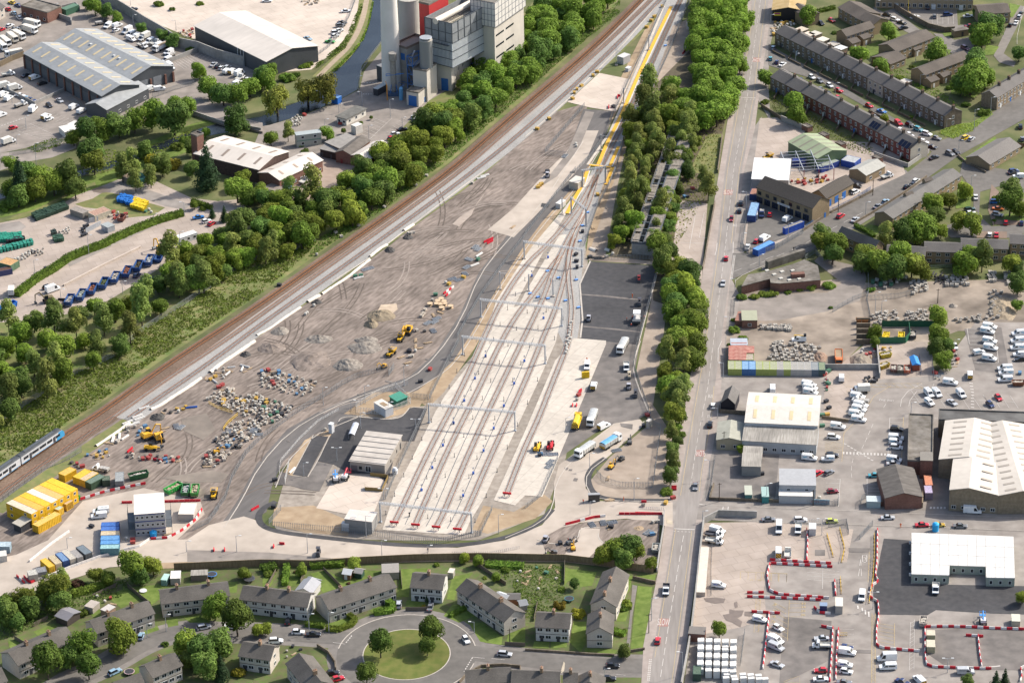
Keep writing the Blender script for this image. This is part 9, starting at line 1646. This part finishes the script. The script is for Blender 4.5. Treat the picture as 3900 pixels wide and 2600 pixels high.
ybars('D4',[(585,230),(650,460)],"left of yard gate path");ybars('D4',"700 180 745 360 715 490","right of yard gate path");ybars('D4',"1010 230 1010 420 1000 620 960 860","beside the yard lane");ybars('D4',[(705,620),(715,780)],"above gate cabin");ybars('A3',"2000 800 2030 750 2135 660","among the loose stores");ybars('A3',"1870 560 1960 610 2100 650","curving round loose stores");ybars('D4',[(700,1130),(790,1130)],"by the light tower")
th=None
m_vt=mat("weathered_viaduct_timber",(.16,.14,.115),.95,.3,1,c2=(.27,.24,.20),sx_=(.4,3,1));va,vb=P('C2',1060,640,5),P('C1',1400,1190,5);d=vb-va;d.z=0;L=d.length;th=TH("old_viaduct","derelict open-decked coal viaduct among trees","viaduct",(va.x,va.y,0),atan2(d.y,d.x));rr=RDM(4)
dk=MB();bmn=MB();pr=MB()
for y in(-4.6,-.1,2.2,4.6):bmn.box(0,L,y-.3,y+.3,4.3,5.0)
for i in rg(int(L/.55)):
 x=i*.55
 if rr.random()<.93:dk.box(x,x+.5,-4.6+rr.un(-.2,.3),-.3,5.0,5.1+rr.un(0,.06))
 if rr.random()<.75 and(i//7)%5!=4:dk.box(x,x+.5,2.0,4.5+rr.un(-.3,.3),5.0,5.1+rr.un(0,.06))
for i in rg(int(L/6)+1):bmn.box(i*6-.25,i*6+.25,-4.6,4.6,4.2,4.9)
for i in rg(int(L/12)+1):pr.box(i*12-.6,i*12+.6,-4.4,4.4,0,4.2)
bmn.bd("girders",mD,th);o=dk.bd("deck_planks",m_vt,th);pr.bd("pier",mW,th)
hm=MB();[hm.tb((x,4.7,5),(x,4.7,6),.06,n=4)for x in rg(0,int(L),4)];hm.tb((0,4.7,6),(L,4.7,6),.05,n=4);hm.bd("handrail",m_vt,th)
people('C2',[(960,1118,60,'o',"worker in full orange hi-vis on the paving seam"),(1022,1160,90,'r',"worker in orange top by middle roller"),(910,1328,10,'r',"worker in orange top left of paver"),(962,1315,80,'r',"worker standing on paver left side"),(1068,1312,100,'r',"worker standing at paver right side"),(950,1385,100,'r',"worker behind the paver"),(2322,790,200,'k',"lone pedestrian in dark clothes on sloping street"),(1025,955,90,'r',"driver in orange beside small red roller")])
people('C3',[(883,1405,10,'o',"worker in orange hi-vis on black kerb path"),(553,162,90,'o',"worker in orange hi-vis above parked white van"),(520,1430,45,'r',"worker in orange top by barrier arm")]);people('C4',[(398,275,20,'o',"worker in orange hi-vis on dirt island"),(385,270,200,'r',"worker in orange top bending on dirt island")]);people('D2',[(290,700,240,'k',"pedestrian in black crossing the sloping street"),(205,785,60,'k',"pedestrian in black near street corner railing, left"),(240,772,60,'k',"pedestrian in black near street corner railing, middle"),(258,770,60,'k',"pedestrian in black near street corner railing, right")]);people('D4',[(1247,140,90,'o',"worker in orange on lower street pavement")]);people('B4',[(1480,360,120,'k',"worker in dark clothes on the haul road"),(1315,40,90,'k',"person in dark clothes near first buffer")])
# ========== stored goods
JU('A3',"1900 470 2040 430 2160 500 2300 480 2400 530 2400 640 2200 680 2080 620 1940 560",1.3,['wbag','gbag','slight','pal','gbag','pal','pald','slight','tim','ywc'],"in the upper loose stores",61,130);JU('A3',"2010 790 2120 720 2260 700 2350 760 2320 850 2200 900 2100 860 2020 820",1.35,['wbag','gbag','pal','slight','pald','slight','wbag','tim','fen'],"in the middle loose stores",62,95);JU('A3',"1920 880 2040 820 2180 870 2170 960 2060 960 1940 940",1.45,['tim','pald','gbag','pal','bkc','pal','slight','blc'],"in the lower loose stores",63,52);JU('A3',"1800 1090 1880 980 2000 1000 2080 1000 1960 1130 1830 1130",1.5,['tim','gbag','gbag','pald','pal','rdc','wbag'],"at the foot of loose stores",64,44)
JU('B3',"-20 260 150 270 300 320 480 370 430 460 350 500 200 460 60 420 -20 400",1.6,['wbag','pal','gbag','slight','pal','gbag','slight','tim','rdc','pald','blc'],"in the middle dirt stores",65,100);JU('B3',"-20 520 120 530 260 590 220 680 80 740 -20 760",1.45,['wbag','gbag','pald','slight','bkc','pal','slight','tim','grc'],"in the stores above the fence",66,72);JU('A3',"1820 340 1950 250 2080 230 2020 330 1900 380",1.9,['tim','wpipe','wbag','gbag','ywc'],"at top of loose stores",67,24);JU('A3',"1130 1050 1180 960 1240 1020 1600 1040 1600 1090 1450 1090 1250 1060",1.8,['rdc','wbag','pal','tim','gbag','blc','pald'],"along the stores lower edge",68,34);JU('A3',"760 1030 960 960 990 1030 860 1060",1.8,['wbag','ywc','pal','blc','tim'],"by the yellow skip heap",69,18);JU('A3',"1050 850 1200 740 1240 760 1120 880 1000 930 960 920",2.2,['slight','gbag','tim','wpipe'],"beside lowest white bund",70,14);JU('A3',"1440 640 1500 590 1560 640 1500 670",1.9,['rdc','tim','pald'],"at rusty frames",71,8);JU('A3',"1580 610 1700 570 1680 620 1600 640",1.8,['wbag','ywc'],"by the blue pipe",72,7);JU('A3',"2130 260 2200 210 2260 250 2180 290",2,['tim','wbag','wpipe'],"below top gravel heap",73,8);JU('A3',"1200 840 1300 760 1310 790 1230 860",1.6,['blc','wbag'],"left of parked excavators",74,8);JU('A3',"640 1090 760 1110 740 1150 660 1130",1.6,['rdc','blc','pald','wbag'],"behind the yellow containers",75,8);JU('A3',"2250 600 2340 600 2352 720 2270 700",1.6,['kpipe','bkc'],"in black pipe stack",76,8,al=1.2)
items('A3',"bpipe 1715 585 10; rdc 1960 410 20; rdc 1990 390 50; slight 1860 515; slight 1885 505; pal 2060 440; pal 2085 430; tim 1480 770 30; tim 1440 800 20; fen 1580 755; fen 1620 765; rdc 1330 1045; wpipe 1290 590 30; wpipe 1230 665 35; wpipe 1250 685 35; wpipe 1140 720 40; wpipe 1170 745 40","in the stores yard")
items('B2',"drum 1500 1200; drum 1570 1175; drum 1600 1155; drum 1625 1180; drum 1560 1200; drum 1600 1205; drum 1605 1235; drum 1630 1200; drum 1685 1222","on the field road edge");items('B2',"fen 1905 680 60; fen 1930 700 60; fen 1850 790; fen 1830 860 50; fen 1815 920; wpipe 1900 840 40; tim 2240 500 60; grc 1930 795; wpipe 1940 750 55; ywc 1670 1015; ywc 1800 955; wbag 1640 1003; fen 1700 965 30; fen 1760 975 30; gbag 1520 1160; grc 1550 1110; pal 1440 1280 60; pal 1455 1245 60; pal 1425 1300 60; tim 1590 1265; tim 1530 1290; fen 1480 1360 50; fen 1540 1350 50; fen 1560 1320 40; slight 1380 1430; pald 1450 1435; fen 1530 1430; tim 1370 1515; tim 1480 1535 20","along field road edge");items('B2',"slight 1330 560; slight 1350 555; slight 1310 560; wbag 385 1285; wbag 400 1275; wbag 460 1208; fen 925 880 35; fen 960 870 35; grc 830 945; grc 880 940; wpipe 860 955 30; wpipe 1990 40 30; wpipe 1960 60 30; slight 1880 110; slight 705 590; slight 655 555; slight 860 490; slight 1092 325; slight 1372 128; slight 1470 45; gbag 485 752; bkc 150 1025","beside the white bund line")
items('B3',"tim 1240 135 40; slight 1320 135; slight 1340 130; bkc 1310 85; bkc 1315 90; wbag 1370 85; tim 1300 185 30; tim 1370 40; tim 1400 55; rdc 1500 250 70; bkc 1415 358 10; wpipe 265 1150 65; gbag 560 790; bkc 110 1240; bkc 100 1480","by the road bend");items('C1',"ywc 425 885; ywc 465 800; ywc 505 770; ywc 608 678; ywc 645 645; ywc 440 832; ywc 108 1155; ywc 215 1065; ywc 1228 60; ywc 1158 150; ywc 1130 185; ywc 1088 245; bkc 200 1535; fen 355 1395; wbag 455 1290; wbag 460 1310; rdc 1075 905; bkc 790 955; pald 800 960","beside the tracks");items('C2',"ywc 145 120 20; ywc 130 135 20; ywc 650 215; ywc 115 150 10; kpipe 640 775 0; kpipe 665 785 0; slight 730 770; wbag 785 745; rdc 1500 160; bkc 1450 235; blc 1430 235; tim 1490 180; bkc 460 810; bkc 465 865; bkc 515 545; bkc 580 775; tim 600 505; wbag 1310 950; bkc 455 750","beside the crossover");items('C3',"fen 215 1110 60; fen 225 1075 60; fen 200 1005 5; fen 255 1005 5; bkc 130 1015; blc 135 1010; gbag 465 522; rdc 480 480; fen 820 970 20; tim 740 1220 80; bkc 1060 755; rdc 1095 660; ywc 1260 1445; rdc 1325 1400; tim 755 1415 10; pald 1055 1470; gbag 2020 1180; bkc 2060 1175; bkc 2090 1180; bkc 2120 1185; bkc 1990 1165","near the gate road")
items('C4',"fen 600 130; fen 700 115; fen 780 110; tim 750 155; bkc 770 155; slight 1190 105; slight 1150 110; bkc 315 300; blc 1140 220; gbag 1165 215; fen 1100 200","on the dirt island")
JU('C2',"395 1360 425 1360 405 1550 380 1550",1.3,['wbag'],"in bag line beside fifth siding",77,24,al=1.2);JU('C3',"370 0 405 0 385 90 360 130",1.3,['wbag'],"in bag line at fifth siding foot",78,10,al=1.2);JU('A3',"300 935 350 890 500 830 500 850 370 930",1.2,['wbag'],"on bank beside the train",79,26)
JU('D2',"1290 1280 1480 1260 1480 1390 1300 1390",1.55,['sblk','slight'],"in the stone pallet rows",80,60,al=.1);JU('D2',"980 1280 1200 1270 1230 1390 1020 1380",1.7,['sblk','slight'],"in the loose stone heap",81,46);JU('D2',"1310 1000 1470 980 1490 1080 1350 1120",1.7,['sblk','slight'],"at mid stone store",82,34);JU('D2',"990 980 1320 960 1110 1060 1000 1090",2.1,['sblk','slight','grc'],"at upper stone store",83,22);JU('D2',"1640 950 1830 940 1850 1030 1640 1050",1.6,['slight','sblk','slight'],"left of white stone stack",84,36,al=.1);JU('D2',"2020 920 2110 920 2100 1000 2030 1000",1.4,['slight'],"in the tall pale stack",85,22,(1.2,1.6),al=.1);JU('D2',"2180 920 2310 915 2300 1040 2190 1020",1.5,['slight','sblk'],"at right stone stack",86,34,al=.1);JU('D2',"1520 920 1640 910 1640 1010 1540 1030",1.7,['kpipe'],"in black pipe store",87,12,al=1.2);JU('D2',"1730 1340 1960 1310 2050 1330 2040 1360 1740 1365",1.7,['sblk'],"in the low stone row",88,30);JU('D2',"2050 1080 2150 1090 2170 1310 2050 1340",2.0,['sblk'],"on the rubble mound",89,45,(.6,1));JU('D2',"0 1390 260 1400 260 1440 0 1420",1.5,['slight','sblk'],"along stone yard kerb",90,26,al=.1);JU('C2',"2090 1390 2350 1400 2350 1440 2100 1420",1.5,['slight','sblk'],"along stone yard kerb, left",91,22,al=.1)
JU('D3',"90 20 210 15 220 90 100 90",1.5,['slight','sblk'],"behind container row, left",93,18);JU('D3',"120 90 330 90 330 190 60 180",1.5,['slight','slight','sblk'],"behind the container row",94,48,al=.1);JU('D3',"250 30 430 40 540 60 460 120 330 80",1.6,['slight','sblk'],"upper stone heap by containers",95,34);JU('D3',"340 120 470 130 465 200 350 200",1.5,['slight','sblk'],"by the scrap heap",96,18,al=.1);JU('D3',"880 80 1030 60 1020 150 900 130",1.8,['rdc','wbag','tim'],"beside the log pile",97,18);JU('D3',"940 320 1040 320 1030 370 930 370",1.5,['gbag','bkc'],"in dark loading bay",98,12);JU('D3',"1060 60 1160 60 1160 100 1060 90",1.6,['wbag','ywc'],"atop the mustard skips",99,8);JU('D3',"1700 90 1760 90 1760 230 1700 230",1.7,['tim','sblk','rdc'],"beside corner trees",100,16);JU('D3',"1550 290 1610 290 1610 360 1560 360",1.5,['rdc','fen','gbag'],"by the corner cage",101,8);JU('D3',"560 280 600 270 600 460 570 460",1.5,['rdc','gbag','grc'],"along fleet yard wall",102,12);items('D3',"ywc 590 655 10; grc 545 660; grc 545 755; bkc 580 537; bkc 605 595; wbag 520 1400; tim 520 1400 90; blc 2315 285 80","by the fleet workshop")
JU('B1',"245 1080 310 1040 355 1060 330 1130 270 1130",1.2,['wbag','wbag','gbag'],"at the willow corner",103,18);items('B1',"rdc 375 1030; rdc 695 1108; wbag 1200 0","in plant yard");JU('A1',"1590 290 1720 260 1740 340 1640 340",1.7,['tim','rdc','wbag'],"in pen behind big warehouse",104,16);JU('B1',"330 10 500 0 510 40 380 50",1.6,['pal','tim'],"on warehouse yard top",105,10)
def blockstack(h):
 def f():
  th=raw("block_stack");m=MB();rr=RDM(int(h*10))
  for i in rg(int(h/.42)):m.box(-.95+rr.un(-.04,.04),.95+rr.un(-.04,.04),-.6,.6,.1+i*.42,.1+i*.42+.38)
  m.bd("white_blocks",mat("white_polystyrene",(.64,.62,.58),.9,.05,2,var2=.06),th);MB().box(-.9,.9,-.55,.55,0,.1).bd("pallet_base",ft(.3,.22,.13),th);return th
 return f
for c in rg(5):
 for r_ in rg(13):
  if(c,r_)in((3,3),(4,5),(0,12)):continue
  p=P('C4',1575+c*73-r_*.5,1185+r_*23+c*3,1.5);h=(2.6,3.0,2.2)[(c*3+r_)%3];PL(("bs",h),blockstack(h),(p.x,p.y,.12),.03,"white block stack in the packed store beside main road wall","block stack","white block stacks",True)
for u,v in((1800,1470),(1805,1500),(1800,1530),(1870,1520),(1880,1545),(1950,1500),(1955,1530),(2020,1505),(2025,1535),(2090,1510),(2095,1540),(2150,1540),(1840,1455)):p=P('C4',u,v,1.0);PL(("bs",2.2),blockstack(2.2),(p.x,p.y,.12),.1,"white block stack in the lower loose row","block stack","white block stacks, lower row",True)
stn=mat("wet_concrete_stain",(.17,.135,.11),.35,.1,.5)
SH("puddle",stn,.125,'C4',"1770 940 1830 930 1830 890 1880 900 1960 900 1940 950 1900 970 1945 1000 1930 1050 1890 1030 1860 1010 1800 990","1600 790 1700 785 1795 795 1780 830 1700 840 1620 820","1965 910 2050 908 2050 955 1965 950","1870 830 1900 820 1905 870 1880 880");SH("puddle",stn,.06,'A2',"820 170 900 140 1005 150 990 190 900 200 840 190");SH("puddle",mat("light_patch",(.30,.245,.2),.9,.1,.4,c2=(.36,.3,.25)),.08,'B2',"1700 480 1760 420 1900 330 1980 220 1990 200 1920 290 1870 400 1760 500");SH("puddle",mat("sandy_spill",(.42,.33,.24),.95,.12,.4),.085,'B2',"1030 1260 1060 1200 1200 1190 1210 1240 1150 1290 1000 1340",);SH("puddle",mat("muddy_patch",(.20,.165,.13),.5,.15,.2),.07,'A3',"1430 1220 1900 1150 2050 1190 1980 1260 1700 1260","1620 690 1850 640 1930 790 1820 880 1650 800")
SH("tarmac_patch",mM,.13,'D4',"780 340 975 345 960 385 785 380","850 1250 985 1255 985 1285 850 1280","480 358 570 358 570 410 480 410");SH("tarmac_patch",mat("buff_patch",(.42,.36,.27),.9,.1,1),.15,'C4',"345 1358 357 1370 350 1440 325 1462 318 1450","1265 80 1320 100 1320 130 1270 120");SH("tarmac_patch",mZ,.15,'C3',"710 1410 760 1400 800 1408 790 1430 730 1432");SH("manhole",mM,.16,'B3',"850 467 870 467 868 476 848 475","1105 345 1165 360 1160 372 1100 358","1460 152 1485 154 1480 164 1455 161","540 598 562 600 558 610 538 607","220 884 248 886 244 896 218 892");SH("manhole",mM,.16,'C3',"850 730 965 740 960 785 860 760","440 1220 475 1225 465 1250 430 1245","395 1140 425 1142 418 1158 388 1155","355 1125 390 1128 380 1150 350 1145");SH("manhole",mat("deck_grate",(.05,.05,.05),.7),.16,'C2',"150 290 220 300 205 330 140 322","405 8 450 10 440 22 400 20")
th=WL('D3',[(395,1452),(610,1462)],.12,1.9,"pale blue hoarding banner beside lower street",ft(.30,.44,.50),"banner","banner");d=P('D3',610,1462)-P('D3',395,1452);a_=atan2(d.y,d.x);sign_text(th,"CAR SERVICES",d.length*.5*cos(a_),d.length*.5*sin(a_)-.1,.6,1.0,ft(.30,.07,.10),sx=1.15,rz=a_)
finish_labels()
